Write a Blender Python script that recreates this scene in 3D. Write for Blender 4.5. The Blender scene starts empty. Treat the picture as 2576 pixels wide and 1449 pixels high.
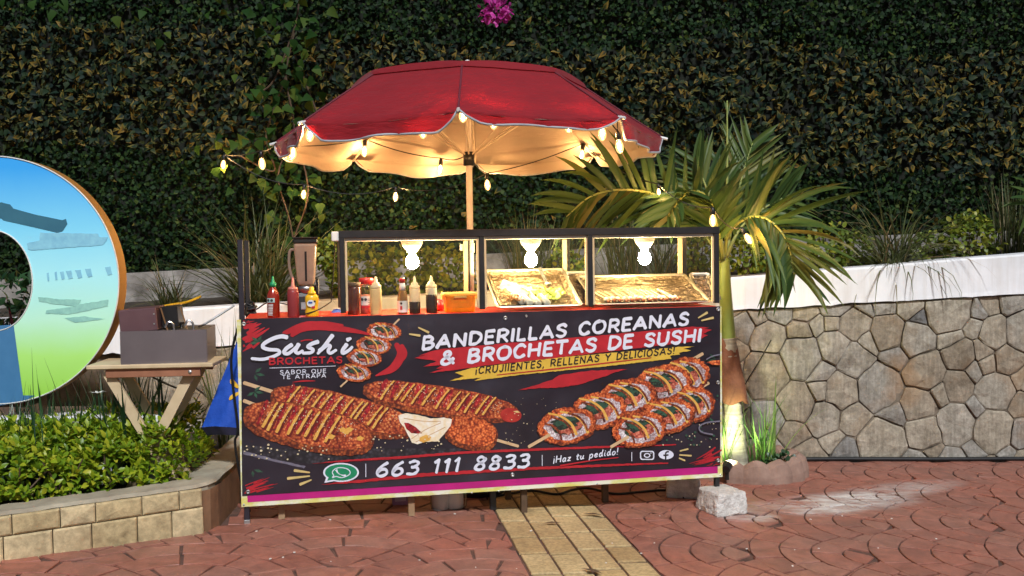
import bpy, math, random
import numpy as np
from mathutils import Vector, Matrix, noise

# ------------------------------------------------------------------ scene, camera, world, sun
sc = bpy.context.scene
COL = sc.collection
R = math.radians
PI = math.pi
random.seed(7)
rng = np.random.default_rng(7)

F = 2524.0                       # focal length in pixels of the 2576 px wide photograph
PITCH, ROLL = R(2.37), R(0.82)
CAM = Vector((0, 0, 1.24))
cf = Vector((0, math.cos(PITCH), -math.sin(PITCH)))
cu0 = Vector((0, math.sin(PITCH), math.cos(PITCH)))
cr0 = Vector((1, 0, 0))
cu = cu0 * math.cos(ROLL) + cr0 * math.sin(ROLL)
cr = cr0 * math.cos(ROLL) - cu0 * math.sin(ROLL)
cam_d = bpy.data.cameras.new('camera')
cam = bpy.data.objects.new('camera', cam_d)
COL.objects.link(cam)
cam.matrix_world = Matrix(((cr.x, cu.x, -cf.x, CAM.x), (cr.y, cu.y, -cf.y, CAM.y), (cr.z, cu.z, -cf.z, CAM.z), (0, 0, 0, 1)))
cam_d.sensor_width = 36
cam_d.lens = 36 * F / 2576
cam_d.clip_end = 200
sc.camera = cam

SUN_EL, SUN_AZ = R(44), R(168)   # azimuth measured from +Y clockwise: behind the camera, a little to the right
world = bpy.data.worlds.new('World')
sc.world = world
world.use_nodes = True
wn = world.node_tree
bg = wn.nodes['Background']
sky = wn.nodes.new('ShaderNodeTexSky')
sky.sky_type = 'NISHITA'
sky.sun_disc = False
sky.sun_elevation = SUN_EL
sky.sun_rotation = SUN_AZ
wn.links.new(sky.outputs[0], bg.inputs[0])
bg.inputs[1].default_value = 0.03

sd = bpy.data.lights.new('sun', 'SUN')
sd.energy = 2.5
sd.angle = R(5)
sd.color = (0.97, 0.985, 1.0)
sun = bpy.data.objects.new('sun', sd)
COL.objects.link(sun)
sdir = Vector((math.sin(SUN_AZ) * math.cos(SUN_EL), math.cos(SUN_AZ) * math.cos(SUN_EL), math.sin(SUN_EL)))
sun.rotation_euler = sdir.to_track_quat('Z', 'Y').to_euler()
sun.location = (1, -4, 6)

sc.view_settings.view_transform = 'Standard'
sc.view_settings.look = 'None'
sc.view_settings.exposure = 0.48
sc.view_settings.gamma = 1.0
sc.view_settings.use_curve_mapping = False
sc.cycles.max_bounces = 8
sc.cycles.transparent_max_bounces = 12
sc.cycles.sample_clamp_indirect = 8
sc.cycles.caustics_reflective = False
sc.cycles.caustics_refractive = False

BULB = 840.0                     # string bulbs
LAMP = 360.0                     # display case lamps


# ------------------------------------------------------------------ placing helpers
def ray(px, py):
    return cf + cr * ((px - 1288) / F) - cu * ((py - 724.5) / F)


def at(px, py, Y):
    d = ray(px, py)
    return CAM + d * (Y / d.y)


def gz(x):
    return -0.035 * (x + 1.2)


def on_ground(px, py):
    d = ray(px, py)
    # z = -0.035*(x+1.2)
    t = (-0.035 * 1.2 - CAM.z - 0.035 * CAM.x) / (d.z + 0.035 * d.x)
    return CAM + d * t


def on_z(px, py, z):
    d = ray(px, py)
    return CAM + d * ((z - CAM.z) / d.z)


def lerp(a, b, t):
    return a + (b - a) * t


def catmull(pts, n=6):
    pts = [Vector(p) for p in pts]
    if len(pts) < 3:
        return [pts[0].lerp(pts[1], i / n) for i in range(n + 1)]
    out = []
    for i in range(len(pts) - 1):
        p0 = pts[i - 1] if i else pts[0] * 2 - pts[1]
        p1, p2 = pts[i], pts[i + 1]
        p3 = pts[i + 2] if i + 2 < len(pts) else p2 * 2 - p1
        for k in range(n):
            t = k / n
            out.append(0.5 * ((2 * p1) + (p2 - p0) * t + (2 * p0 - 5 * p1 + 4 * p2 - p3) * t * t + (3 * p1 - p0 - 3 * p2 + p3) * t ** 3))
    out.append(pts[-1])
    return out


# ------------------------------------------------------------------ mesh helpers
class MB:
    def __init__(self):
        self.v, self.f = [], []

    def add(self, vs, fs):
        b = len(self.v)
        self.v.extend([tuple(p) for p in vs])
        self.f.extend([tuple(b + i for i in f) for f in fs])
        return self

    def box(self, c, s, rot=None, bevel=0.0):
        x, y, z = s[0] / 2, s[1] / 2, s[2] / 2
        if bevel <= 0:
            vs = [Vector((i * x, j * y, k * z)) for i in (-1, 1) for j in (-1, 1) for k in (-1, 1)]
            fs = [(0, 1, 3, 2), (4, 6, 7, 5), (0, 4, 5, 1), (2, 3, 7, 6), (0, 2, 6, 4), (1, 5, 7, 3)]
        else:
            b = min(bevel, x * .9, y * .9, z * .9)
            vs, fs = [], []
            # chamfered box: 24 verts
            idx = {}
            for i in (-1, 1):
                for j in (-1, 1):
                    for k in (-1, 1):
                        for a in range(3):
                            p = [i * (x - b), j * (y - b), k * (z - b)]
                            p[a] = (i * x, j * y, k * z)[a]
                            idx[(i, j, k, a)] = len(vs)
                            vs.append(Vector(p))
            for a in range(3):
                o = [q for q in range(3) if q != a]
                for s_ in (-1, 1):
                    ring = []
                    for (m, n) in ((-1, -1), (1, -1), (1, 1), (-1, 1)):
                        key = [0, 0, 0]
                        key[a] = s_; key[o[0]] = m; key[o[1]] = n
                        ring.append(idx[(*key, a)])
                    if (s_ > 0) == (a == 1):
                        ring.reverse()
                    fs.append(tuple(ring))
            for a in range(3):          # edges along axis a
                o = [q for q in range(3) if q != a]
                for m in (-1, 1):
                    for n in (-1, 1):
                        k1 = [0, 0, 0]; k1[o[0]] = m; k1[o[1]] = n
                        ka = list(k1); ka[a] = -1
                        kb = list(k1); kb[a] = 1
                        q = [idx[(*ka, o[0])], idx[(*kb, o[0])], idx[(*kb, o[1])], idx[(*ka, o[1])]]
                        fs.append(tuple(q))
            for i in (-1, 1):
                for j in (-1, 1):
                    for k in (-1, 1):
                        fs.append((idx[(i, j, k, 0)], idx[(i, j, k, 1)], idx[(i, j, k, 2)]))
        c = Vector(c)
        if rot is not None:
            vs = [rot @ p for p in vs]
        return self.add([p + c for p in vs], fs)

    def bar(self, p0, p1, w, d, up=(0, 0, 1)):
        p0, p1 = Vector(p0), Vector(p1)
        t = (p1 - p0)
        L = t.length
        t.normalize()
        s = t.cross(Vector(up))
        if s.length < 1e-4:
            s = t.cross(Vector((0, 1, 0)))
        s.normalize()
        u = s.cross(t)
        m = Matrix((s, t, u)).transposed()
        return self.box((p0 + p1) / 2, (w, L, d), m)

    def tube(self, path, r, n=8, cap=True):
        path = [Vector(p) for p in path]
        N = len(path)
        rs = r if isinstance(r, (list, tuple)) else [r] * N
        t0 = (path[1] - path[0]).normalized()
        ref = Vector((0, 0, 1)) if abs(t0.z) < .9 else Vector((1, 0, 0))
        s = t0.cross(ref).normalized()
        vs, fs = [], []
        for i, p in enumerate(path):
            t = (path[min(i + 1, N - 1)] - path[max(i - 1, 0)]).normalized()
            s = (s - t * s.dot(t))
            s.normalize()
            u = t.cross(s)
            for k in range(n):
                a = 2 * PI * k / n
                vs.append(p + (s * math.cos(a) + u * math.sin(a)) * rs[i])
        for i in range(N - 1):
            for k in range(n):
                a, b = i * n + k, i * n + (k + 1) % n
                fs.append((a, b, b + n, a + n))
        if cap:
            fs.append(tuple(range(n - 1, -1, -1)))
            fs.append(tuple((N - 1) * n + k for k in range(n)))
        return self.add(vs, fs)

    def lathe(self, prof, n=20, c=(0, 0, 0), sx=1, sy=1, rot=None):
        vs, fs = [], []
        c = Vector(c)
        for r, z in prof:
            for k in range(n):
                a = 2 * PI * k / n
                p = Vector((r * math.cos(a) * sx, r * math.sin(a) * sy, z))
                if rot is not None:
                    p = rot @ p
                vs.append(p + c)
        for i in range(len(prof) - 1):
            for k in range(n):
                a, b = i * n + k, i * n + (k + 1) % n
                fs.append((a, b, b + n, a + n))
        fs.append(tuple(range(n - 1, -1, -1)))
        fs.append(tuple((len(prof) - 1) * n + k for k in range(n)))
        return self.add(vs, fs)

    def grid(self, fn, nu, nv):
        vs = [fn(i / nu, j / nv) for j in range(nv + 1) for i in range(nu + 1)]
        fs = [(j * (nu + 1) + i, j * (nu + 1) + i + 1, (j + 1) * (nu + 1) + i + 1, (j + 1) * (nu + 1) + i) for j in range(nv) for i in range(nu)]
        return self.add(vs, fs)

    def build(self, name, m, parent=None, smooth=False, loc=None, kind=None):
        me = bpy.data.meshes.new(name)
        me.from_pydata(self.v, [], self.f)
        me.materials.append(m)
        if smooth:
            me.polygons.foreach_set('use_smooth', [True] * len(me.polygons))
        me.update()
        o = bpy.data.objects.new(name, me)
        COL.objects.link(o)
        if parent is not None:
            o.parent = parent
        if loc is not None:
            o.location = loc
        if kind:
            o['kind'] = kind
        return o


def np_mesh(name, V, T, m, parent=None, smooth=False, attrs=None, kind=None):
    """vertices (N,3), faces (M,k) with k = 3 or 4."""
    me = bpy.data.meshes.new(name)
    V = np.asarray(V, dtype=np.float32)
    T = np.asarray(T, dtype=np.int32)
    k = T.shape[1]
    me.vertices.add(len(V))
    me.vertices.foreach_set('co', V.ravel())
    me.loops.add(T.size)
    me.loops.foreach_set('vertex_index', T.ravel())
    me.polygons.add(len(T))
    me.polygons.foreach_set('loop_start', np.arange(0, T.size, k, dtype=np.int32))
    me.polygons.foreach_set('loop_total', np.full(len(T), k, dtype=np.int32))
    if smooth:
        me.polygons.foreach_set('use_smooth', np.ones(len(T), dtype=bool))
    me.update(calc_edges=True)
    for an, av in (attrs or {}).items():
        a = me.attributes.new(an, 'FLOAT', 'POINT')
        a.data.foreach_set('value', np.asarray(av, dtype=np.float32))
    me.materials.append(m)
    o = bpy.data.objects.new(name, me)
    COL.objects.link(o)
    if parent is not None:
        o.parent = parent
    if kind:
        o['kind'] = kind
    return o


def tag(o, label, cat, group=None):
    o['label'] = label
    o['category'] = cat
    if group:
        o['group'] = group
    return o


def thing(name, label, cat, loc=(0, 0, 0), rotz=0.0, group=None):
    o = bpy.data.objects.new(name, None)
    o.empty_display_size = 0.05
    COL.objects.link(o)
    o.location = loc
    o.rotation_euler = (0, 0, rotz)
    return tag(o, label, cat, group)


def structure(o):
    o['kind'] = 'structure'
    return o


# ------------------------------------------------------------------ materials
def new_mat(name):
    m = bpy.data.materials.new(name)
    m.use_nodes = True
    nt = m.node_tree
    p = nt.nodes['Principled BSDF']
    return m, nt, p


def ramp(nt, stops, fac):
    r = nt.nodes.new('ShaderNodeValToRGB')
    els = r.color_ramp.elements
    while len(els) > 1:
        els.remove(els[-1])
    els[0].position = stops[0][0]
    els[0].color = (*stops[0][1], 1)
    for pos, c in stops[1:]:
        e = els.new(pos)
        e.color = (*c, 1)
    nt.links.new(fac, r.inputs[0])
    return r.outputs[0]


def coords(nt, kind='Object', scale=None):
    tc = nt.nodes.new('ShaderNodeTexCoord')
    out = tc.outputs[kind]
    if scale:
        mp = nt.nodes.new('ShaderNodeMapping')
        mp.inputs['Scale'].default_value = scale
        nt.links.new(out, mp.inputs[0])
        out = mp.outputs[0]
    return out


def world_pos(nt, scale=None):
    g = nt.nodes.new('ShaderNodeNewGeometry')
    out = g.outputs['Position']
    if scale:
        mp = nt.nodes.new('ShaderNodeMapping')
        mp.inputs['Scale'].default_value = scale
        nt.links.new(out, mp.inputs[0])
        out = mp.outputs[0]
    return out


def tex_noise(nt, vec, scale, detail=5, rough=.6):
    n = nt.nodes.new('ShaderNodeTexNoise')
    n.inputs['Scale'].default_value = scale
    n.inputs['Detail'].default_value = detail
    n.inputs['Roughness'].default_value = rough
    nt.links.new(vec, n.inputs['Vector'])
    return n.outputs[0]


def tex_voro(nt, vec, scale, feature='F1', out=0):
    n = nt.nodes.new('ShaderNodeTexVoronoi')
    n.feature = feature
    n.inputs['Scale'].default_value = scale
    nt.links.new(vec, n.inputs['Vector'])
    return n.outputs[out]


def math_node(nt, op, a, b=None, clamp=False):
    n = nt.nodes.new('ShaderNodeMath')
    n.operation = op
    n.use_clamp = clamp
    for i, x in enumerate((a, b)):
        if x is None:
            continue
        if isinstance(x, (int, float)):
            n.inputs[i].default_value = x
        else:
            nt.links.new(x, n.inputs[i])
    return n.outputs[0]


def mix_col(nt, fac, a, b, mode='MIX'):
    n = nt.nodes.new('ShaderNodeMix')
    n.data_type = 'RGBA'
    n.blend_type = mode
    for s, x in ((n.inputs[0], fac), (n.inputs[6], a), (n.inputs[7], b)):
        if isinstance(x, (int, float)):
            s.default_value = x
        elif isinstance(x, tuple):
            s.default_value = (*x, 1)
        else:
            nt.links.new(x, s)
    return n.outputs[2]


def bump(nt, p, h, strength=.3, dist=.01):
    b = nt.nodes.new('ShaderNodeBump')
    b.inputs['Strength'].default_value = strength
    b.inputs['Distance'].default_value = dist
    nt.links.new(h, b.inputs['Height'])
    nt.links.new(b.outputs[0], p.inputs['Normal'])


def simple(name, c1, c2=None, scale=8, rough=.5, metal=0, bmp=0, bscale=None, spec=.5, coat=0, bdist=.005, pos=.5):
    m, nt, p = new_mat(name)
    c2 = c2 or tuple(x * .75 for x in c1)
    v = coords(nt)
    n = tex_noise(nt, v, scale)
    col = ramp(nt, [(.32, c2), (.68, c1)], n)
    nt.links.new(col, p.inputs['Base Color'])
    p.inputs['Roughness'].default_value = rough
    p.inputs['Metallic'].default_value = metal
    p.inputs['Specular IOR Level'].default_value = spec
    p.inputs['Coat Weight'].default_value = coat
    if bmp:
        h = tex_noise(nt, v, bscale or scale * 3, 6)
        bump(nt, p, h, bmp, bdist)
    return m


def emit(name, col, s):
    m, nt, p = new_mat(name)
    p.inputs['Base Color'].default_value = (*col, 1)
    p.inputs['Emission Color'].default_value = (*col, 1)
    p.inputs['Emission Strength'].default_value = s
    return m


def leaf_mat(name, stops, tip=None, transl=.3, rough=.45, spec=.4):
    """leaf colour by the leaf's own random value, edge colour by its 'tip' attribute."""
    m, nt, p = new_mat(name)
    a = nt.nodes.new('ShaderNodeAttribute')
    a.attribute_name = 'rnd'
    oi = nt.nodes.new('ShaderNodeObjectInfo')
    s = math_node(nt, 'ADD', a.outputs['Fac'], oi.outputs['Random'])
    fr = math_node(nt, 'FRACT', s)
    col = ramp(nt, stops, fr)
    if tip:
        t = nt.nodes.new('ShaderNodeAttribute')
        t.attribute_name = 'tip'
        r2 = math_node(nt, 'FRACT', math_node(nt, 'MULTIPLY', s, 7.31))
        th = math_node(nt, 'MULTIPLY', r2, .9)
        f = math_node(nt, 'MULTIPLY', math_node(nt, 'SUBTRACT', t.outputs['Fac'], th), 2.2, True)
        tc = ramp(nt, tip, r2)
        col = mix_col(nt, f, col, tc)
    nt.links.new(col, p.inputs['Base Color'])
    p.inputs['Roughness'].default_value = rough
    p.inputs['Specular IOR Level'].default_value = spec
    tr = nt.nodes.new('ShaderNodeBsdfTranslucent')
    nt.links.new(col, tr.inputs[0])
    mx = nt.nodes.new('ShaderNodeMixShader')
    mx.inputs[0].default_value = transl
    nt.links.new(p.outputs[0], mx.inputs[1])
    nt.links.new(tr.outputs[0], mx.inputs[2])
    nt.links.new(mx.outputs[0], nt.nodes['Material Output'].inputs[0])
    return m


def glass_mat(name, tint=(1, 1, 1), refl=.07, rough=.02):
    m, nt, p = new_mat(name)
    t = nt.nodes.new('ShaderNodeBsdfTransparent')
    t.inputs[0].default_value = (*tint, 1)
    g = nt.nodes.new('ShaderNodeBsdfGlossy')
    g.inputs['Roughness'].default_value = rough
    lw = nt.nodes.new('ShaderNodeLayerWeight')
    lw.inputs[0].default_value = .25
    f = math_node(nt, 'ADD', math_node(nt, 'MULTIPLY', lw.outputs['Fresnel'], .6), refl * .5, True)
    mx = nt.nodes.new('ShaderNodeMixShader')
    nt.links.new(f, mx.inputs[0])
    nt.links.new(t.outputs[0], mx.inputs[1])
    nt.links.new(g.outputs[0], mx.inputs[2])
    nt.links.new(mx.outputs[0], nt.nodes['Material Output'].inputs[0])
    return m


def translucent_plastic(name, c, tr=.35, rough=.35):
    m, nt, p = new_mat(name)
    v = coords(nt)
    n = tex_noise(nt, v, 30)
    col = ramp(nt, [(.3, tuple(x * .85 for x in c)), (.7, c)], n)
    nt.links.new(col, p.inputs['Base Color'])
    p.inputs['Roughness'].default_value = rough
    t = nt.nodes.new('ShaderNodeBsdfTranslucent')
    nt.links.new(col, t.inputs[0])
    mx = nt.nodes.new('ShaderNodeMixShader')
    mx.inputs[0].default_value = tr
    nt.links.new(p.outputs[0], mx.inputs[1])
    nt.links.new(t.outputs[0], mx.inputs[2])
    nt.links.new(mx.outputs[0], nt.nodes['Material Output'].inputs[0])
    return m


M = {}
# stamped concrete, tinted red, each stone a little different, worn by grey dirt
def paver_mat():
    m, nt, p = new_mat('stamped_concrete')
    w = world_pos(nt)
    oi = nt.nodes.new('ShaderNodeObjectInfo')
    n1 = tex_noise(nt, w, 2.2, 6, .65)
    n2 = tex_noise(nt, w, 14, 6, .7)
    n3 = tex_noise(nt, w, 70, 4, .7)
    base = ramp(nt, [(.0, (.38, .115, .072)), (.5, (.48, .145, .092)), (1., (.50, .20, .135))], oi.outputs['Random'])
    grime = ramp(nt, [(.38, (.21, .155, .13)), (.66, (.37, .16, .115))], n1)
    col = mix_col(nt, .52, base, grime)
    fine = ramp(nt, [(.35, (.55, .5, .48)), (.6, (1, 1, 1))], n2)
    col = mix_col(nt, .75, col, fine, 'MULTIPLY')
    speck = ramp(nt, [(.35, (.7, .7, .7)), (.6, (1, 1, 1))], n3)
    col = mix_col(nt, .6, col, speck, 'MULTIPLY')
    # spilt stone dust: a smear to the right of the stall
    sep = nt.nodes.new('ShaderNodeSeparateXYZ')
    nt.links.new(w, sep.inputs[0])
    total = None
    for (cx, cy, rx, ry, ang, amt) in DUST:
        ca, sa = math.cos(ang), math.sin(ang)
        dx = math_node(nt, 'SUBTRACT', sep.outputs[0], cx)
        dy = math_node(nt, 'SUBTRACT', sep.outputs[1], cy)
        u = math_node(nt, 'ADD', math_node(nt, 'MULTIPLY', dx, ca / rx), math_node(nt, 'MULTIPLY', dy, sa / rx))
        q = math_node(nt, 'ADD', math_node(nt, 'MULTIPLY', dx, -sa / ry), math_node(nt, 'MULTIPLY', dy, ca / ry))
        d2 = math_node(nt, 'ADD', math_node(nt, 'MULTIPLY', u, u), math_node(nt, 'MULTIPLY', q, q))
        g = math_node(nt, 'MULTIPLY', math_node(nt, 'SUBTRACT', 1.0, d2, True), amt)
        total = g if total is None else math_node(nt, 'ADD', total, g)
    dn = tex_noise(nt, world_pos(nt, (3, 9, 3)), 2.6, 7, .75)
    dm = math_node(nt, 'MULTIPLY', total, math_node(nt, 'MULTIPLY', math_node(nt, 'SUBTRACT', dn, .36), 3.2, True), True)
    col = mix_col(nt, dm, col, (.62, .60, .57))
    nt.links.new(col, p.inputs['Base Color'])
    rr = ramp(nt, [(.3, (.38, .38, .38)), (.7, (.62, .62, .62))], n2)
    nt.links.new(rr, p.inputs['Roughness'])
    h = math_node(nt, 'ADD', math_node(nt, 'MULTIPLY', n2, 1.0), math_node(nt, 'MULTIPLY', n3, .35))
    bump(nt, p, h, .35, .008)
    return m


DUST = []
for (a, b, rx, ry, ang, amt) in ((2130, 1262, .45, .20, .25, 1.3), (2060, 1285, .26, .12, .2, 1.0), (2250, 1235, .6, .16, .5, .8), (1880, 1300, .18, .12, 0, 1.0), (1905, 1275, .2, .12, .3, .4)):
    g_ = on_ground(a, b)
    DUST.append((g_.x, g_.y, rx, ry, ang, amt))
M['paver'] = paver_mat()
M['joint'] = simple('joint_dirt', (.15, .075, .055), (.05, .03, .024), 14, .9, bmp=.3)


def yellow_tile_mat():
    m, nt, p = new_mat('yellow_concrete')
    w = world_pos(nt)
    oi = nt.nodes.new('ShaderNodeObjectInfo')
    base = ramp(nt, [(0, (.54, .38, .18)), (1, (.72, .56, .30))], oi.outputs['Random'])
    n1 = tex_noise(nt, w, 3, 6, .7)
    n2 = tex_noise(nt, w, 60, 4, .7)
    col = mix_col(nt, .7, base, ramp(nt, [(.35, (.55, .52, .48)), (.65, (1, 1, 1))], n1), 'MULTIPLY')
    col = mix_col(nt, .7, col, ramp(nt, [(.38, (.5, .48, .45)), (.6, (1, 1, 1))], n2), 'MULTIPLY')
    nt.links.new(col, p.inputs['Base Color'])
    p.inputs['Roughness'].default_value = .7
    bump(nt, p, n2, .5, .006)
    return m


M['ytile'] = yellow_tile_mat()


def stone_mat(name, stops, streak=True, bs=.6):
    m, nt, p = new_mat(name)
    oi = nt.nodes.new('ShaderNodeObjectInfo')
    base = ramp(nt, stops, oi.outputs['Random'])
    w = world_pos(nt)
    n1 = tex_noise(nt, w, 7, 7, .7)
    n2 = tex_noise(nt, w, 45, 5, .7)
    col = mix_col(nt, .75, base, ramp(nt, [(.32, (.5, .45, .38)), (.5, (.9, .88, .84)), (.7, (1.25, 1.2, 1.15))], n1), 'MULTIPLY')
    col = mix_col(nt, .6, col, ramp(nt, [(.35, (.55, .55, .55)), (.62, (1.1, 1.1, 1.1))], n2), 'MULTIPLY')
    if streak:
        n3 = tex_noise(nt, world_pos(nt, (22, 22, 1.6)), 2.2, 5, .6)
        col = mix_col(nt, .5, col, ramp(nt, [(.4, (.62, .6, .55)), (.62, (1.12, 1.12, 1.12))], n3), 'MULTIPLY')
    n5 = tex_voro(nt, w, 26)
    col = mix_col(nt, .4, col, ramp(nt, [(.1, (.75, .74, .72)), (.5, (1.08, 1.08, 1.08))], n5), 'MULTIPLY')
    n4 = tex_noise(nt, w, 3.1, 3, .5)
    col = mix_col(nt, math_node(nt, 'MULTIPLY', math_node(nt, 'SUBTRACT', n4, .56), 3.5, True), col, (.30, .17, .075))
    nt.links.new(col, p.inputs['Base Color'])
    p.inputs['Roughness'].default_value = .85
    h = math_node(nt, 'ADD', n1, math_node(nt, 'MULTIPLY', n2, .5))
    bump(nt, p, h, bs, .015)
    return m


M['wallstone'] = stone_mat('field_stone', [(0, (.30, .25, .19)), (.3, (.37, .32, .25)), (.55, (.41, .37, .30)), (.8, (.35, .33, .295)), (.92, (.32, .31, .29)), (.97, (.19, .19, .19)), (1, (.17, .175, .185))])
M['mortar'] = simple('dark_mortar', (.24, .19, .14), (.03, .022, .015), 7, .95, bmp=.6)
M['block'] = stone_mat('cream_block', [(0, (.50, .40, .22)), (1, (.60, .50, .31))], False, .4)
M['blockgrout'] = simple('block_grout', (.20, .09, .06), (.06, .045, .03), 30, .95)
M['curbtop'] = simple('rough_concrete', (.40, .36, .27), (.27, .23, .17), 9, .9, bmp=.6, bscale=40)
M['curbside'] = simple('brown_shaded_concrete', (.30, .17, .09), (.16, .085, .045), 6, .9, bmp=.5, bscale=30)  # brown tone includes the shade on the planter's side face


def plaster_mat():
    m, nt, p = new_mat('white_plaster')
    w = world_pos(nt)
    n1 = tex_noise(nt, w, 2.5, 6, .65)
    n2 = tex_noise(nt, world_pos(nt, (14, 14, 1)), 2, 5, .6)
    col = ramp(nt, [(.3, (.68, .685, .70)), (.6, (.80, .81, .84))], n1)
    col = mix_col(nt, .28, col, ramp(nt, [(.36, (.72, .66, .58)), (.55, (1, 1, 1))], n2), 'MULTIPLY')
    nt.links.new(col, p.inputs['Base Color'])
    p.inputs['Roughness'].default_value = .75
    bump(nt, p, tex_noise(nt, w, 30, 5), .25, .006)
    return m


M['plaster'] = plaster_mat()
M['oldwall'] = simple('weathered_plaster', (.36, .34, .32), (.09, .08, .07), 6, .9, bmp=.4)
M['soil'] = simple('dark_soil', (.06, .045, .03), (.02, .015, .01), 18, .95, bmp=.8, bscale=40, bdist=.02)
M['black'] = simple('black_painted_steel', (.018, .017, .02), (.010, .010, .011), 25, .42, bmp=.25, bscale=60, bdist=.002)
M['purple_lit_black'] = simple('purple_lit_steel', (.022, .018, .028), None, 20, .45)  # black post steel with purple light put into its colour
M['redtop'] = simple('red_laminate', (.62, .035, .02), (.50, .025, .015), 6, .4)
M['wood'] = simple('plain_wood', (.40, .27, .15), (.27, .16, .085), 9, .65, bmp=.2)
M['pinewood'] = simple('raw_pine', (.66, .52, .33), (.50, .37, .21), 7, .6, bmp=.2)
M['darkwood'] = simple('dark_wood', (.13, .075, .04), (.07, .04, .02), 12, .7, bmp=.3)
M['redwood'] = simple('reddish_board', (.36, .15, .08), (.25, .10, .05), 10, .6, bmp=.2)
M['steel'] = simple('stainless', (.55, .54, .54), (.38, .37, .37), 4, .32, metal=1, bmp=.05, bscale=12)
M['zinc'] = simple('galvanised', (.62, .63, .62), (.45, .45, .45), 20, .4, metal=1)
M['whiteplastic'] = simple('white_plastic', (.80, .79, .76), None, 10, .4)
M['porcelain'] = simple('porcelain', (.85, .83, .78), (.8, .78, .72), 10, .3)
M['blackplastic'] = simple('black_plastic', (.015, .015, .016), (.008, .008, .008), 10, .35)
M['rubber'] = simple('black_rubber', (.012, .012, .013), (.006, .006, .006), 30, .55)
M['glass'] = glass_mat('clear_glass', (.97, .985, .97), .06)
M['granite'] = simple('rough_granite', (.74, .71, .67), (.50, .47, .43), 22, .9, bmp=.9, bscale=55, bdist=.02)
M['lampwhite'] = emit('lit_lamp', (1.0, .74, .36), LAMP)
M['bulb'] = emit('lit_filament', (1.0, .62, .30), BULB)


def bulb_glass():
    m, nt, p = new_mat('lit_bulb_glass')
    t = nt.nodes.new('ShaderNodeBsdfTransparent')
    t.inputs[0].default_value = (1, .86, .62, 1)
    g = nt.nodes.new('ShaderNodeBsdfGlossy')
    g.inputs['Roughness'].default_value = .08
    e = nt.nodes.new('ShaderNodeEmission')
    e.inputs[0].default_value = (1, .60, .22, 1)
    e.inputs[1].default_value = .9
    lw = nt.nodes.new('ShaderNodeLayerWeight')
    lw.inputs[0].default_value = .35
    a = nt.nodes.new('ShaderNodeMixShader')
    nt.links.new(lw.outputs['Facing'], a.inputs[0])
    nt.links.new(t.outputs[0], a.inputs[1])
    nt.links.new(g.outputs[0], a.inputs[2])
    b = nt.nodes.new('ShaderNodeAddShader')
    nt.links.new(a.outputs[0], b.inputs[0])
    nt.links.new(e.outputs[0], b.inputs[1])
    nt.links.new(b.outputs[0], nt.nodes['Material Output'].inputs[0])
    return m


M['bulb_glass'] = bulb_glass()
M['palepole'] = simple('painted_pole', (.80, .74, .72), (.70, .64, .62), 10, .45)
M['tray'] = simple('aluminium_tray', (.80, .78, .72), (.66, .63, .58), 10, .3, metal=1)


def foil_mat():
    m, nt, p = new_mat('crumpled_foil')
    v = coords(nt)
    p.inputs['Base Color'].default_value = (.17, .122, .078, 1)
    p.inputs['Metallic'].default_value = 1
    p.inputs['Roughness'].default_value = .3
    a = tex_noise(nt, coords(nt, 'Object', (3, 10, 6)), 3, 6, .7)
    b_ = tex_voro(nt, v, 40)
    bump(nt, p, math_node(nt, 'ADD', a, math_node(nt, 'MULTIPLY', b_, .25)), 1.0, .02)
    return m


M['foil'] = foil_mat()


def fabric(name, c1, c2, tr):
    m, nt, p = new_mat(name)
    v = coords(nt)
    n = tex_noise(nt, v, 5, 6, .6)
    col = ramp(nt, [(.3, c2), (.7, c1)], n)
    nt.links.new(col, p.inputs['Base Color'])
    p.inputs['Roughness'].default_value = .75
    p.inputs['Sheen Weight'].default_value = .15
    w1 = tex_noise(nt, coords(nt, 'Object', (2, 2, 9)), 3, 4, .6)
    bump(nt, p, math_node(nt, 'ADD', w1, math_node(nt, 'MULTIPLY', tex_noise(nt, v, 60), .06)), .5, .03)
    t = nt.nodes.new('ShaderNodeBsdfTranslucent')
    nt.links.new(col, t.inputs[0])
    mx = nt.nodes.new('ShaderNodeMixShader')
    mx.inputs[0].default_value = tr
    nt.links.new(p.outputs[0], mx.inputs[1])
    nt.links.new(t.outputs[0], mx.inputs[2])
    nt.links.new(mx.outputs[0], nt.nodes['Material Output'].inputs[0])
    return m


M['redfabric'] = fabric('red_canopy_fabric', (.36, .009, .020), (.29, .007, .016), .36)
M['lining'] = fabric('cream_lining', (.56, .47, .39), (.47, .39, .31), .30)
M['piping'] = simple('grey_piping', (.42, .44, .48), None, 20, .7)
M['bluecloth'] = simple('blue_fabric', (.012, .085, .50), (.008, .06, .38), 8, .7, bmp=.4, bscale=14, bdist=.02)
M['yellowprint'] = simple('yellow_print', (.85, .48, .02), None, 8, .6)

# ================================================================== SETTING
def pw(x, pts):
    if x <= pts[0][0]:
        a, b = pts[0], pts[1]
    elif x >= pts[-1][0]:
        a, b = pts[-2], pts[-1]
    else:
        for a, b in zip(pts, pts[1:]):
            if x <= b[0]:
                break
    return a[1] + (b[1] - a[1]) * (x - a[0]) / (b[0] - a[0])


def wallY(x):
    return pw(x, [(-4.5, 5.85), (-1.7, 6.0), (1.5, 6.12), (3.2, 6.29), (5, 6.5)])


def capTop(x):
    return pw(x, [(-1.71, .908), (1.34, 1.033), (3.24, 1.151)])


def capBot(x):
    return pw(x, [(-1.72, .669), (1.34, .832), (3.24, .897)])


def backTop(x):
    return pw(x, [(-2.75, 1.086), (1.6, 1.255), (3.6, 1.30)])


BACKY = 7.2

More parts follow.
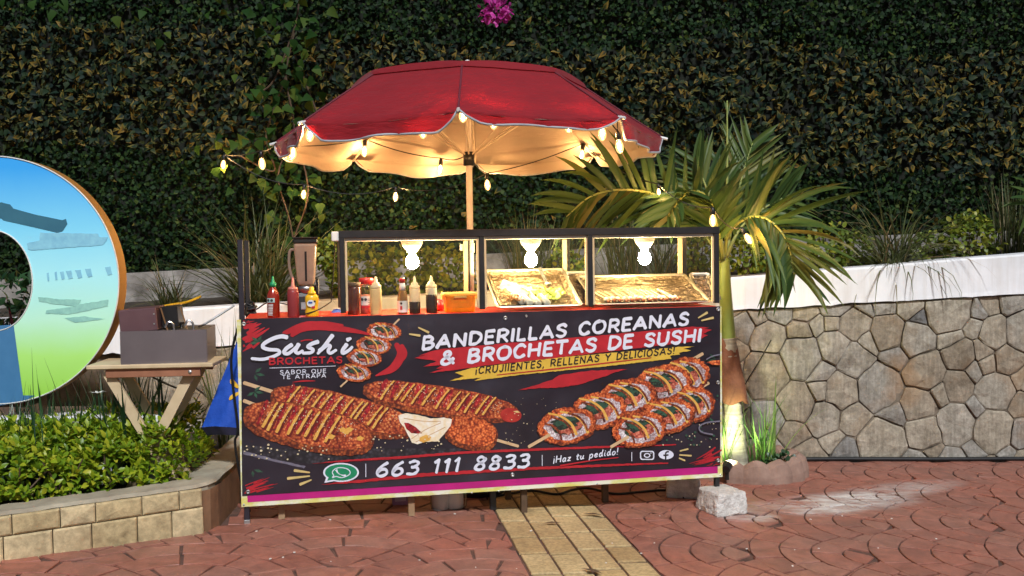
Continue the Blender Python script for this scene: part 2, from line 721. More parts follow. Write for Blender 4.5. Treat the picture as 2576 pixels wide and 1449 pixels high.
# ---- ground sheet, reaching far beyond the frame
g = MB()
def gfn(u, v):
    x, y = lerp(-60, 60, u), lerp(-40, 80, v)
    return (x, y, gz(x) - .006 - .9 * max(0, (abs(x) - 8) / 52) * 0)
g.grid(gfn, 24, 24)
ground = structure(g.build('ground', M['joint']))

# ---- yellow strip of tiles set in the paving
sA, sB = on_ground(1252, 1290), on_ground(1500, 1280)
sC, sD = on_ground(1330, 1449), on_ground(1670, 1449)
sdirn = ((sA - sC) + (sB - sD)).normalized()
sdirn.z = 0
sdirn.normalize()
sperp = Vector((sdirn.y, -sdirn.x, 0))
sw = ((sD - sC).dot(sperp) + (sB - sA).dot(sperp)) / 2
s0 = Vector(((sC.x + sA.x) / 2, (sC.y + sA.y) / 2, 0))
s0 = s0 - sdirn * (s0.y - 0) / sdirn.y          # where the strip's left edge meets y = 0


def strip_coords(x, y):
    q = Vector((x, y, 0)) - s0
    return q.dot(sperp), q.dot(sdirn)


def in_strip(x, y, m=0.0):
    u, _ = strip_coords(x, y)
    return -m < u < sw + m


path = MB()
for k in (0, 1):
    pass
c0 = [s0 + sdirn * 2.6, s0 + sperp * sw + sdirn * 2.6, s0 + sperp * sw + sdirn * 6.1, s0 + sdirn * 6.1]
path.add([(p.x, p.y, gz(p.x) - .010) for p in c0], [(0, 1, 2, 3)])
path_o = structure(path.build('path', M['joint']))


def tile_prism(poly, zlow, ztop, bev, jitter=0.0):
    """closed outline -> stone with a bevelled top; poly is counter clockwise in xy, returns verts and faces about its own centre."""
    n = len(poly)
    cx = sum(p[0] for p in poly) / n
    cy = sum(p[1] for p in poly) / n
    vs, fs = [], []
    for ring, (dz, sh) in enumerate(((zlow, 0), (ztop - bev * .6, 0), (ztop, bev))):
        for i, p in enumerate(poly):
            q = Vector((p[0], p[1], 0))
            if sh:
                c = Vector((cx, cy, 0))
                d = c - q
                L = max(d.length, 1e-5)
                q = q + d * min(.45, sh / L)
            vs.append((q.x - cx, q.y - cy, dz + (random.uniform(-jitter, jitter) if ring == 2 else 0)))
    for r_ in range(2):
        for i in range(n):
            a, b = r_ * n + i, r_ * n + (i + 1) % n
            fs.append((a, b, b + n, a + n))
    fs.append(tuple(2 * n + i for i in range(n)))
    return vs, fs, cx, cy


# tiles: four staggered columns
cw = sw / 4
for c in range(4):
    v0 = 2.75 + (.11 if c % 2 else 0) + random.uniform(-.03, .03)
    while v0 < 5.75:
        L = random.uniform(.21, .27)
        gp = .005
        gv = .0115
        q = []
        for (u, v) in ((c * cw + gp, v0 + gv), ((c + 1) * cw - gp, v0 + gv), ((c + 1) * cw - gp, v0 + L - gv), (c * cw + gp, v0 + L - gv)):
            p = s0 + sperp * u + sdirn * v
            q.append((p.x + random.uniform(-.002, .002), p.y + random.uniform(-.002, .002)))
        vs, fs, cx, cy = tile_prism(q, -.012, .002, .005, .0006)
        vs = [(x, y, z + gz(x + cx) - gz(cx)) for x, y, z in vs]
        if cy > 3.2:
            MB().add(vs, fs).build('tile', M['ytile'], path_o, loc=(cx, cy, gz(cx)))
        v0 += L


# ---- fan pattern of stamped stones
def fan_cells(xr, yr, Rf, rings, ang, width, keep):
    ca, sa = math.cos(ang), math.sin(ang)
    cells = []
    ext = 14
    w = Rf / rings
    off = {}
    for i in range(-ext * 2, ext * 2):
        for j in range(-ext, ext):
            C = (i * Rf / 2, (2 * j + (i % 2)) * Rf)
            X = C[0] * ca - C[1] * sa + 1.0
            Y = C[0] * sa + C[1] * ca + 4.2
            if not (xr[0] - Rf < X < xr[1] + Rf and yr[0] - Rf < Y < yr[1] + Rf):
                continue
            covers = [(C[0] + Rf / 2, C[1] + Rf), (C[0] + Rf / 2, C[1] - Rf), (C[0] + Rf, C[1])]
            for k in range(rings):
                r0, r1 = k * w + .004, (k + 1) * w - .004
                rm = (r0 + r1) / 2
                if k == 0:
                    r0 = .012
                n = max(3, int(round(2 * PI * rm / width)))
                ph = random.random()
                cuts = [2 * PI * (q + ph + random.uniform(-.16, .16)) / n for q in range(n)]
                cuts.append(cuts[0] + 2 * PI)
                for q in range(n):
                    a0, a1 = cuts[q] + .007 / rm, cuts[q + 1] - .007 / rm
                    m = 4
                    poly = [(C[0] + r1 * math.cos(lerp(a0, a1, t / m)), C[1] + r1 * math.sin(lerp(a0, a1, t / m))) for t in range(m + 1)]
                    poly += [(C[0] + r0 * math.cos(lerp(a1, a0, t / m)), C[1] + r0 * math.sin(lerp(a1, a0, t / m))) for t in range(m + 1)]
                    inside = 0
                    out = []
                    for p in poly:
                        for D in covers:
                            d = math.hypot(p[0] - D[0], p[1] - D[1])
                            if d < Rf + .004:
                                inside += 1
                                s_ = (Rf + .004) / max(d, 1e-4)
                                p = (D[0] + (p[0] - D[0]) * s_, D[1] + (p[1] - D[1]) * s_)
                        out.append(p)
                    if inside >= len(poly):
                        continue
                    # clean near-duplicates
                    cl = []
                    for p in out:
                        if not cl or math.hypot(p[0] - cl[-1][0], p[1] - cl[-1][1]) > .006:
                            cl.append(p)
                    if len(cl) > 2 and math.hypot(cl[0][0] - cl[-1][0], cl[0][1] - cl[-1][1]) < .006:
                        cl.pop()
                    if len(cl) < 3:
                        continue
                    A = sum(cl[t][0] * cl[(t + 1) % len(cl)][1] - cl[(t + 1) % len(cl)][0] * cl[t][1] for t in range(len(cl))) / 2
                    if abs(A) < .00015:
                        continue
                    if A < 0:
                        cl.reverse()
                    pts = [(x * ca - y * sa + 1.0 + random.uniform(-.002, .002), x * sa + y * ca + 4.2 + random.uniform(-.002, .002)) for x, y in cl]
                    cx = sum(p[0] for p in pts) / len(pts)
                    cy = sum(p[1] for p in pts) / len(pts)
                    if xr[0] < cx < xr[1] and yr[0] < cy < yr[1] and keep(cx, cy):
                        cells.append((pts, cx, cy))
    return cells


def clip_strip(pts):
    """keep stones off the yellow strip by sliding their corners to its edge."""
    out = []
    for x, y in pts:
        u, v = strip_coords(x, y)
        if -.006 < u < sw + .006:
            u = -.006 if u < sw / 2 else sw + .006
            p = s0 + sperp * u + sdirn * v
            x, y = p.x, p.y
        out.append((x, y))
    return out


cells = fan_cells((.2, 4.6), (2.9, 6.35), .52, 4, 0.0, .20, lambda x, y: strip_coords(x, y)[0] > sw - .04 and y < wallY(x) + .02)
cells += fan_cells((-2.9, .5), (2.9, 6.1), .56, 4, R(-90), .22, lambda x, y: strip_coords(x, y)[0] < .04 and not (x < -1.36 and y > 4.45 + (x + 1.35) * .63))
cells = [(clip_strip(p), x, y) for p, x, y in cells]
cells.sort(key=lambda c: c[1] ** 2 + (c[2]) ** 2 + (100 if abs(c[1]) > .52 * c[2] + .1 or c[2] < 3.55 else 0))
rest = MB()
for k, (pts, cx, cy) in enumerate(cells):
    vs, fs, cx, cy = tile_prism(pts, -.012, .002 + random.uniform(-.0006, .0006), .0035, .0004)
    vs = [(x, y, z + gz(x + cx) - gz(cx)) for x, y, z in vs]
    if k < 298:
        MB().add(vs, fs).build('paving_stone', M['paver'], ground, loc=(cx, cy, gz(cx)))
    else:
        rest.add([(x + cx, y + cy, z + gz(cx)) for x, y, z in vs], fs)
rest.build('paving_stones', M['paver'], ground, kind='stuff')

# litter: two dark dead leaves and pale specks lying on the paving
for i, (px, py, s_) in enumerate(((1492, 1300, .05), (1388, 1322, .045), (1490, 1443, .05))):
    p = on_ground(px, py)
    m = MB()
    m.add([(-s_, 0, .012), (-s_ * .2, s_ * .3, .016), (s_, .01, .013), (-s_ * .1, -s_ * .35, .014), (0, 0, .02)], [(0, 4, 1), (1, 4, 2), (2, 4, 3), (3, 4, 0)])
    o = m.build('fallen_leaf', M['darkwood'], loc=(p.x, p.y, gz(p.x)))
    o.rotation_euler = (0, 0, random.uniform(0, 6))
    tag(o, ['dark dry leaf on the yellow strip near the stall shadow', 'thin dark twig-like leaf on the yellow strip left column', 'dark dry leaf on the yellow strip nearest the camera'][i], 'leaf', 'dead leaves on the yellow strip')
sp = MB()
for k in range(26):
    p = on_ground(random.uniform(640, 2560), random.uniform(1290, 1440))
    r_ = random.uniform(.002, .005)
    sp.box((p.x, p.y, gz(p.x) + .003 + r_ * .4), (r_ * 2, r_ * 1.4, r_ * .8), Matrix.Rotation(random.uniform(0, 3), 3, 'Z'))
o = sp.build('gravel', M['porcelain'], kind='stuff')
o['label'] = 'pale grit scattered on the red paving'
o['category'] = 'grit'


# ---- field stone retaining wall with a white plaster top band
wall = thing('retaining_wall', 'long field stone retaining wall with white plaster top band behind the stall', 'wall', (0, 0, 0))
core = MB()
N = 60
vs = []
xs = [lerp(-4.6, 5.4, i / N) for i in range(N + 1)]
for x in xs:
    y = wallY(x)
    vs += [(x, y, gz(x) - .1), (x, y, capBot(x) + .03), (x, y + .24, capBot(x) + .03), (x, y + .24, gz(x) - .1)]
fs = []
for i in range(N):
    for k in range(3):
        a = i * 4 + k
        fs.append((a, a + 4, a + 5, a + 1))
core.add(vs, fs)
core.build('mortar_bed', M['mortar'], wall)
cap = MB()
N = 220
vs = []
for i in range(N + 1):
    x = lerp(-4.6, 5.4, i / N)
    y = wallY(x)
    jag = noise.noise((x * 6, 3, 0)) * .012 + noise.noise((x * 23, 1, 0)) * .008
    zb, zt = capBot(x) + jag, capTop(x) + noise.noise((x * 2, 9, 0)) * .004
    lip = noise.noise((x * 9, 5, 0)) * .006
    vs += [(x, y + .01, zb), (x, y - .038 + lip, zb + .004), (x, y - .036, zb + .03), (x, y - .034, zt - .012), (x, y - .024, zt), (x, y + .20, zt), (x, y + .21, zt - .06)]
fs = []
for i in range(N):
    for k in range(6):
        a = i * 7 + k
        fs.append((a, a + 7, a + 8, a + 1))
cap.add(vs, fs)
cap.build('plaster_band', M['plaster'], wall, smooth=False)

# irregular stones: weighted cells clipped against their neighbours
seeds = []
tries = 0
sx0, sx1 = -2.35, 4.1
while tries < 9000:
    tries += 1
    big = tries < 5200
    r_ = random.choice((.150, .13, .115, .10, .09)) if tries < 3600 else (.075 if big else .045)
    x = random.uniform(sx0 - .2, sx1 + .2)
    z = random.uniform(gz(x) - .12, capBot(x) + .12)
    if all((x - q[0]) ** 2 + (z - q[1]) ** 2 > (r_ + q[2]) ** 2 * .83 for q in seeds):
        seeds.append((x, z, r_))


def clip_half(poly, nx, nz, d):
    out = []
    for i in range(len(poly)):
        a, b = poly[i], poly[(i + 1) % len(poly)]
        da, db = a[0] * nx + a[1] * nz - d, b[0] * nx + b[1] * nz - d
        if da <= 0:
            out.append(a)
        if (da < 0 < db) or (db < 0 < da):
            t = da / (da - db)
            out.append((a[0] + (b[0] - a[0]) * t, a[1] + (b[1] - a[1]) * t))
    return out


def inset_convex(poly, g_):
    P = poly
    n = len(poly)
    res = list(poly)
    for i in range(n):
        a, b = poly[i], poly[(i + 1) % n]
        ex_, ez_ = b[0] - a[0], b[1] - a[1]
        L = math.hypot(ex_, ez_)
        if L < 1e-6:
            continue
        nx, nz = ez_ / L, -ex_ / L
        res = clip_half(res, nx, nz, a[0] * nx + a[1] * nz - g_)
        if len(res) < 3:
            return []
    return res


def chaikin(poly, q=.2):
    out = []
    n = len(poly)
    for i in range(n):
        a, b = poly[i], poly[(i + 1) % n]
        out.append((lerp(a[0], b[0], q), lerp(a[1], b[1], q)))
        out.append((lerp(a[0], b[0], 1 - q), lerp(a[1], b[1], 1 - q)))
    return out


stones = []
for i, (x, z, r_) in enumerate(seeds):
    lo, hi = gz(x) - .03, capBot(x) - .004
    poly = [(x - .4, lo - .035 * -.4 * 0), (x + .4, lo), (x + .4, hi), (x - .4, hi)]
    # bottom and top follow the slopes
    poly = [(x - .4, gz(x - .4) - .02), (x + .4, gz(x + .4) - .02), (x + .4, capBot(x + .4) - .004), (x - .4, capBot(x - .4) - .004)]
    for j, (x2, z2, r2) in enumerate(seeds):
        if i == j or (x2 - x) ** 2 + (z2 - z) ** 2 > .7 ** 2:
            continue
        dx, dz = x2 - x, z2 - z
        L = math.hypot(dx, dz)
        d = (L * L + r_ * r_ - r2 * r2) / (2 * L)
        nx, nz = dx / L, dz / L
        poly = clip_half(poly, nx, nz, x * nx + z * nz + d)
        if len(poly) < 3:
            break
    if len(poly) < 3:
        continue
    poly = inset_convex(poly, random.uniform(.0025, .0055))
    if len(poly) < 3:
        continue
    A = abs(sum(poly[t][0] * poly[(t + 1) % len(poly)][1] - poly[(t + 1) % len(poly)][0] * poly[t][1] for t in range(len(poly)))) / 2
    if A < .0018:
        continue
    poly = chaikin(poly, .06)
    fine_p = []
    for t in range(len(poly)):
        a, b = poly[t], poly[(t + 1) % len(poly)]
        ns = max(1, int(math.hypot(b[0] - a[0], b[1] - a[1]) / .045))
        fine_p += [(lerp(a[0], b[0], q / ns), lerp(a[1], b[1], q / ns)) for q in range(ns)]
    poly = fine_p
    stones.append((poly, A))
stones.sort(key=lambda s: -s[1])
for poly, A in stones[:298]:
    n = len(poly)
    cx = sum(p[0] for p in poly) / n
    cz = sum(p[1] for p in poly) / n
    if not (sx0 < cx < sx1):
        continue
    tx, tz = random.uniform(-.06, .06), random.uniform(-.06, .06)
    dep = random.uniform(.009, .026)
    vs = []
    for sh, dp in ((0, -.012), (0, dep * .6), (.07, dep * .95), (.42, dep * 1.1)):
        for p in poly:
            x, z = lerp(p[0], cx, sh), lerp(p[1], cz, sh)
            if sh == 0:
                x += noise.noise((p[0] * 13, p[1] * 13, 1)) * .013 + noise.noise((p[0] * 40, p[1] * 40, 1)) * .004
                z += noise.noise((p[0] * 13, p[1] * 13, 5)) * .013 + noise.noise((p[0] * 40, p[1] * 40, 5)) * .004
            d = dp + (0 if dp < 0 else (x - cx) * tx + (z - cz) * tz + noise.noise((x * 14, z * 14, 2)) * .012)
            vs.append((x - cx, -d + wallY(x) - wallY(cx), z - cz))
    vs.append((0, -(dep * 1.15 + noise.noise((cx * 12, cz * 12, 2)) * .006), 0))
    fs = []
    for r_ in range(3):
        for i in range(n):
            a, b = r_ * n + i, r_ * n + (i + 1) % n
            fs.append((a, b, b + n, a + n))
    for i in range(n):
        fs.append((3 * n + i, 3 * n + (i + 1) % n, 4 * n))
    # outline may run clockwise; turn the faces outward (towards the camera)
    ar = sum(poly[t][0] * poly[(t + 1) % n][1] - poly[(t + 1) % n][0] * poly[t][1] for t in range(n))
    if ar < 0:
        fs = [tuple(reversed(f)) for f in fs]
    MB().add(vs, fs).build('stone', M['wallstone'], wall, loc=(cx, wallY(cx), cz), smooth=False)

# ---- planting bed between the two walls, and the low wall behind it
bed = MB()
def bedfn(u, v):
    x = lerp(-4.6, 5.4, u)
    y = lerp(wallY(x) + .19, BACKY + .02, v)
    z = lerp(capTop(x) - .05, capTop(x) + .02, v) + noise.noise((x * 4, y * 4, 0)) * .03
    return (x, y, z)
bed.grid(bedfn, 90, 12)
structure(bed.build('soil_bed', M['soil'], smooth=True))
bw = MB()
N = 80
vs = []
for i in range(N + 1):
    x = lerp(-5.2, 5.8, i / N)
    zt = backTop(x)
    vs += [(x, BACKY, .6), (x, BACKY, zt), (x, BACKY + .14, zt + .003), (x, BACKY + .14, .6)]
fs = []
for i in range(N):
    for k in range(3):
        a = i * 4 + k
        fs.append((a, a + 4, a + 5, a + 1))
bw.add(vs, fs)
o = bw.build('back_wall', M['oldwall'])
tag(o, 'low weathered whitish wall at the foot of the leafy hedge panel', 'wall')

# ---- left planter: block face, rough top, soil
planter = thing('planter', 'low left planter with cream block face and rounded concrete corner', 'planter', (0, 0, 0))
front = [Vector((-3.9, 2.7, 0)), Vector((-2.038, 3.918, 0)), Vector((-1.44, 4.30, 0))]
PT = .218
tin = Vector((-.55, .83, 0)).normalized()          # inward from the block face
arc = []
cA, cB = Vector((-1.44, 4.30, 0)), Vector((-1.335, 4.47, 0))
outline = [front[0], front[1], cA, Vector((-1.385, 4.342, 0)), Vector((-1.348, 4.395, 0)), cB, Vector((-1.36, 5.0, 0)), Vector((-1.40, 5.62, 0)), Vector((-1.41, 5.98, 0))]


def offset_line(pts, d):
    out = []
    for i, p in enumerate(pts):
        t = (pts[min(i + 1, len(pts) - 1)] - pts[max(i - 1, 0)]).normalized()
        out.append(p + Vector((-t.y, t.x, 0)) * d)
    return out


inner = offset_line(outline, .15)
inner_m = offset_line(outline, .012)
cb = MB()
fine_o = []
for a, b in zip(range(len(outline) - 1), range(1, len(outline))):
    seg = max(1, int((outline[b] - outline[a]).length / .05))
    for k in range(seg):
        fine_o.append((outline[a].lerp(outline[b], k / seg), inner[a].lerp(inner[b], k / seg)))
fine_o.append((outline[-1], inner[-1]))
vs = []
for p, q in fine_o:
    j = noise.noise((p.x * 9, p.y * 9, 0)) * .006
    j2 = noise.noise((p.x * 17, p.y * 17, 4)) * .008
    t = (p - q).normalized()
    pp = p - t * .012
    vs += [(pp.x, pp.y, gz(p.x) - .05), (pp.x, pp.y, PT - .02), (p.x - t.x * (.004 + j2), p.y - t.y * (.004 + j2), PT - .012 + j), (p.x - t.x * .02, p.y - t.y * .02, PT + j), (q.x, q.y, PT + j2), (q.x, q.y, .05)]
fs = []
for i in range(len(fine_o) - 1):
    for k in range(5):
        a = i * 6 + k
        fs.append((a, a + 6, a + 7, a + 1))
cb.add(vs, fs)
cb.build('curb', M['curbtop'], planter)
# side face of the curb, brown concrete with painted shade, round the corner and back
sfc = MB()
vs = []
pts = [p for p in fine_o if p[0].y > 4.33]
for p, q in pts:
    t = (p - q).normalized()
    a = p + t * .002
    vs += [(a.x, a.y, gz(p.x) - .03), (a.x + t.x * .004 * noise.noise((p.y * 20, 0, 0)), a.y, .1), (a.x, a.y, PT - .03 + noise.noise((p.x * 20, p.y * 20, 2)) * .01)]
fs = []
for i in range(len(pts) - 1):
    for k in range(2):
        a = i * 3 + k
        fs.append((a, a + 3, a + 4, a + 1))
sfc.add(vs, fs)
sfc.build('shaded_side', M['curbside'], planter)


# block face
def face_x(px):
    """point on the block face line under the picture column px."""
    d = ray(px, 1330)
    a, b = outline[1], outline[2]
    e = b - a
    nrm = Vector((-e.y, e.x, 0))
    t = (a - CAM).dot(nrm) / d.dot(nrm)
    return (CAM + d * t - a).dot(e.normalized())


e_dir = (outline[2] - outline[1]).normalized()
e_nrm = Vector((e_dir.y, -e_dir.x, 0))
HS = PT - .012
zj = .124
bot = [-.62, -.44, -.2] + [face_x(x) for x in (6.5, 131.5, 230, 345, 432, 512)]
top = [-.62, -.33, -.1] + [face_x(x) for x in (30, 152, 241, 358, 452, 510)]
for edges, z0, z1 in ((bot, -.03, zj), (top, zj, HS)):
    for a, b in zip(edges, edges[1:]):
        gp = .0022
        n = 5
        vs, fs = [], []
        zz0, zz1 = z0 + gp, z1 - gp
        L, H = b - a - 2 * gp, zz1 - zz0
        for sh, dp in ((0, 0), (0, .012), (.007, .017)):
            for (u, v) in ((0, 0), (.25, 0), (.5, 0), (.75, 0), (1, 0), (1, .5), (1, 1), (.75, 1), (.5, 1), (.25, 1), (0, 1), (0, .5)):
                uu = a + gp + min(max(u * L, sh), L - sh)
                vv = zz0 + min(max(v * H, sh), H - sh)
                p = outline[1] + e_dir * uu + e_nrm * (dp - .004 + (noise.noise((uu * 14, vv * 14, 1)) * .003 if dp > .013 else 0))
                vs.append((p.x, p.y, vv))
        for r_ in range(2):
            for i in range(12):
                q, w = r_ * 12 + i, r_ * 12 + (i + 1) % 12
                fs.append((q, w, w + 12, q + 12))
        cen = outline[1] + e_dir * (a + b) / 2 + e_nrm * (.016 + random.uniform(-.002, .003))
        vs.append((cen.x, cen.y, (zz0 + zz1) / 2))
        for i in range(12):
            fs.append((24 + i, 24 + (i + 1) % 12, 36))
        MB().add(vs, fs).build('block', M['block'], planter)
# chipped white patches on the top course
for px0, px1 in ((2, 128), (556 * .2604 * 1.0, 0)):
    pass
soilm = MB()
soilm.add([(-5, 2.4, .14), (inner[2].x, inner[2].y + .03, .14), (inner[5].x - .02, inner[5].y, .14), (inner[-1].x, 6.0, .16), (-5, 5.9, .16)], [(0, 1, 2, 3, 4)])
soilm.build('soil', M['soil'], planter)
# a low ledge where the planter meets the wall
ld = MB()
ld.box((-1.235, 5.80, .10), (.30, .32, .30), bevel=.02)
o = ld.build('stone_step', M['curbside'])
tag(o, 'low brown ledge at the foot of the stone wall left of the stall', 'ledge')

# ================================================================== VEGETATION
def leaf_shape(w=.5, rows=((0, .08), (.25, .85), (.5, 1.), (.75, .66)), fold=.12, curl=.15, tipstart=.35):
    V, T, tip = [], [], []
    for t, q in rows:
        z = -curl * t * t
        for s in (-1, 0, 1):
            V.append((s * q * w / 2, t, z + (fold * q * w if s else 0)))
            tip.append(min(1, max(0, (t - tipstart) / (1 - tipstart)) * .8 + abs(s) * .45))
    V.append((0, 1, -curl))
    tip.append(1.0)
    for r_ in range(len(rows) - 1):
        a = r_ * 3
        for k in range(2):
            T += [(a + k, a + k + 1, a + k + 4), (a + k, a + k + 4, a + k + 3)]
    a = (len(rows) - 1) * 3
    T += [(a, a + 1, len(V) - 1), (a + 1, a + 2, len(V) - 1)]
    return np.array(V, dtype=np.float32), np.array(T, dtype=np.int32), np.array(tip, dtype=np.float32)


SMALL = (np.array([(0, 0, 0), (-.42, .5, .10), (0, .5, 0), (.42, .5, .10), (0, 1, -.05)], dtype=np.float32), np.array([(0, 2, 1), (0, 3, 2), (1, 2, 4), (2, 3, 4)], dtype=np.int32), np.array([0, .6, .2, .6, 1], dtype=np.float32))
IVY = leaf_shape(.62, ((0, .30), (.18, 1.), (.45, .80), (.75, .36)), .16, .22, .25)
OVAL = leaf_shape(.50, curl=.25)
ROUND = leaf_shape(.72, ((0, .2), (.25, .9), (.55, 1.), (.85, .6)), .10, .15)
VINE = leaf_shape(.85, ((0, .35), (.15, .95), (.4, .78), (.7, .4)), .10, .2)
BRACT = leaf_shape(.8, ((0, .2), (.3, .9), (.6, 1.), (.85, .55)), .25, -.3)


def unit(a):
    return a / np.maximum(np.linalg.norm(a, axis=-1, keepdims=True), 1e-6)


def frames(ydir, nrm):
    y = unit(ydir)
    z = nrm - y * np.sum(nrm * y, axis=1, keepdims=True)
    z = unit(z)
    x = np.cross(y, z)
    return np.stack([x, y, z], axis=2)          # columns


def place(shape, pos, ydir, nrm, size, rnd=None):
    V, T, tip = shape
    B = frames(ydir, nrm)
    n, k = len(pos), len(V)
    W = np.einsum('nij,kj->nki', B, V) * size[:, None, None] + pos[:, None, :]
    idx = (T[None] + (np.arange(n) * k)[:, None, None]).reshape(-1, 3)
    r = rng.random(n) if rnd is None else rnd
    return W.reshape(-1, 3), idx, np.repeat(r, k), np.tile(tip, n)


def foliage(parent, shape, pos, ydir, nrm, size, m, n_ind=0, order=None, name='leaf', mass='foliage', rnd=None):
    """leaves of a plant: the n_ind that show largest are objects, the rest one mass."""
    base = np.array(parent.location) if parent else np.zeros(3)
    pos = np.asarray(pos, dtype=np.float32) - base
    n = len(pos)
    if order is None:
        order = np.argsort(pos[:, 1])
    ind, rest_i = order[:n_ind], order[n_ind:]
    if len(ind):
        V, T, tip = shape
        sh = np_mesh(name, V, T, m, parent, attrs={'tip': tip, 'rnd': np.zeros(len(V))})
        B = frames(ydir, nrm)
        for q, i in enumerate(ind):
            o = sh if q == 0 else sh.copy()
            if q:
                COL.objects.link(o)
                o.parent = parent
            b, s = B[i], float(size[i])
            o.matrix_local = Matrix(((b[0, 0] * s, b[0, 1] * s, b[0, 2] * s, pos[i, 0]), (b[1, 0] * s, b[1, 1] * s, b[1, 2] * s, pos[i, 1]), (b[2, 0] * s, b[2, 1] * s, b[2, 2] * s, pos[i, 2]), (0, 0, 0, 1)))
    if len(rest_i):
        W, I, r, tp = place(shape, pos[rest_i], ydir[rest_i], nrm[rest_i], size[rest_i], None if rnd is None else rnd[rest_i])
        np_mesh(mass, W, I, m, parent, attrs={'rnd': r, 'tip': tp}, kind='stuff')


def rand_dirs(n, axis, spread):
    return unit(np.array(axis)[None] + rng.normal(0, spread, (n, 3)))


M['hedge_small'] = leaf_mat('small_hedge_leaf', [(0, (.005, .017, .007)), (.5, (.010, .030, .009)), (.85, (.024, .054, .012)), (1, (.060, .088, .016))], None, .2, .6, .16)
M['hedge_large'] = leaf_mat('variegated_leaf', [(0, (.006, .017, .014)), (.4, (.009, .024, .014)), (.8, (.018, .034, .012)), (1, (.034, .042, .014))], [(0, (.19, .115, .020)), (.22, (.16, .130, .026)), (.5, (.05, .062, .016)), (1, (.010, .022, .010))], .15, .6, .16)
M['gold_leaf'] = leaf_mat('golden_shrub_leaf', [(0, (.08, .17, .010)), (.4, (.18, .30, .014)), (.75, (.32, .41, .020)), (1, (.50, .50, .04))], None, .35, .4, .45)
M['dim_shrub'] = leaf_mat('yellow_green_leaf', [(0, (.08, .14, .02)), (.5, (.17, .23, .025)), (1, (.34, .33, .04))], None, .3, .45, .4)
M['vine_leaf'] = leaf_mat('vine_leaf', [(0, (.015, .05, .010)), (.5, (.035, .085, .014)), (1, (.10, .14, .02))], None, .35, .6, .15)
M['palm_leaf'] = leaf_mat('palm_leaflet', [(0, (.030, .070, .018)), (.45, (.055, .105, .024)), (.8, (.095, .14, .028)), (1, (.19, .17, .045))], None, .28, .45, .3)
M['grass_olive'] = leaf_mat('olive_blade', [(0, (.04, .06, .015)), (.5, (.08, .10, .03)), (.85, (.14, .14, .05)), (1, (.32, .22, .12))], None, .25, .5, .4)
M['lily_blade'] = leaf_mat('lily_blade', [(0, (.012, .045, .018)), (.6, (.025, .08, .03)), (1, (.05, .12, .04))], None, .2, .4, .5)
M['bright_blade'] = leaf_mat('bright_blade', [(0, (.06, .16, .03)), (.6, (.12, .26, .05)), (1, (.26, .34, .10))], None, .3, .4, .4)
M['cordyline'] = leaf_mat('burgundy_blade', [(0, (.05, .008, .012)), (.6, (.10, .015, .022)), (1, (.20, .06, .06))], None, .2, .4, .5)
M['magenta'] = leaf_mat('magenta_bract', [(0, (.45, .03, .28)), (.5, (.58, .05, .36)), (1, (.70, .12, .46))], None, .35, .6, .2)
M['petiole'] = simple('palm_stem', (.34, .36, .10), (.20, .26, .06), 9, .45)
M['stem'] = simple('woody_stem', (.10, .065, .035), (.05, .03, .02), 20, .8)
M['crownshaft'] = simple('crownshaft', (.32, .40, .10), (.16, .27, .05), 5, .4, bmp=.1)
M['sheath'] = simple('dry_sheath', (.26, .10, .045), (.14, .05, .025), 6, .75, bmp=.5, bscale=18, bdist=.02)
M['petal'] = simple('white_petal', (.85, .85, .80), None, 10, .6)


def palm_bark():
    m, nt, p = new_mat('palm_bark')
    v = coords(nt, 'Object', (1, 1, 1))
    n = tex_noise(nt, v, 12, 6, .7)
    n2 = tex_noise(nt, coords(nt, 'Object', (2, 2, 30)), 3, 3, .5)
    col = ramp(nt, [(.3, (.30, .27, .20)), (.7, (.52, .48, .36))], n)
    col = mix_col(nt, .6, col, ramp(nt, [(.4, (.6, .6, .6)), (.6, (1.1, 1.1, 1.1))], n2), 'MULTIPLY')
    nt.links.new(col, p.inputs['Base Color'])
    p.inputs['Roughness'].default_value = .8
    bump(nt, p, n, .5, .01)
    return m


M['palmbark'] = palm_bark()

# ---- leafy hedge panel: a dark backing, small box leaves, and a band of larger variegated leaves
hedge = thing('hedge_panel', 'tall dark leafy hedge panel with a band of larger yellow tipped leaves', 'hedge', (0, 7.4, 1.0))
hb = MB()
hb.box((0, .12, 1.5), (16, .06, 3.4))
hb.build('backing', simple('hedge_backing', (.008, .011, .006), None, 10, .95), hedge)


def band(x, z):
    """1 inside the band of large leaves."""
    lo = 1.86 - .045 * x + noise.noise((x * 1.1, 3, 0)) * .10 + noise.noise((x * 4, 8, 0)) * .05
    hi = 2.72 - .03 * x + noise.noise((x * .9, 17, 0)) * .14 + noise.noise((x * 5, 1, 0)) * .06 + (.10 if x < -1.5 else 0)
    return lo < z < hi


def bulge(x, z):
    return .05 * noise.noise((x * 2.3, z * 2.3, 0)) + .05 * noise.noise((x * 6, z * 6, 7))


def hedge_pts(n, large):
    X = rng.uniform(-5.2, 5.2, n)
    Z = rng.uniform(.95, 3.7, n)
    keep = np.array([band(a, b) == large for a, b in zip(X, Z)])
    if large:
        edge = rng.random(n) < .03
        keep = keep | edge
    X, Z = X[keep], Z[keep]
    dep = rng.uniform(0, .13, len(X))
    Y = np.array([7.36 - bulge(a, b) for a, b in zip(X, Z)]) + dep - (.03 if large else 0)
    return np.stack([X, Y, Z], 1)


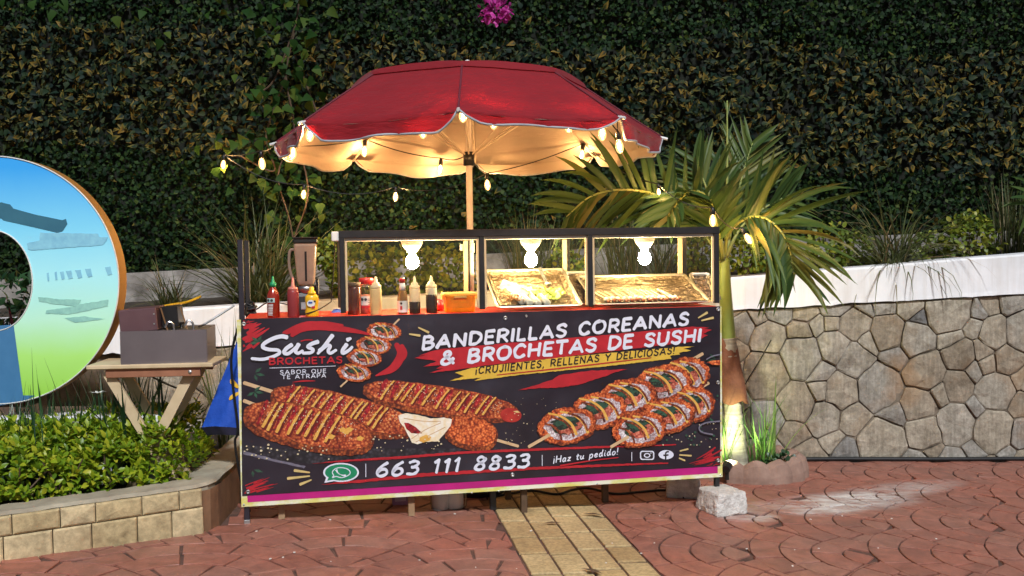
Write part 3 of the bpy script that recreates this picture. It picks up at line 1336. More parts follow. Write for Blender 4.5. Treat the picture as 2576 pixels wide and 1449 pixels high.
P = hedge_pts(92000, False)
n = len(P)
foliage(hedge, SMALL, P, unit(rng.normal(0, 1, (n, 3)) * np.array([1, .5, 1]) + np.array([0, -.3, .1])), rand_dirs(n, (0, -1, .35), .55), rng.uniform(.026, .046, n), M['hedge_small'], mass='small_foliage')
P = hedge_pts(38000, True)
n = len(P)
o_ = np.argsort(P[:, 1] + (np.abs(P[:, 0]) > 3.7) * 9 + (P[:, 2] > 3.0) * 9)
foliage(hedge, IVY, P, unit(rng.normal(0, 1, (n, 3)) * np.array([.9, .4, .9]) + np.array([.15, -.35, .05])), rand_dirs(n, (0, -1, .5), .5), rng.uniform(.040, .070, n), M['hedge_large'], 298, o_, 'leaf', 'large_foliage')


# ---- ribbons for grasses and palms
def blade(base, az, lean, L, w, droop, nseg=6, twist=0.0):
    """a strap leaf: leans out by 'lean', then droops; returns verts, quads."""
    V, Q = [], []
    p = np.array(base, dtype=float)
    ang = lean
    d = L / nseg
    out = np.array([math.cos(az), math.sin(az), 0])
    side = np.array([-math.sin(az), math.cos(az), 0])
    tw = twist
    for k in range(nseg + 1):
        t = k / nseg
        ww = w * (0.75 + .25 * math.sin(PI * min(1, t * 1.3))) * (1 - t ** 2.2) + .0006
        s = side * math.cos(tw) + np.array([0, 0, 1]) * math.sin(tw) * .5
        V += [tuple(p - s * ww / 2), tuple(p + s * ww / 2)]
        ang += droop / nseg * (.4 + 1.2 * t)
        p = p + (out * math.sin(ang) + np.array([0, 0, 1]) * math.cos(ang)) * d
    for k in range(nseg):
        a = 2 * k
        Q.append((a, a + 1, a + 3, a + 2))
    return V, Q


def grass_clump(label, base, n, L, w, m, spread=.05, lean=(.05, .7), droop=(.2, 1.6), az=(0, 2 * PI), name='grass_clump', cat='grass', group=None, nseg=6):
    t = thing(name, label, cat, base, 0, group)
    V, Q, Rn = [], [], []
    for k in range(n):
        a = random.uniform(*az)
        r_ = spread * math.sqrt(random.random())
        b2 = random.uniform(0, 6.28)
        ln = random.uniform(*lean)
        v, q = blade((r_ * math.cos(b2), r_ * math.sin(b2), -.02), a, ln, random.uniform(*L), random.uniform(*w), random.uniform(*droop), nseg, random.uniform(-1, 1))
        o0 = len(V)
        V += v
        Q += [tuple(o0 + i for i in f) for f in q]
        Rn += [random.random()] * len(v)
    np_mesh('blades', V, Q, m, t, attrs={'rnd': Rn}, kind='stuff')
    return t


def bedz(x, y):
    return lerp(capTop(x) - .05, capTop(x) + .02, (y - wallY(x) - .19) / (BACKY - wallY(x)))


def bed_pt(px, Y, py=650):
    p = at(px, py, Y)
    return (p.x, Y, bedz(p.x, Y))


grass_clump('big arching olive grass clump on the wall left of the stall', bed_pt(655, 6.45, 760), 330, (.35, .92), (.009, .017), M['grass_olive'], .13, (.05, 1.0), (.2, 1.5), group='grass clumps on top of the wall')
grass_clump('tall thin grass behind the red umbrella pole', bed_pt(1318, 6.75), 150, (.35, .62), (.006, .011), M['grass_olive'], .09, (.0, .45), (.05, .6), group='grass clumps on top of the wall')
grass_clump('thin grass behind the right bay of the display case', bed_pt(1575, 6.75), 170, (.35, .60), (.006, .011), M['grass_olive'], .12, (.0, .5), (.05, .7), group='grass clumps on top of the wall')
grass_clump('tangled dry grass behind the middle bay of the case', bed_pt(1400, 6.9), 170, (.3, .6), (.006, .012), M['grass_olive'], .16, (.0, .9), (.1, 1.4), group='grass clumps on top of the wall')
grass_clump('tangled dry grass behind the skewer bay of the case', bed_pt(1690, 6.9), 170, (.3, .6), (.006, .012), M['grass_olive'], .16, (.0, .9), (.1, 1.4), group='grass clumps on top of the wall')
grass_clump('drooping grass clump hanging over the white wall right of the palm', bed_pt(2245, 6.48), 280, (.30, .78), (.008, .014), M['grass_olive'], .09, (.15, 1.25), (.3, 2.6), group='grass clumps on top of the wall')
grass_clump('single tall stiff grass stalk rising from the drooping clump', bed_pt(2262, 6.6), 5, (.5, .66), (.010, .016), M['grass_olive'], .02, (.0, .08), (.0, .1), group='grass clumps on top of the wall')
grass_clump('upright reedy grass at the right edge behind the white wall', bed_pt(2535, 6.8), 90, (.35, .62), (.006, .011), M['grass_olive'], .10, (.0, .3), (.0, .4), group='grass clumps on top of the wall')
grass_clump('dark thin grass beside the round letter behind the fryer', bed_pt(430, 6.55), 150, (.2, .45), (.005, .009), M['grass_olive'], .08, (.1, 1.0), (.2, 1.6), group='grass clumps on top of the wall')
grass_clump('brown grass clump in front of the stones under the bench', (-1.55, 5.55, .15), 60, (.45, .85), (.010, .018), M['grass_olive'], .10, (.0, .35), (.0, .5))
# lilies
grass_clump('dark green strappy lily leaves in front of the round letter', (-2.25, 4.68, .16), 240, (.28, .54), (.012, .022), M['lily_blade'], .26, (.0, .35), (.0, .4), name='lily_clump', cat='plant', group='lilies in the planter')
grass_clump('dark lily leaves at the far left of the planter', (-2.85, 4.68, .16), 150, (.28, .48), (.012, .022), M['lily_blade'], .30, (.0, .35), (.0, .4), name='lily_clump', cat='plant', group='lilies in the planter')
grass_clump('tall lily leaves crossing the bench legs', (-1.83, 4.80, .16), 120, (.40, .66), (.013, .024), M['lily_blade'], .16, (.0, .55), (.0, .5), name='lily_clump', cat='plant', group='lilies in the planter')
grass_clump('few long thin lily leaves reaching over the round letter', (-2.08, 4.52, .16), 12, (.55, .70), (.009, .014), M['lily_blade'], .26, (.05, .30), (.0, .25), name='lily_clump', cat='plant', group='lilies in the planter')
# white lily flower
fl = at(247, 990, 4.55)
t = thing('lily_flower', 'white lily flower on a thin stalk beside the bench', 'flower', (fl.x, fl.y, .16))
m = MB()
m.tube([(0, 0, 0), (.01, 0, (fl.z - .16) * .6), (0, 0, fl.z - .16)], .003, 6)
m.build('stalk', M['lily_blade'], t)
for k in range(6):
    a = k * PI / 3 + .2
    v, q = blade((0, -.002, fl.z - .16), a, 1.1, .042, .013, .6, 4)
    MB().add(v, q).build('petal', M['petal'], t)
# burgundy plant seen through the letter
grass_clump('burgundy strap leaved plant seen through the hole of the round letter', (-2.60, 5.30, .45), 34, (.34, .70), (.035, .06), M['cordyline'], .07, (.05, .8), (.1, .9), name='cordyline', cat='plant')
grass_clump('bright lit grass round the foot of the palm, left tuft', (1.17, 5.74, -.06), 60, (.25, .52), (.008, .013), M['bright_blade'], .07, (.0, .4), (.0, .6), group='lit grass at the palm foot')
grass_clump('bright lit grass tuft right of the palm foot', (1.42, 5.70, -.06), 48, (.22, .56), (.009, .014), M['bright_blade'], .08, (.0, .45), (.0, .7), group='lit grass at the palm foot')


# ---- shrubs
def ball_shrub(label, c, r, n, m, size=(.026, .045), n_ind=0, shape=ROUND, squash=(1, .8, 1), group=None):
    t = thing('shrub', label, 'shrub', (c[0], c[1], c[2] - r[2]), 0, group)
    d = unit(rng.normal(0, 1, (n, 3)))
    rad = rng.uniform(.55, 1.0, n) ** .6
    lump = np.array([1 + .28 * noise.noise(Vector((float(a[0]) * 2.2 + c[0] * 5, float(a[1]) * 2.2, float(a[2]) * 2.2))) for a in d])
    P_ = np.array(c)[None] + d * (rad * lump)[:, None] * np.array(r)[None]
    yd = unit(d * .7 + rng.normal(0, .6, (n, 3)) + np.array([0, 0, -.1]))
    nr = unit(d + rng.normal(0, .5, (n, 3)) + np.array([0, -.2, .5]))
    foliage(t, shape, P_, yd, nr, rng.uniform(*size, n), m, n_ind)
    sm = MB()
    for k in range(7):
        q = Vector(unit(rng.normal(0, 1, (1, 3)))[0]) * .7
        sm.tube([(0, 0, -.04), (q.x * r[0] * .4, q.y * r[1] * .4, r[2] * .6), (q.x * r[0], q.y * r[1], r[2] * (1 + q.z))], [.008, .005, .003], 5)
    sm.build('stem', M['stem'], t, kind='stuff')
    return t


def shrub_px(label, px, py, Y, rp, n, size=(.026, .045), m='dim_shrub', hh=1.0, group='yellow green shrubs on top of the wall'):
    c = at(px, py, Y)
    r_ = rp / F * Y
    return ball_shrub(label, tuple(c), (r_, r_ * .7, r_ * hh), n, M[m], size, 0, ROUND, group=group)


shrub_px('round yellow green shrub near the right edge on the wall', 2440, 598, 6.75, 66, 520, (.028, .046))
shrub_px('small shrub half hidden by the right palm frond', 2085, 620, 6.7, 56, 330)
shrub_px('shrub on the wall just right of the palm trunk', 1880, 645, 6.6, 48, 300)
shrub_px('lamp lit shrub behind the left end of the display case', 905, 690, 6.45, 80, 700)
shrub_px('lamp lit shrub behind the first display lamp', 1025, 690, 6.5, 78, 700)
shrub_px('lamp lit shrub left of the umbrella pole behind the case', 1125, 690, 6.45, 72, 650)
shrub_px('dim shrub behind the last display post', 1760, 640, 6.7, 55, 360)
shrub_px('sparse shrub behind the blender', 840, 640, 6.6, 52, 300)
shrub_px('shrub behind the lit bulb at the palm stem', 1940, 640, 6.85, 62, 420)
shrub_px('low shrub between palm frond and hanging grass clump', 2150, 640, 6.9, 55, 360)
shrub_px('low shrub beneath the round yellow green one', 2340, 632, 6.95, 48, 300)
shrub_px('low leafy plant behind the middle bay of the case', 1420, 680, 6.6, 52, 320)
shrub_px('leafy shrub cut by the right edge of the view', 2590, 590, 6.8, 40, 200)

ball_shrub('dark leafy plant seen through the hole of the round letter', tuple(at(20, 790, 5.65)), (.28, .14, .24), 420, M['lily_blade'], (.05, .08), 0, OVAL)

# ---- golden shrub bed in the front planter
gold = thing('golden_shrub', 'bright yellow green clipped shrub filling the block faced planter', 'shrub', (-1.9, 4.35, .14))
pos, yd, nr = [], [], []
e2 = Vector((e_dir.x, e_dir.y, 0))
nin = Vector((-e_dir.y, e_dir.x, 0))
if nin.y < 0:
    nin = -nin
Ltot = 0
def shrub_h(s, d):
    """height above the soil at s along the face and d behind it."""
    h = .33 * (1 - math.exp(-max(0, d - .09) * 11)) + .035 * noise.noise((s * 5, d * 5, 0)) + .03 * noise.noise((s * 11, d * 11, 3))
    return max(.02, h)
for k in range(1800):
    s = random.uniform(-1.15, 1.0)
    d = .125 + .68 * random.random() ** 1.2
    p0 = outline[1] + e2 * s + nin * d
    # keep inside the corner
    if p0.x > -1.50 + .02 * (p0.y - 4.3) and p0.y > 4.3:
        continue
    if p0.x > -1.50:
        continue
    h = shrub_h(s, d) * min(1, .35 + (-1.48 - p0.x) * 6)
    h2 = shrub_h(s, d - .04)
    slope = (h - h2) / .04
    nvec = Vector((0, 0, 1)) - nin * min(2.2, max(-1, slope))
    nvec.normalize()
    depth = random.random() ** 2 * .12
    tip = p0 + Vector((0, 0, .14 + h)) - nvec * depth
    ax = (nvec + Vector((random.gauss(0, .35), random.gauss(0, .35), .35 + random.gauss(0, .25)))).normalized()
    u = ax.cross(Vector((.3, .2, .9))).normalized()
    v = ax.cross(u)
    nl = random.randint(6, 10)
    for q in range(nl):
        a = q * 2.4 + random.random()
        b = q / nl
        out = u * math.cos(a) + v * math.sin(a)
        pos.append(tuple(tip - ax * (b * .065) + out * .004))
        dirn = (out * (.35 + b * .9) + ax * (1.0 - b * .75)).normalized()
        yd.append(tuple(dirn))
        nr.append(tuple((ax * .9 - out * .5 + Vector((random.gauss(0, .2), random.gauss(0, .2), .2))).normalized()))
pos, yd, nr = np.array(pos), np.array(yd), np.array(nr)
n = len(pos)
vis = pos[:, 1] - .9 * pos[:, 2] + (pos[:, 0] < -2.15) * 5
foliage(gold, OVAL, pos, yd, nr, rng.uniform(.028, .047, n), M['gold_leaf'], 298, np.argsort(vis))
sm = MB()
for k in range(60):
    s, d = random.uniform(-1.1, .5), random.uniform(.2, .6)
    p0 = outline[1] + e2 * s + nin * d - Vector(gold.location)
    if p0.x + gold.location.x > -1.5:
        continue
    sm.tube([(p0.x, p0.y, 0), (p0.x + random.gauss(0, .02), p0.y + random.gauss(0, .02), .12), (p0.x + random.gauss(0, .05), p0.y + random.gauss(0, .05), .22)], [.006, .005, .003], 5)
sm.build('stem', M['stem'], gold, kind='stuff')

# ---- climbing vine with larger leaves hanging down the hedge
vine = thing('climbing_vine', 'climbing vine with larger bright leaves hanging down the hedge left of the umbrella', 'vine', (-1.55, 7.1, 1.3))
pos, sz = [], []
for cx, cy, sx_, sy_, n in ((745, 50, 42, 55, 34), (735, 125, 38, 45, 26), (705, 190, 50, 45, 26), (640, 235, 36, 40, 12), (742, 320, 40, 60, 24), (660, 345, 40, 55, 20), (690, 430, 62, 45, 20), (770, 480, 26, 50, 16), (715, 560, 36, 55, 18), (748, 645, 26, 45, 12), (590, 390, 50, 30, 9), (810, 300, 30, 50, 9), (820, 580, 24, 30, 6), (130, 12, 90, 12, 10), (400, 60, 60, 40, 8), (560, 20, 60, 20, 8)):
    for k in range(n):
        p = at(random.gauss(cx, sx_ * .9), random.gauss(cy, sy_), random.uniform(6.98, 7.2))
        if len(pos) >= 299:
            continue
        pos.append(tuple(p))
        sz.append(random.uniform(.055, .10))
pos, sz = np.array(pos), np.array(sz)
n = len(pos)
foliage(vine, VINE, pos, unit(rng.normal(0, .7, (n, 3)) + np.array([0, -.3, -.55])), rand_dirs(n, (0, -1, .6), .45), sz, M['vine_leaf'], n)
sm = MB()
for pts in (((760, -60), (745, 60), (720, 190), (740, 330), (700, 440), (730, 560), (752, 690)), ((745, 60), (690, 200), (640, 240)), ((720, 190), (670, 340), (690, 430), (600, 390)), ((740, 330), (775, 480), (740, 600)), ((735, 120), (800, 290))):
    sm.tube([tuple(p - Vector(vine.location)) for p in catmull([at(x, y, 7.12) for x, y in pts], 6)], .006, 5)
sm.build('stem', M['stem'], vine, kind='stuff')

# ---- bougainvillea sprig hanging into the top of the view
bg_c = at(1244, 28, 6.6)
bou = thing('bougainvillea', 'magenta bougainvillea sprig hanging in front of the hedge at the top', 'flower', tuple(bg_c))
n = 120
d = unit(rng.normal(0, 1, (n, 3)))
P_ = np.array(bg_c)[None] + d * rng.uniform(.3, 1, (n, 1)) * np.array([.10, .06, .075])[None]
foliage(bou, BRACT, P_, unit(d + rng.normal(0, .6, (n, 3))), unit(d + rng.normal(0, .6, (n, 3))), rng.uniform(.028, .045, n), M['magenta'], n, name='bract')
m = MB()
m.tube([(0, 0, -.06), (.005, 0, 0), (-.02, .02, .3), (-.1, .1, .8)], .004, 5)
m.build('stem', M['stem'], bou)


# ---- palms
def frond(parent, pts, n, Lmax, w, plane, fwd=.55, droop=.5, t0=.16, jit=.12, stem=(.012, .003), both=True, tipgrow=.35):
    """rachis through world points; leaflets lie in the plane spanned by the rachis and 'plane'."""
    base = Vector(parent.location)
    path_ = [p - base for p in catmull(pts, 8)]
    m = MB()
    N = len(path_)
    m.tube(path_, [lerp(stem[0], stem[1], i / (N - 1)) for i in range(N)], 6)
    fr = m.build('frond', M['petiole'], parent, smooth=True)
    cum = [0]
    for a, b in zip(path_, path_[1:]):
        cum.append(cum[-1] + (b - a).length)
    tot = cum[-1]

    def sample(t):
        s = t * tot
        for i in range(N - 1):
            if cum[i + 1] >= s:
                q = (s - cum[i]) / max(1e-6, cum[i + 1] - cum[i])
                return path_[i].lerp(path_[i + 1], q), (path_[min(i + 2, N - 1)] - path_[max(i - 1, 0)]).normalized()
        return path_[-1], (path_[-1] - path_[-2]).normalized()
    for k in range(n):
        for sgn in ((-1, 1) if both else (1,)):
            t = t0 + (1 - t0) * (k + random.uniform(.1, .9)) / n
            p, tg = sample(min(t, .995))
            sd_ = Vector(plane) - tg * Vector(plane).dot(tg)
            sd_.normalize()
            nrm = tg.cross(sd_)
            L = Lmax * (.45 + .62 * math.sin(PI * min(1, max(0, (t - t0) / (1 - t0)) ** .8 * .85 + .12))) * random.uniform(.85, 1.1)
            f = fwd + tipgrow * t
            d = (tg * f + sd_ * sgn * (1.05 - .35 * t) + nrm * random.gauss(.15, jit) + Vector((random.gauss(0, jit), random.gauss(0, jit), random.gauss(0, jit)))).normalized()
            ns = 6
            V, Q = [], []
            q = p.copy()
            wdir = d.cross(Vector((random.gauss(0, .3), -1, .5 + random.gauss(0, .4)))).normalized()
            ww = w * random.uniform(.8, 1.15)
            dr = droop * random.uniform(.4, 1.5)
            for i in range(ns + 1):
                s = i / ns
                wd = ww * (.35 + .65 * math.sin(PI * min(1, .18 + s * .55))) * (1 - s ** 3) + .0008
                up = wdir.cross(d) * wd * .22
                V += [q - wdir * wd / 2 + up, q.copy(), q + wdir * wd / 2 + up]
                d = (d + Vector((0, 0, -1)) * dr * s / ns * 1.6).normalized()
                wdir = (wdir - d * wdir.dot(d)).normalized()
                q = q + d * L / ns
            for i in range(ns):
                a = 3 * i
                Q += [(a, a + 1, a + 4, a + 3), (a + 1, a + 2, a + 5, a + 4)]
            np_mesh('leaflet', [tuple(v) for v in V], Q, M['palm_leaf'], fr, smooth=True, attrs={'rnd': [0.0] * len(V)})
    return fr


def atp(l):
    return [at(a, b, Y) for a, b, Y in l]


pb = on_ground(1852, 1187)
palm = thing('palm_tree', 'small feather palm with lit pale trunk and green crownshaft right of the stall', 'palm', tuple(pb))
L0 = Vector(pb)
m = MB()
ax = [at(1851, 1195, 5.78), at(1848, 1110, 5.78), at(1843, 1020, 5.78), at(1838, 930, 5.78), at(1832, 850, 5.78)]
pth = catmull(ax, 14)
rad = []
for i in range(len(pth)):
    t = i / (len(pth) - 1)
    rad.append(lerp(.080, .046, min(1, t * 1.9)) + (.0035 if i % 4 == 0 else 0))
m.tube([p - L0 for p in pth], rad, 18)
m.build('trunk', M['palmbark'], palm, smooth=True)
m = MB()
cs = catmull([at(1832, 856, 5.78), at(1828, 790, 5.78), at(1824, 720, 5.78), at(1822, 650, 5.78)], 8)
m.tube([p - L0 for p in cs], [lerp(.044, .031, i / (len(cs) - 1)) for i in range(len(cs))], 16)
m.build('crownshaft', M['crownshaft'], palm, smooth=True)
# dry hanging sheath
m = MB()
def shf(u, v):
    a = lerp(-1.0, 4.0, u)
    p = at(lerp(1828, 1846, v), lerp(850, 1012, v), 5.78) - L0
    r_ = lerp(.046, .082, v ** .7) * (1 + .10 * noise.noise((a * 2, v * 3, 0))) * (1 - .25 * max(0, v - .8) * 5 * abs(math.sin(a * 1.5)))
    return (p.x + math.cos(a - 2.5) * r_, p.y + math.sin(a - 2.5) * r_ * .8, p.z + .02 * noise.noise((a, 4, v)) * v)
m.grid(shf, 22, 12)
m.build('dry_sheath', M['sheath'], palm, smooth=True)
frond(palm, atp([(1815, 655, 5.75), (1761, 572, 5.66), (1659, 497, 5.52), (1598, 479, 5.42), (1534, 480, 5.34), (1478, 499, 5.28), (1425, 545, 5.24)]), 21, .42, .034, (0, -.25, 1), .55, .55, .22)
frond(palm, atp([(1820, 655, 5.74), (1806, 570, 5.62), (1780, 500, 5.48), (1747, 480, 5.38), (1712, 500, 5.30), (1680, 550, 5.24)]), 19, .34, .033, (.75, -.2, .5), .45, .5, .25)
frond(palm, atp([(1822, 650, 5.76), (1832, 590, 5.66), (1864, 556, 5.56), (1904, 544, 5.46), (1941, 558, 5.40), (1972, 592, 5.36), (1990, 640, 5.33), (1998, 690, 5.32)]), 22, .47, .034, (.35, -.2, .8), .55, .95, .38)
frond(palm, atp([(1826, 650, 5.83), (1829, 450, 5.86), (1829, 253, 5.9)]), 3, .10, .014, (1, 0, 0), 2.5, .05, .6, .05, (.012, .004))
frond(palm, atp([(1828, 640, 5.85), (1845, 540, 5.9), (1868, 440, 5.94), (1893, 360, 5.97)]), 18, .36, .030, (1, -.1, 0), .75, .2, .25)
frond(palm, atp([(1822, 645, 5.82), (1800, 540, 5.86), (1772, 460, 5.9), (1745, 400, 5.92)]), 17, .34, .030, (1, -.2, .1), .75, .25, .25)
frond(palm, atp([(1826, 650, 5.80), (1862, 575, 5.84), (1920, 525, 5.86), (1985, 490, 5.9)]), 15, .36, .030, (-.3, -.2, 1), .7, .45, .25)
frond(palm, atp([(1820, 650, 5.72), (1806, 580, 5.56), (1796, 530, 5.44), (1788, 500, 5.34)]), 11, .28, .042, (1, -.2, .2), .9, .2, .3)
# ring of scalloped kerb and soil
rc = Vector((1.335, 5.76, gz(1.335)))
ringo = thing('palm_ring', 'scalloped reddish concrete ring round the foot of the palm', 'planter ring', tuple(rc))
m = MB()
def rg(u, v):
    a = 2 * PI * u
    sc_ = 1 + .06 * abs(math.sin(a * 7))
    prof = ((.235, -.06), (.24, .05), (.255, .085), (.29, .095), (.325, .075), (.34, .03), (.345, -.06))
    r_, z = prof[int(round(v * 6))]
    k = 1 + (.05 * abs(math.sin(a * 7)) if v > .3 else 0)
    return (r_ * k * math.cos(a), r_ * k * math.sin(a) * .85, z * (1 + .35 * abs(math.sin(a * 7))) + noise.noise((a * 6, v * 6, 1)) * .006)
m.grid(rg, 112, 6)
m.build('kerb_ring', simple('ring_concrete', (.34, .22, .17), (.20, .12, .09), 9, .9, bmp=.5, bscale=40), ringo, smooth=False)
m = MB()
m.lathe([(.30, -.01), (.20, .03), (.001, .045)], 20)
m.build('soil', M['soil'], ringo)
t = ball_shrub('low dark creeping plant inside the palm ring', (1.50, 5.62, .0), (.09, .06, .05), 90, M['lily_blade'], (.025, .04))
# uplight in the ring
ul = thing('ground_spotlight', 'small ground spotlight lighting the palm trunk from the ring', 'spotlight', (1.165, 5.46, gz(1.25) + .06))
m = MB()
m.tube([(0, 0, -.03), (0, 0, .03)], .012, 8)
m.build('stake', M['blackplastic'], ul)
up_d = Vector((.125, .30, .10)).normalized()
m = MB()
m.tube([Vector((0, 0, .04)) - up_d * .03, Vector((0, 0, .04)) + up_d * .02], [.022, .028], 12)
m.build('housing', M['blackplastic'], ul)
ld_ = bpy.data.lights.new('palm_uplight', 'SPOT')
ld_.energy = 20
ld_.color = (.92, 1.0, .55)
ld_.spot_size = R(95)
ld_.spot_blend = .6
ld_.shadow_soft_size = .02
lo_ = bpy.data.objects.new('palm_uplight', ld_)
COL.objects.link(lo_)
lo_.parent = ul
lo_.location = Vector((0, 0, .04)) + up_d * .035
lo_.rotation_euler = (-up_d).to_track_quat('Z', 'Y').to_euler()

# second palm at the right edge, mostly outside the view
p2b = at(2800, 660, 6.75)
palm2 = thing('palm_tree', 'palm whose frond tips reach into the right edge of the view', 'palm', (p2b.x, p2b.y, bedz(p2b.x, 6.75)))
m = MB()
m.tube([(0, 0, -.05), (.01, 0, .3), (0, 0, .6)], [.05, .04, .035], 12)
m.build('trunk', M['palmbark'], palm2, smooth=True)
frond(palm2, atp([(2800, 560, 6.7), (2740, 500, 6.6), (2680, 480, 6.5), (2625, 495, 6.45), (2590, 520, 6.42)]), 14, .36, .036, (0, -.2, 1), .5, .4, .2)

# ================================================================== THE STALL
TL = at(605, 803, 4.5)
TR = on_z(1812, 770, TL.z)
TH = math.atan2(TR.y - TL.y, TR.x - TL.x)
EX = Vector((math.cos(TH), math.sin(TH), 0))
EY = Vector((-math.sin(TH), math.cos(TH), 0))
OC = Vector((TL.x, TL.y, 0))
ZC = TL.z                      # counter height
WC = (TR - TL).length
DC = .45                       # depth of the stall


def CF(px, py, d=0.0):
    """stall coordinates (x, z) of a picture point on the plane d behind the stall front."""
    r_ = ray(px, py)
    o = OC + EY * d
    t = (o - CAM).dot(EY) / r_.dot(EY)
    q = CAM + r_ * t - OC
    return q.dot(EX), q.z


def W_(x, y, z):
    p = OC + EX * x + EY * y
    return (p.x, p.y, z)


cart = thing('food_stall', 'black framed street food stall with red counter and lit glass display case', 'food stall', tuple(OC), TH)
ZT = 1.322
xs = [CF(862, 690)[0], CF(1213, 690)[0], CF(1486, 690)[0], CF(1804, 680)[0]]
pw_ = .024
# posts of the front and the legs
for x, y, z0, z1, m in ((.006, .012, gz(OC.x) - .0, 1.288, 'purple_lit_black'), (.008, DC, -.02, 1.288, 'black'), (xs[3] - .004, .012, .004, ZC - .04, 'black'), (xs[3] - .004, DC, -.06, ZC - .04, 'black')):
    MB().box((x, y, (z0 + z1) / 2), (pw_, pw_, z1 - z0), bevel=.002).build('leg', M[m], cart)
for x, y in ((.006, .012), (.008, DC)):
    p = OC + EX * x + EY * y
    MB().box((x, y, gz(p.x) + .008), (pw_ + .004, pw_ + .004, .02), bevel=.002).build('leg_foot', M['zinc'], cart)
for x in (xs[0], xs[1], xs[2], xs[3]):
    MB().box((x, .012, (ZC + ZT) / 2), (pw_, pw_, ZT - ZC - .03), bevel=.002).build('post', M['black'], cart)
    MB().box((x, DC, (ZC + ZT) / 2), (pw_, pw_, ZT - ZC - .03), bevel=.002).build('post', M['black'], cart)
xm0, xm1 = xs[0] - pw_ / 2, xs[3] + pw_ / 2
for y in (.012, DC):
    MB().box(((xm0 + xm1) / 2, y, ZT - .016), (xm1 - xm0 + .004, pw_ + .004, .034), bevel=.002).build('rail', M['black'], cart)
for x in (xs[0], xs[3]):
    MB().box((x, (DC + .012) / 2, ZT - .017), (pw_, DC - .04, .03), bevel=.002).build('rail', M['black'], cart)
# white ceiling board of the case, with light pine strips along the glass
MB().box(((xm0 + xm1) / 2, DC / 2 + .006, ZT - .040), (xm1 - xm0 - .03, DC - .02, .012)).build('ceiling_board', M['porcelain'], cart)
for i in range(3):
    a, b = xs[i] + pw_ / 2 + .001, xs[i + 1] - pw_ / 2 - .001
    for x in (a + .005, b - .005):
        MB().box((x, .014, (ZC + ZT) / 2 - .012), (.009, .012, ZT - ZC - .07)).build('glazing_bead', M['pinewood'], cart)
    MB().box(((a + b) / 2, .010, (ZC + ZT) / 2 - .012), (b - a - .018, .004, ZT - ZC - .072)).build('glass_pane', M['glass'], cart)
# thin back posts of pale wood inside
for px in (1172, 1421, 1711):
    x = CF(px, 690, DC - .03)[0]
    MB().box((x, DC - .03, (ZC + ZT) / 2 - .01), (.020, .018, ZT - ZC - .08)).build('back_post', M['pinewood'], cart)
# electric box at the left end of the top rail
MB().box((xs[0] - .030, .03, ZT - .025), (.034, .05, .045), bevel=.004).build('socket_box', M['whiteplastic'], cart)
# counter
MB().box((WC / 2, DC / 2 + .006, ZC - .012), (WC - .03, DC - .012, .024), bevel=.003).build('counter_top', M['redtop'], cart)
for y in (.03, DC - .015):
    MB().box((WC / 2, y, ZC - .045), (WC - .06, .02, .04)).build('counter_rail', M['darkwood'], cart)
# front board: white and yellow painted edge round a magenta field
def board_mat():
    m, nt, p = new_mat('yellow_white_paint')
    v = coords(nt)
    n = tex_noise(nt, coords(nt, 'Object', (2.2, 2.2, 6)), 2.3, 6, .7)
    col = ramp(nt, [(.42, (.66, .60, .16)), (.50, (.70, .68, .34)), (.56, (.76, .75, .60))], n)
    nt.links.new(col, p.inputs['Base Color'])
    p.inputs['Roughness'].default_value = .55
    return m
M['boardpaint'] = board_mat()
M['magenta_paint'] = simple('magenta_paint', (.52, .012, .20), (.40, .008, .16), 7, .5)
x0, z0 = CF(608, 1275)
x1, z1 = CF(1815, 1198)
MB().box(((x0 + x1) / 2, -.006, (z0 + ZC) / 2), (x1 - x0, .012, ZC - z0 - .004)).build('front_board', M['boardpaint'], cart)
ma, mb_ = CF(623, 1262)
mc, md = CF(1803, 1188)
MB().box(((ma + mc) / 2, -.0125, (mb_ + .2) / 2), (mc - ma, .001, .2 - mb_)).build('painted_field', M['magenta_paint'], cart)
MB().box(((x0 + x1) / 2, .010, z0 + .012), (x1 - x0 - .002, .018, .026)).build('bottom_rail', M['zinc'], cart)
for px, py in ((614, 1268), (1254 * 1, 1234), (1186, 1238), (1500, 1216), (1810, 1193)):
    x, z = CF(px, py)
    MB().lathe([(.005, 0), (.005, .002), (.003, .003)], 8, (x, -.012, z), rot=Matrix.Rotation(R(90), 3, 'X')).build('screw', M['zinc'], cart)
# inner wooden and steel legs seen below the board
for px, py, d, m in ((709, 1305, .10, 'wood'), (1035, 1297, .08, 'wood'), (1240, 1282, .14, 'black'), (1318, 1289, .07, 'darkwood'), (1522, 1263, .22, 'darkwood'), (1278, 1256, .42, 'darkwood')):
    p = on_ground(px, py)
    q = p - OC
    x, y = q.dot(EX), q.dot(EY)
    MB().box((x, y, (gz(p.x) + ZC - .05) / 2), (.030, .030, ZC - .05 - gz(p.x)), bevel=.002).build('inner_leg', M[m], cart)

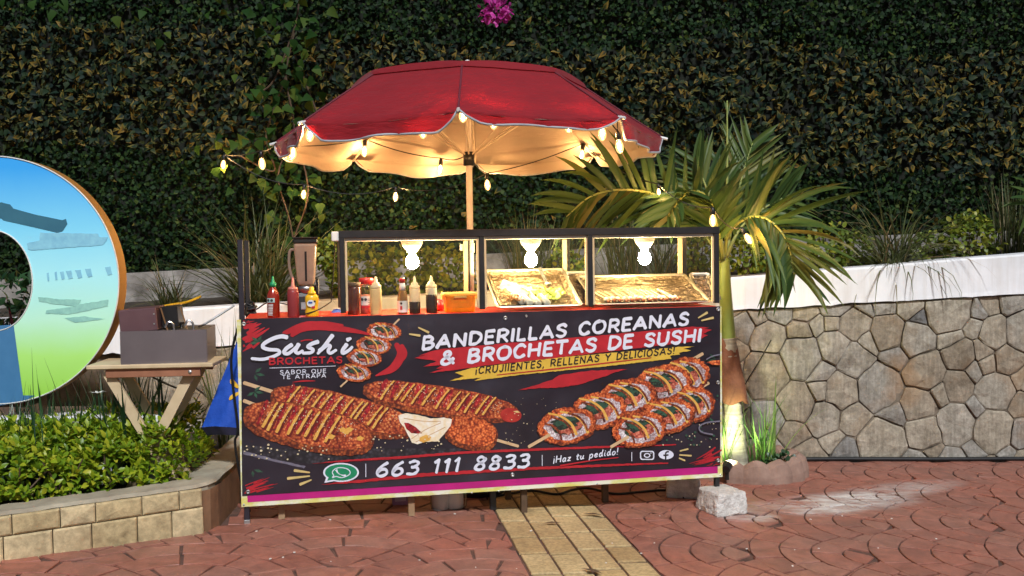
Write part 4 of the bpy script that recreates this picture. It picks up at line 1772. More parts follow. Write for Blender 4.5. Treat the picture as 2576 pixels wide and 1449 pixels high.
# stone blocks under the right legs
def rough_block(label, px, w, d, h, top, rz, yoff=0.0, at_=None):
    c = at_ or on_ground(px, 1290)
    t = thing('stone_block', label, 'stone block', (c[0], c[1], gz(c[0])), rz, 'granite blocks under the stall legs')
    m = MB()
    n = 12
    vs, fs = [], []
    def add_face(o, a, b):
        st = len(vs)
        for j in range(n + 1):
            for i in range(n + 1):
                p = Vector(o) + Vector(a) * (i / n) + Vector(b) * (j / n)
                vs.append(p)
        for j in range(n):
            for i in range(n):
                k = st + j * (n + 1) + i
                fs.append((k, k + 1, k + n + 2, k + n + 1))
    add_face((-1, -1, 0), (2, 0, 0), (0, 0, 1))
    add_face((1, -1, 0), (0, 2, 0), (0, 0, 1))
    add_face((1, 1, 0), (-2, 0, 0), (0, 0, 1))
    add_face((-1, 1, 0), (0, -2, 0), (0, 0, 1))
    add_face((-1, -1, 1), (2, 0, 0), (0, 2, 0))
    out = []
    for p in vs:
        tpr = 1 - .14 * p.z
        r_ = max(abs(p.x), abs(p.y), abs(p.z * 2 - 1))
        q = Vector((p.x * tpr + .05 * p.z, p.y * tpr, p.z))
        # round the edges
        l4 = (abs(p.x) ** 12 + abs(p.y) ** 12 + abs(2 * p.z - 1) ** 12) ** (1 / 12)
        q = Vector((q.x / l4, q.y / l4, .5 + (p.z - .5) / (l4 ** .6)))
        s_ = Vector((q.x * w / 2, q.y * d / 2, q.z * h))
        nn = noise.noise_vector(s_ * 16 + Vector((px, 0, 0))) * .006 + noise.noise_vector(s_ * 48 + Vector((px, 3, 0))) * .004
        s_ += Vector((nn.x, nn.y, nn.z if p.z < .97 else nn.z * .4))
        out.append(s_)
    m.add(out, fs)
    m.build('stone', M['granite'], t)
    return t


pbk = OC + EX * (xs[3] - .01) + EY * .012
rough_block('pale rough granite block under the front right leg of the stall', 10, .19, .21, .032 - gz(pbk.x), 0, R(22), at_=(pbk.x + .015, pbk.y - .06))
pb2 = OC + EX * (xs[3] - .10) + EY * (DC - .05)
rough_block('granite block under the back right leg, half hidden by the yellow edged board', 40, .18, .17, -.0 - gz(pb2.x) + .07, 0, R(-10), at_=(.88, 5.20))

# ------------------------------------------------------------------ display lamps
def lamp(px, label):
    x, z = CF(px, 600, .20)
    t = thing('ceiling_lamp', label, 'lamp', W_(x, .20, ZT - .047), 0, 'bare bulbs in the display case')
    m = MB()
    m.lathe([(.052, 0), (.053, -.012), (.046, -.026), (.026, -.050), (.019, -.058)], 24)
    m.build('lamp_holder', M['porcelain'], t, smooth=True)
    m = MB()
    m.lathe([(.014, -.058), (.016, -.068), (.026, -.082), (.0315, -.100), (.030, -.116), (.022, -.129), (.010, -.1365), (.001, -.138)], 20)
    m.build('bulb', M['lampwhite'], t, smooth=True)
    return t


lamp(1036, 'glowing bare bulb over the sauce bottles in the left bay of the case')
lamp(1335, 'glowing bare bulb over the lettuce tray in the middle bay of the case')
lamp(1621, 'glowing bare bulb over the skewer tray in the right bay of the case')

# ------------------------------------------------------------------ umbrella
UC = at(1180, 420, 5.2)
UC.z = 0
umb = thing('umbrella', 'big red market umbrella with cream lining and scalloped valance over the stall', 'umbrella', (UC.x, UC.y, ZC))
HUB = at(1178, 152, 5.2).z
NR = 8
tilt = .026


def uz(r_, a):
    H_ = HUB - .045 - 1.788
    k_ = .105
    fall = k_ * (r_ / .6) ** 1.7 if r_ < .6 else k_ + (H_ - k_) * (r_ - .6) / .4
    return HUB - .045 - fall + tilt * r_ * math.cos(a)


def canopy_pt(r_, a, dz=0.0, sag=1.0):
    """a measured from the camera-facing rib; panels are flat chords between ribs, slightly slack."""
    seg = 2 * PI / NR
    k = math.floor(a / seg)
    f = (a - k * seg) / seg
    a0, a1 = k * seg, (k + 1) * seg
    p0 = Vector((math.sin(a0) * r_, -math.cos(a0) * r_, uz(r_, a0)))
    p1 = Vector((math.sin(a1) * r_, -math.cos(a1) * r_, uz(r_, a1)))
    p = p0.lerp(p1, f)
    s = math.sin(PI * f)
    p.z += (-.012 * s * r_ + .020 * s * (1 - r_) * r_ * 2) * sag + noise.noise((p.x * 3, p.y * 3, 2)) * .006 * r_ + noise.noise((p.x * 9, p.y * 9, 2)) * .002
    p.z += dz
    return p


def valance(a, v, dz=0.0):
    """hanging flap below the rim, cut back to the rib tips."""
    seg = 2 * PI / NR
    f = (a / seg) % 1.0
    e = min(f, 1 - f)
    drop = .078 * (.58 if int(a / seg) % NR == 0 else 1.0) * min(1, (e / .13)) ** .6 * (1 + .12 * math.sin(f * PI * 3 + a))
    p = canopy_pt(1.0, a, dz)
    out = Vector((p.x, p.y, 0)).normalized()
    p = p + Vector((0, 0, -1)) * drop * v + out * (.014 * v * math.sin(f * 19 + a * 3) * min(1, e * 6))
    return p


UO = Vector((0, 0, -ZC))
na = 96
for nm, mk, dz, r0 in (('canopy', 'redfabric', 0.0, .52), ('lining', 'lining', -.014, .03)):
    m = MB()
    nr_ = 14
    V, Q = [], []
    for j in range(nr_ + 1):
        r_ = lerp(r0, 1, j / nr_)
        for i in range(na):
            V.append(canopy_pt(r_, 2 * PI * i / na + 1e-6, dz) + UO)
    for j in range(5):
        for i in range(na):
            V.append(valance(2 * PI * i / na + 1e-6, (j + 1) / 5, dz) + UO + (Vector((0, 0, 0)) if dz == 0 else Vector((-V[i].x, -V[i].y, 0)).normalized() * .007 + Vector((0, 0, .016))))
    for j in range(nr_ + 5):
        for i in range(na):
            a, b = j * na + i, j * na + (i + 1) % na
            Q.append((a, b, b + na, a + na))
    m.add(V, Q)
    m.build(nm, M[mk], umb, smooth=True)
# vent cap above
m = MB()
V, Q = [], []
for j in range(9):
    r_ = lerp(.015, .60, j / 8)
    for i in range(na):
        a = 2 * PI * i / na + 1e-6
        V.append(canopy_pt(r_, a, .010 + .012 * (j / 8) ** 4 + .010 * math.sin(PI * ((a / (2 * PI / NR)) % 1)) * (j / 8)) + UO)
for i in range(na):
    a = 2 * PI * i / na + 1e-6
    V.append(canopy_pt(.612, a, .006) + UO)
for j in range(9):
    for i in range(na):
        a, b = j * na + i, j * na + (i + 1) % na
        Q.append((a, b, b + na, a + na))
m.add(V, Q)
m.build('vent_cap', M['redfabric'], umb, smooth=True)
# grey piping along the valance edge and dark seams along the ribs
pth = [valance(2 * PI * i / 192 + 1e-6, 1.0) + UO for i in range(193)]
MB().tube(pth, .0055, 6).build('piping', M['piping'], umb, smooth=True)
sm_m = simple('seam', (.16, .02, .035), None, 20, .8)
ribm = simple('rib_rod', (.62, .52, .42), None, 20, .5)
for k in range(NR):
    a = 2 * PI * k / NR + 1e-6
    MB().tube([canopy_pt(.60, a, .004) + UO, canopy_pt(.8, a, .004) + UO, canopy_pt(1.0, a, .003) + UO], .0045, 6).build('seam', sm_m, umb)
    MB().tube([canopy_pt(r_, a, -.016) + UO for r_ in (.05, .3, .5, .7, .85, 1.0)], .005, 6).build('rib', ribm, umb)
    tip = canopy_pt(1.0, a) + UO
    o_ = Vector((tip.x, tip.y, -.25)).normalized()
    MB().tube([tip - o_ * .012, tip + o_ * .026], [.008, .007], 8).build('rib_tip', M['whiteplastic'], umb)
    MB().tube([Vector((0, 0, 1.70 - ZC)), canopy_pt(.55, a, -.018) + UO], .0045, 6).build('strut', ribm, umb)
m = MB()
m.lathe([(.018, HUB - .05 - ZC), (.05, HUB - .035 - ZC), (.045, HUB - .022 - ZC), (.018, HUB - .016 - ZC), (.012, HUB - ZC), (.002, HUB + .004 - ZC)], 16)
m.build('finial', M['whiteplastic'], umb, smooth=True)
MB().tube([(0, 0, -.9), (0, 0, HUB - .05 - ZC)], .0165, 16).build('pole', M['palepole'], umb, smooth=True)
MB().tube([(0, 0, 1.66 - ZC), (0, 0, 1.73 - ZC)], .030, 14).build('runner', M['blackplastic'], umb, smooth=True)
m = MB()
m.tube([(0, 0, -.05 + .33), (0, 0, .33)], .022, 12)
m.build('pole_joint', M['whiteplastic'], umb, smooth=True)
m = MB()
m.tube([(-.012, -.01, .315), (-.045, -.01, .315)], .007, 8)
m.tube([(-.045, -.01, .325), (-.045, -.01, .290)], .009, 8)
m.build('clamp_handle', M['whiteplastic'], umb)
# foot of the pole reaches the paving behind the counter
MB().lathe([(.16, -ZC + gz(UC.x) + .0), (.16, -ZC + gz(UC.x) + .05), (.03, -ZC + gz(UC.x) + .08), (.022, -ZC + gz(UC.x) + .2)], 20).build('base', M['blackplastic'], umb, smooth=True)

# ------------------------------------------------------------------ string lights
strl = thing('string_lights', 'string of warm clear bulbs clipped round the umbrella rim and across to the palm', 'string lights', (UC.x, UC.y, 1.7))
SO = Vector((UC.x, UC.y, 1.7))
def rim(a_deg, r_=1.0, dz=-.02):
    return canopy_pt(r_, R(a_deg) + 1e-4, dz) + Vector((UC.x, UC.y, 0))
# bulbs: picture position, distance
BL = [(562, 412, 6.98), (659, 409, 5.35), (737, 383, 5.2), (780, 335, 4.52), (1063, 326, 4.30), (1165, 286, 4.38), (1242, 303, 4.42), (1430, 313, 4.56), (1515, 333, 4.62), (1558, 365, 4.55), (917, 378, 5.0), (1107, 425, 5.75), (1464, 388, 5.45), (1226, 463, 6.1), (995, 493, 7.0), (764, 487, 6.95), (1793, 552, 5.2), (1881, 598, 5.35), (1657, 481, 5.35)]
BP = {}
from mathutils.bvhtree import BVHTree
_lin = [c for c in umb.children if c.name.startswith('lining')][0].data
_bv = BVHTree.FromPolygons([v.co + Vector(umb.location) for v in _lin.vertices], [tuple(p.vertices) for p in _lin.polygons])
for q_ in (10, 11, 12):
    far = None
    o__, d__ = CAM.copy(), ray(BL[q_][0], BL[q_][1]).normalized()
    while True:
        h_ = _bv.ray_cast(o__, d__)
        if h_[0] is None:
            break
        far = h_[0]
        o__ = far + d__ * .01
    if far is not None:
        BL[q_] = (BL[q_][0], BL[q_][1], far.y - .10)
for i, (px, py, Y) in enumerate(BL):
    c = at(px, py, Y) - SO
    s = 1.0 if i != 18 else .6
    tiltr = Matrix.Rotation(random.uniform(-.12, .12), 3, 'X') @ Matrix.Rotation(random.uniform(-.15, .15) - (.5 if i == 17 else 0), 3, 'Y')
    m = MB()
    m.lathe([(.009, .026), (.011, .020), (.0165, .006), (.0185, -.008), (.017, -.022), (.010, -.034), (.002, -.039)], 14, (0, 0, 0), rot=tiltr * s)
    b = m.build('bulb', M['bulb_glass'], strl, smooth=True, loc=c)
    m = MB()
    m.lathe([(.001, .014), (.0055, .008), (.0065, -.006), (.0055, -.018), (.001, -.022)], 10, rot=tiltr * s)
    m.build('filament', M['bulb'], b, smooth=True)
    m = MB()
    m.lathe([(.010, .022), (.0125, .026), (.0125, .050), (.009, .058), (.004, .066)], 10, rot=tiltr * s)
    m.build('socket', M['blackplastic'], b, smooth=True)
    BP[i] = c + tiltr @ Vector((0, 0, .064 * s))
def wire(pts, sag=.03):
    out = []
    for a, b in zip(pts, pts[1:]):
        for k in range(8):
            t = k / 8
            out.append(a.lerp(b, t) - Vector((0, 0, sag * 4 * t * (1 - t))))
    out.append(pts[-1])
    return out
rimv = lambda a_, r_=1.0, dz=.0: rim(a_, r_, dz) - SO
MB().tube(wire([BP[0], BP[1], rimv(-88), BP[2], rimv(-68, .99), rimv(-46, .98, -.03), BP[3], BP[4], BP[5], rimv(2, .93, -.03)], .015), .0032, 5).build('cord', M['rubber'], strl)
MB().tube(wire([rimv(2, .93, -.03), BP[6], BP[7], BP[8], rimv(44, .95, -.03), BP[9], rimv(47, .97, -.03)], .006), .0032, 5).build('cord', M['rubber'], strl)
MB().tube(wire([rimv(-92), BP[10], BP[11], Vector((0, 0, .02)), BP[13], BP[12]], .02), .0032, 5).build('cord', M['rubber'], strl)
MB().tube(wire([BP[0], BP[15], BP[14], BP[13]], .06), .0032, 5).build('cord', M['rubber'], strl)
MB().tube(wire([BP[12], BP[18], BP[16], BP[17]], .04), .0032, 5).build('cord', M['rubber'], strl)


# ------------------------------------------------------------------ things on the counter
def item(name, label, cat, px, depth, group=None, rz=0):
    x, _ = CF(px, 780, depth)
    return thing(name, label, cat, W_(x, depth, ZC), TH + rz, group)


def lat(t, name, m, prof, n=20, smooth=True, sx=1, sy=1):
    return MB().lathe(prof, n, sx=sx, sy=sy).build(name, m, t, smooth=smooth)


M['sriracha'] = simple('red_chili_sauce', (.30, .022, .008), (.22, .015, .006), 20, .15, coat=.6)
M['greencap'] = simple('green_cap', (.01, .27, .10), None, 20, .4)
M['print_white'] = simple('white_print', (.8, .8, .78), None, 20, .5)
M['print_teal'] = simple('pale_teal_print', (.42, .62, .60), None, 20, .5)
M['print_dark'] = simple('dark_print', (.03, .03, .03), None, 20, .5)
M['print_red'] = simple('red_print', (.55, .02, .03), None, 20, .5)
M['print_blue'] = simple('blue_print', (.03, .09, .40), None, 20, .5)
M['pinkred'] = translucent_plastic('rosy_squeeze_bottle', (.36, .055, .06), .25)
M['pinkcap'] = translucent_plastic('pink_nozzle', (.75, .28, .22), .3)
M['mustard'] = simple('mustard_bottle', (.78, .46, .02), (.70, .40, .015), 12, .3)
M['cream'] = translucent_plastic('cream_sauce', (.78, .62, .34), .3)
M['clearwhite'] = translucent_plastic('frosted_plastic', (.80, .74, .58), .45)
M['soy'] = simple('soy_sauce', (.035, .018, .012), None, 20, .25)
M['brownjar'] = simple('brown_sauce_jar', (.10, .022, .012), (.06, .014, .01), 10, .15, coat=.5)
M['redlid'] = simple('red_lid', (.60, .012, .02), None, 20, .35)
M['pinkpaste'] = translucent_plastic('pink_paste', (.74, .30, .24), .3)
M['amber'] = simple('amber_sauce', (.30, .13, .03), None, 20, .15, coat=.5)
M['orangetub'] = translucent_plastic('orange_soup', (.85, .34, .015), .4)
M['yellowlid'] = translucent_plastic('yellow_lid', (.86, .62, .18), .4)
M['jar_clear'] = glass_mat('clear_plastic', (.95, .93, .90), .10, .08)
M['smoke_jar'] = translucent_plastic('smoked_plastic_jar', (.50, .38, .30), .55, .2)


def patch(t, name, m, r_, z0, z1, a0, a1, n=8):
    """a label printed on a round bottle of radius r_, from angle a0 to a1 (270 faces the camera)."""
    mb = MB()
    mb.grid(lambda u, v: (r_ * math.cos(R(lerp(a0, a1, u))), r_ * math.sin(R(lerp(a0, a1, u))), lerp(z0, z1, v)), n, 1)
    return mb.build(name, m, t, smooth=True)


# sriracha
t = item('chili_sauce_bottle', 'red chili sauce bottle with green pointed cap, leftmost on the counter', 'sauce bottle', 688, .055)
lat(t, 'bottle', M['sriracha'], [(.024, 0), (.0285, .004), (.0285, .098), (.026, .112), (.016, .130), (.0135, .136), (.0135, .145)])
lat(t, 'cap', M['greencap'], [(.0155, .141), (.0155, .156), (.012, .160), (.008, .164), (.0045, .182), (.003, .189)])
patch(t, 'label', M['print_teal'], .0289, .070, .090, 205, 285)
for a in (225, 258):
    MB().lathe([(.0065, 0), (.0065, .0006)], 10, (.0292 * math.cos(R(a)), .0292 * math.sin(R(a)), .080), rot=Matrix.Rotation(R(a + 90), 3, 'Z') @ Matrix.Rotation(R(90), 3, 'X')).build('seal', M['print_dark'], t)
for k in range(9):
    patch(t, 'print', M['print_white'], .0289, .012 + k * .006, .0145 + k * .006 + (k % 2) * .001, 215 + (k * 37) % 18, 262 + (k * 53) % 26, 4)
# red squeeze bottle
t = item('squeeze_bottle', 'dull red squeeze bottle with pink nozzle between chili sauce and blender', 'squeeze bottle', 738, .05)
lat(t, 'bottle', M['pinkred'], [(.024, 0), (.0265, .004), (.0265, .112), (.025, .120), (.021, .126)])
lat(t, 'nozzle', M['pinkcap'], [(.0225, .124), (.0225, .134), (.018, .137), (.008, .140), (.006, .165), (.0045, .181)])
# mustard
t = item('mustard_bottle', 'yellow mustard squeeze bottle with waisted body in front of the blender', 'sauce bottle', 785, .045)
lat(t, 'bottle', M['mustard'], [(.029, 0), (.0315, .006), (.031, .025), (.027, .042), (.029, .062), (.0315, .080), (.029, .094), (.018, .104)], sy=.75)
lat(t, 'cap', M['mustard'], [(.0185, .102), (.0185, .112), (.015, .117), (.011, .120), (.010, .134), (.005, .138)])
mb = MB()
mb.lathe([(.016, 0), (.016, .0015)], 16, (-.004, -.0245, .062), sx=1.15, sy=1.0, rot=Matrix.Rotation(R(90), 3, 'X'))
mb.build('label', M['print_white'], t)
mb = MB()
mb.box((-.007, -.0270, .066), (.018, .0012, .008))
mb.build('label_band', M['print_blue'], t)
mb = MB(); mb.lathe([(.005, 0), (.005, .001)], 10, (.013, -.0255, .071), rot=Matrix.Rotation(R(90), 3, 'X')); mb.build('seal', M['print_dark'], t)
mb = MB(); mb.box((.006, -.0255, .044), (.016, .0012, .010)); mb.build('label_foot', M['print_red'], t)
# blender
t = item('blender', 'countertop blender with smoked jar and black base at the left of the case', 'blender', 772, .20)
bz = .105
mb = MB()
mb.lathe([(.074, 0), (.076, .012), (.070, .05), (.062, .088), (.055, bz)], 4, rot=Matrix.Rotation(R(45), 3, 'Z'))
mb.build('base', M['blackplastic'], t)
mb = MB(); mb.box((0, -.0505, .045), (.055, .004, .035), Matrix.Rotation(R(-8), 3, 'X'), .002); mb.build('control_panel', M['steel'], t)
for dx in (-.052, .052):
    mb = MB(); mb.box((dx, 0, bz + .028), (.014, .06, .075), bevel=.004); mb.build('jar_bracket', M['blackplastic'], t)
mb = MB(); mb.lathe([(.044, bz - .002), (.046, bz + .020), (.044, bz + .032)], 16); mb.build('jar_collar', M['steel'], t, smooth=True)
mb = MB()
mb.lathe([(.050, bz + .034), (.057, bz + .06), (.072, bz + .205), (.075, bz + .232)], 4, rot=Matrix.Rotation(R(45), 3, 'Z'), sx=1.05, sy=1.0)
jar = mb.build('jar', M['smoke_jar'], t)
bm_ = jar.modifiers.new('bevel', 'BEVEL'); bm_.width = .012; bm_.segments = 3
mb = MB()
mb.box((0, 0, bz + .243), (.114, .108, .022), bevel=.006)
mb.box((0, 0, bz + .258), (.118, .112, .008), bevel=.003)
mb.build('lid', M['blackplastic'], t)
mb = MB()
mb.tube(catmull([(-.047, -.01, bz + .205), (-.073, -.01, bz + .195), (-.076, -.01, bz + .12), (-.060, -.01, bz + .065), (-.044, -.01, bz + .055)], 6), .007, 8)
mb.build('handle', M['smoke_jar'], t, smooth=True)
mb = MB(); mb.box((0, -.0485, bz + .125), (.010, .002, .14), Matrix.Rotation(R(5), 3, 'X')); mb.build('measure_strip', M['blackplastic'], t)
# wrapper
t = item('snack_packet', 'small crumpled blue packet lying on the counter by the case post', 'packet', 848, .25)
mb = MB()
mb.grid(lambda u, v: (lerp(-.032, .032, u), lerp(-.02, .02, v), .004 + .018 * math.sin(PI * u) * math.sin(PI * v) + .006 * noise.noise((u * 6, v * 6, 3)) * math.sin(PI * u)), 12, 8)
mb.build('packet', M['print_blue'], t, smooth=True)
mb = MB(); mb.grid(lambda u, v: (lerp(-.012, .012, u), lerp(-.014, .0, v), .0245 + .002 * noise.noise((u * 6, v * 6, 3))), 4, 4); mb.build('print', M['print_white'], t)
# power plug clump by the left post
t = item('cable_bundle', 'black cable bundle tied to the left corner post', 'cable', 628, .40)
mb = MB()
for k in range(6):
    pts = [(random.uniform(-.03, .03), random.uniform(-.03, .02), random.uniform(-.02, .06)) for q in range(6)]
    mb.tube(catmull(pts, 5), .006, 6)
mb.build('cable', M['rubber'], t)
o = MB().tube(catmull([W_(.05, .40, ZC + .02), W_(.12, .36, ZC + .055), W_(.25, .33, ZC + .03), W_(.32, .25, ZC + .01)], 8), .0035, 6).build('thin_cable', M['rubber'])
tag(o, 'thin black cord running from the left post to the blender', 'cord')
o = MB().tube(catmull([W_(xs[0] - .03, .06, ZT - .04), W_(xs[0] - .035, .10, ZC + .25), W_(xs[0] - .05, .15, ZC + .08), W_(.40, .12, ZC + .06), W_(.34, .03, ZC + .03), W_(.27, .02, ZC + .01)], 8), .0028, 6).build('thin_cable', M['rubber'])
tag(o, 'black cord hanging from the socket box past the mustard bottle', 'cord')

# left bay of the case
t = item('sauce_jar', 'dark brown sauce jar at the left inside the case', 'jar', 892, .10)
lat(t, 'jar', M['brownjar'], [(.030, 0), (.033, .004), (.033, .115), (.030, .125), (.028, .132)])
lat(t, 'lid', M['darkwood'], [(.031, .131), (.031, .150), (.028, .152)])
t = item('plastic_jar', 'clear plastic jar with red lid and pink paste inside the case', 'jar', 922, .14)
lat(t, 'jar', M['jar_clear'], [(.034, 0), (.037, .004), (.037, .10), (.035, .125), (.030, .142)])
lat(t, 'paste', M['pinkpaste'], [(.032, .002), (.035, .005), (.035, .085), (.030, .090)])
lat(t, 'lid', M['redlid'], [(.034, .143), (.034, .168), (.031, .170)])
patch(t, 'label', M['print_white'], .0376, .035, .085, 215, 320)
patch(t, 'label_band', M['print_red'], .0379, .028, .042, 215, 320)
for a in (238, 262):
    MB().lathe([(.007, 0), (.007, .0006)], 10, (.0380 * math.cos(R(a)), .0380 * math.sin(R(a)), .070), rot=Matrix.Rotation(R(a + 90), 3, 'Z') @ Matrix.Rotation(R(90), 3, 'X')).build('seal', M['print_dark'], t)
for k in range(4):
    patch(t, 'print', M['print_dark'], .0379, .046 + k * .008, .0485 + k * .008, 278, 308 - k * 3, 4)


def squeeze(px, depth, label, fill, upper, h=.135, r_=.0245, level=.6):
    t = item('squeeze_bottle', label, 'squeeze bottle', px, depth, 'sauce squeeze bottles')
    lat(t, 'bottle', upper, [(r_ - .002, 0), (r_, .004), (r_, h * .86), (r_ * .92, h * .92)])
    if fill:
        lat(t, 'sauce', fill, [(r_ + .0004, .001), (r_ + .0006, .004), (r_ + .0006, h * level), (r_ + .0002, h * level + .001)])
    lat(t, 'cap', M['clearwhite'], [(r_ * .96, h * .905), (r_ * .96, h), (r_ * .66, h + .005), (r_ * .6, h + .014), (r_ * .3, h + .018), (r_ * .24, h + .036), (r_ * .12, h + .044)])
    return t


squeeze(946, .05, 'cream coloured squeeze bottle in front of the red lidded jar', None, M['cream'], .135, .027)
t = item('glass_sauce_bottle', 'slim glass sauce bottle with red cap and white label in the case', 'sauce bottle', 1013, .07)
lat(t, 'bottle', M['amber'], [(.022, 0), (.0245, .004), (.0245, .065), (.022, .085), (.013, .125), (.0115, .150)])
lat(t, 'cap', M['redlid'], [(.0135, .148), (.0135, .163), (.011, .168)])
lat(t, 'collar', M['print_white'], [(.0165, .112), (.0125, .145)], 16)
patch(t, 'label', M['print_white'], .0248, .008, .062, 180, 360, 12)
MB().lathe([(.006, 0), (.006, .0006)], 10, (.0252 * math.cos(R(250)), .0252 * math.sin(R(250)), .050), rot=Matrix.Rotation(R(340), 3, 'Z') @ Matrix.Rotation(R(90), 3, 'X')).build('seal', M['print_dark'], t)
patch(t, 'print', M['print_red'], .0251, .020, .038, 238, 262, 4)
squeeze(1044, .07, 'squeeze bottle less than half full of dark sauce left of the fuller one', M['soy'], M['clearwhite'], .130, .0255, .42)
squeeze(1086, .075, 'squeeze bottle two thirds full of dark sauce beside the orange tub', M['soy'], M['clearwhite'], .132, .0265, .66)
# red net of something dark between bottle and tub
t = item('chili_bag', 'small red bag with dark contents behind the orange tub', 'bag', 1104, .22)
mb = MB(); mb.lathe([(.012, 0), (.030, .008), (.032, .03), (.02, .05), (.006, .058)], 12); mb.build('bag', M['redlid'], t, smooth=True)
# orange tub
t = item('food_tub', 'translucent orange lidded food tub beside the first display divider', 'tub', 1156, .11)
mb = MB()
V = []
for z, sx_, sy_ in ((0, .066, .050), (.003, .069, .053), (.078, .076, .060)):
    ring = []
    for k in range(24):
        a = 2 * PI * k / 24
        ca, sa = math.cos(a), math.sin(a)
        e = .35
        V.append((math.copysign(abs(ca) ** e, ca) * sx_, math.copysign(abs(sa) ** e, sa) * sy_, z))
mb.add(V, [(j * 24 + i, j * 24 + (i + 1) % 24, (j + 1) * 24 + (i + 1) % 24, (j + 1) * 24 + i) for j in range(2) for i in range(24)] + [tuple(range(23, -1, -1)), tuple(48 + i for i in range(24))])
mb.build('tub', M['orangetub'], t, smooth=False)
mb = MB(); mb.box((0, 0, .086), (.164, .132, .014), bevel=.005); mb.build('lid', M['yellowlid'], t)
for dx in (-.084, .084):
    mb = MB(); mb.box((dx, 0, .074), (.006, .045, .026), bevel=.002); mb.build('clip', M['yellowlid'], t)
mb = MB(); mb.box((-.005, -.066, .074), (.060, .006, .012), bevel=.002); mb.build('clip', M['yellowlid'], t)


# ------------------------------------------------------------------ trays
def tray(label, xa, xb, y0, ylen, lift, z0=.004, rz=0.0, sag=.018, group='foil lined trays in the case'):
    w = xb - xa
    L = math.hypot(ylen, lift)
    c = W_((xa + xb) / 2, y0, ZC + z0)
    t = thing('foil_tray', label, 'tray', c, TH + rz, group)
    rot = Matrix.Rotation(math.atan2(lift, ylen), 3, 'X')
    def T(x, y, z):
        return tuple(rot @ Vector((x, y, z)))
    mb = MB()
    hw, d = w / 2, .022
    rings = ((hw - .022, .022, .002), (hw - .004, .004, d), (hw + .004, -.004, d + .003), (hw + .008, -.008, d), (hw + .006, -.006, d - .004))
    V = []
    for (x, yo, z) in rings:
        cr_ = .02
        for (sx_, sy_) in ((-1, -1), (1, -1), (1, 1), (-1, 1)):
            for q in range(4):
                a = {(-1, -1): 180, (1, -1): 270, (1, 1): 0, (-1, 1): 90}[(sx_, sy_)] + q * 30
                cx = sx_ * (x - cr_)
                cy = (yo + cr_) if sy_ < 0 else (L - yo - cr_)
                V.append(T(cx + cr_ * math.cos(R(a)), cy + cr_ * math.sin(R(a)), z))
    fs = []
    for j in range(len(rings) - 1):
        for i in range(16):
            fs.append((j * 16 + i, j * 16 + (i + 1) % 16, (j + 1) * 16 + (i + 1) % 16, (j + 1) * 16 + i))
    fs.append(tuple(range(16)))
    mb.add(V, fs)
    mb.build('tray', M['tray'], t)
    mb = MB()
    def ff(u, v):
        x = lerp(-hw + .012, hw - .012, u)
        y = lerp(.012, L - .012, v)
        e = min(u, 1 - u, v, 1 - v)
        z = .006 + max(0, .05 - e) * .25 + .007 * noise.noise((x * 16, y * 40, 1)) + .004 * abs(noise.noise((x * 50, y * 70, 4)))
        return T(x, y, z)
    mb.grid(ff, 60, 44)
    mb.build('foil', M['foil'], t, smooth=False)
    return t, T, L, hw


M['lettuce'] = translucent_plastic('lettuce', (.45, .55, .10), .35, .5)
M['rice'] = simple('rice', (.80, .76, .66), (.66, .60, .48), 60, .6, bmp=.6, bscale=140)
M['crumb'] = simple('fried_crumb', (.50, .24, .06), (.32, .12, .03), 60, .8, bmp=.9, bscale=120, bdist=.01)
M['sausage'] = simple('sausage', (.45, .14, .06), (.32, .08, .03), 14, .35)
M['bamboo'] = simple('bamboo', (.70, .52, .28), (.58, .40, .2), 20, .5)
xa = CF(1236, 780, .03)[0]
xb = CF(1462, 778, .03)[0]
t, T, L, hw = tray('tilted foil tray with lettuce, rolls and tongs in the middle bay', xa + .03, xb, .035, .36, .165)
mx = (xa + .03 + xb) / 2
def on_tray(tx, T, u, v, z=0.0):
    p = Vector(T(u, v, z))
    return W_(tx + p.x, .035 + p.y, ZC + .004 + p.z)
for k, (u, v, s) in enumerate(((.06, .09, .055), (.10, .13, .05), (-.02, .14, .05))):
    p = on_tray(mx, T, u, v, .02)
    mb = MB()
    mb.grid(lambda a, b: (s * (a - .5) * 2, s * (b - .5) * 1.4, .012 * noise.noise((a * 7, b * 7, k)) + .022 * math.sin(a * 14 + k) * abs(a - .5) + .010), 18, 14)
    o = mb.build('lettuce_leaf', M['lettuce'], smooth=True)
    o.location = p
    o.rotation_euler = (R(26), 0, TH + .4 * k)
    tag(o, ['frilly lettuce leaf at the right of the middle tray', 'frilly lettuce leaf at the upper right of the lettuce heap', 'frilly lettuce leaf behind the white rolls'][k], 'lettuce', 'lettuce leaves on the middle tray')
for k, (u, v, m_, nm) in enumerate(((-.055, .055, 'rice', 'white rice roll second from the left in the middle tray'), (-.015, .05, 'rice', 'white rice roll in the middle of the middle tray'), (.03, .052, 'rice', 'white rice roll next to the lettuce in the middle tray'), (-.09, .075, 'rice', 'white rice roll leftmost in the middle tray'))):
    p = on_tray(mx, T, u, v, .022)
    t2 = thing('rice_roll', nm, 'food', p, TH + .35, 'rolls on the middle tray')
    mb = MB(); mb.tube([(-.005, -.045, -.012), (-.003, -.04, -.012), (.003, .04, .018), (.005, .045, .02)], [.012, .017, .017, .012], 12); mb.build('roll', M[m_], t2, smooth=True)
p = on_tray(mx, T, -.115, .06, .02)
mb = MB()
for k in range(60):
    q = Vector((random.gauss(0, .022), random.gauss(0, .022), abs(random.gauss(0, .014))))
    s = random.uniform(.004, .009)
    mb.box(q, (s, s, s), Matrix.Rotation(random.random() * 3, 3, 'Z') @ Matrix.Rotation(random.random() * 3, 3, 'X'))
o = mb.build('fried_crumbs', M['crumb'], loc=p, kind='stuff')
tag(o, 'heap of brown fried crumbs at the left end of the middle tray', 'food')
mb = MB()
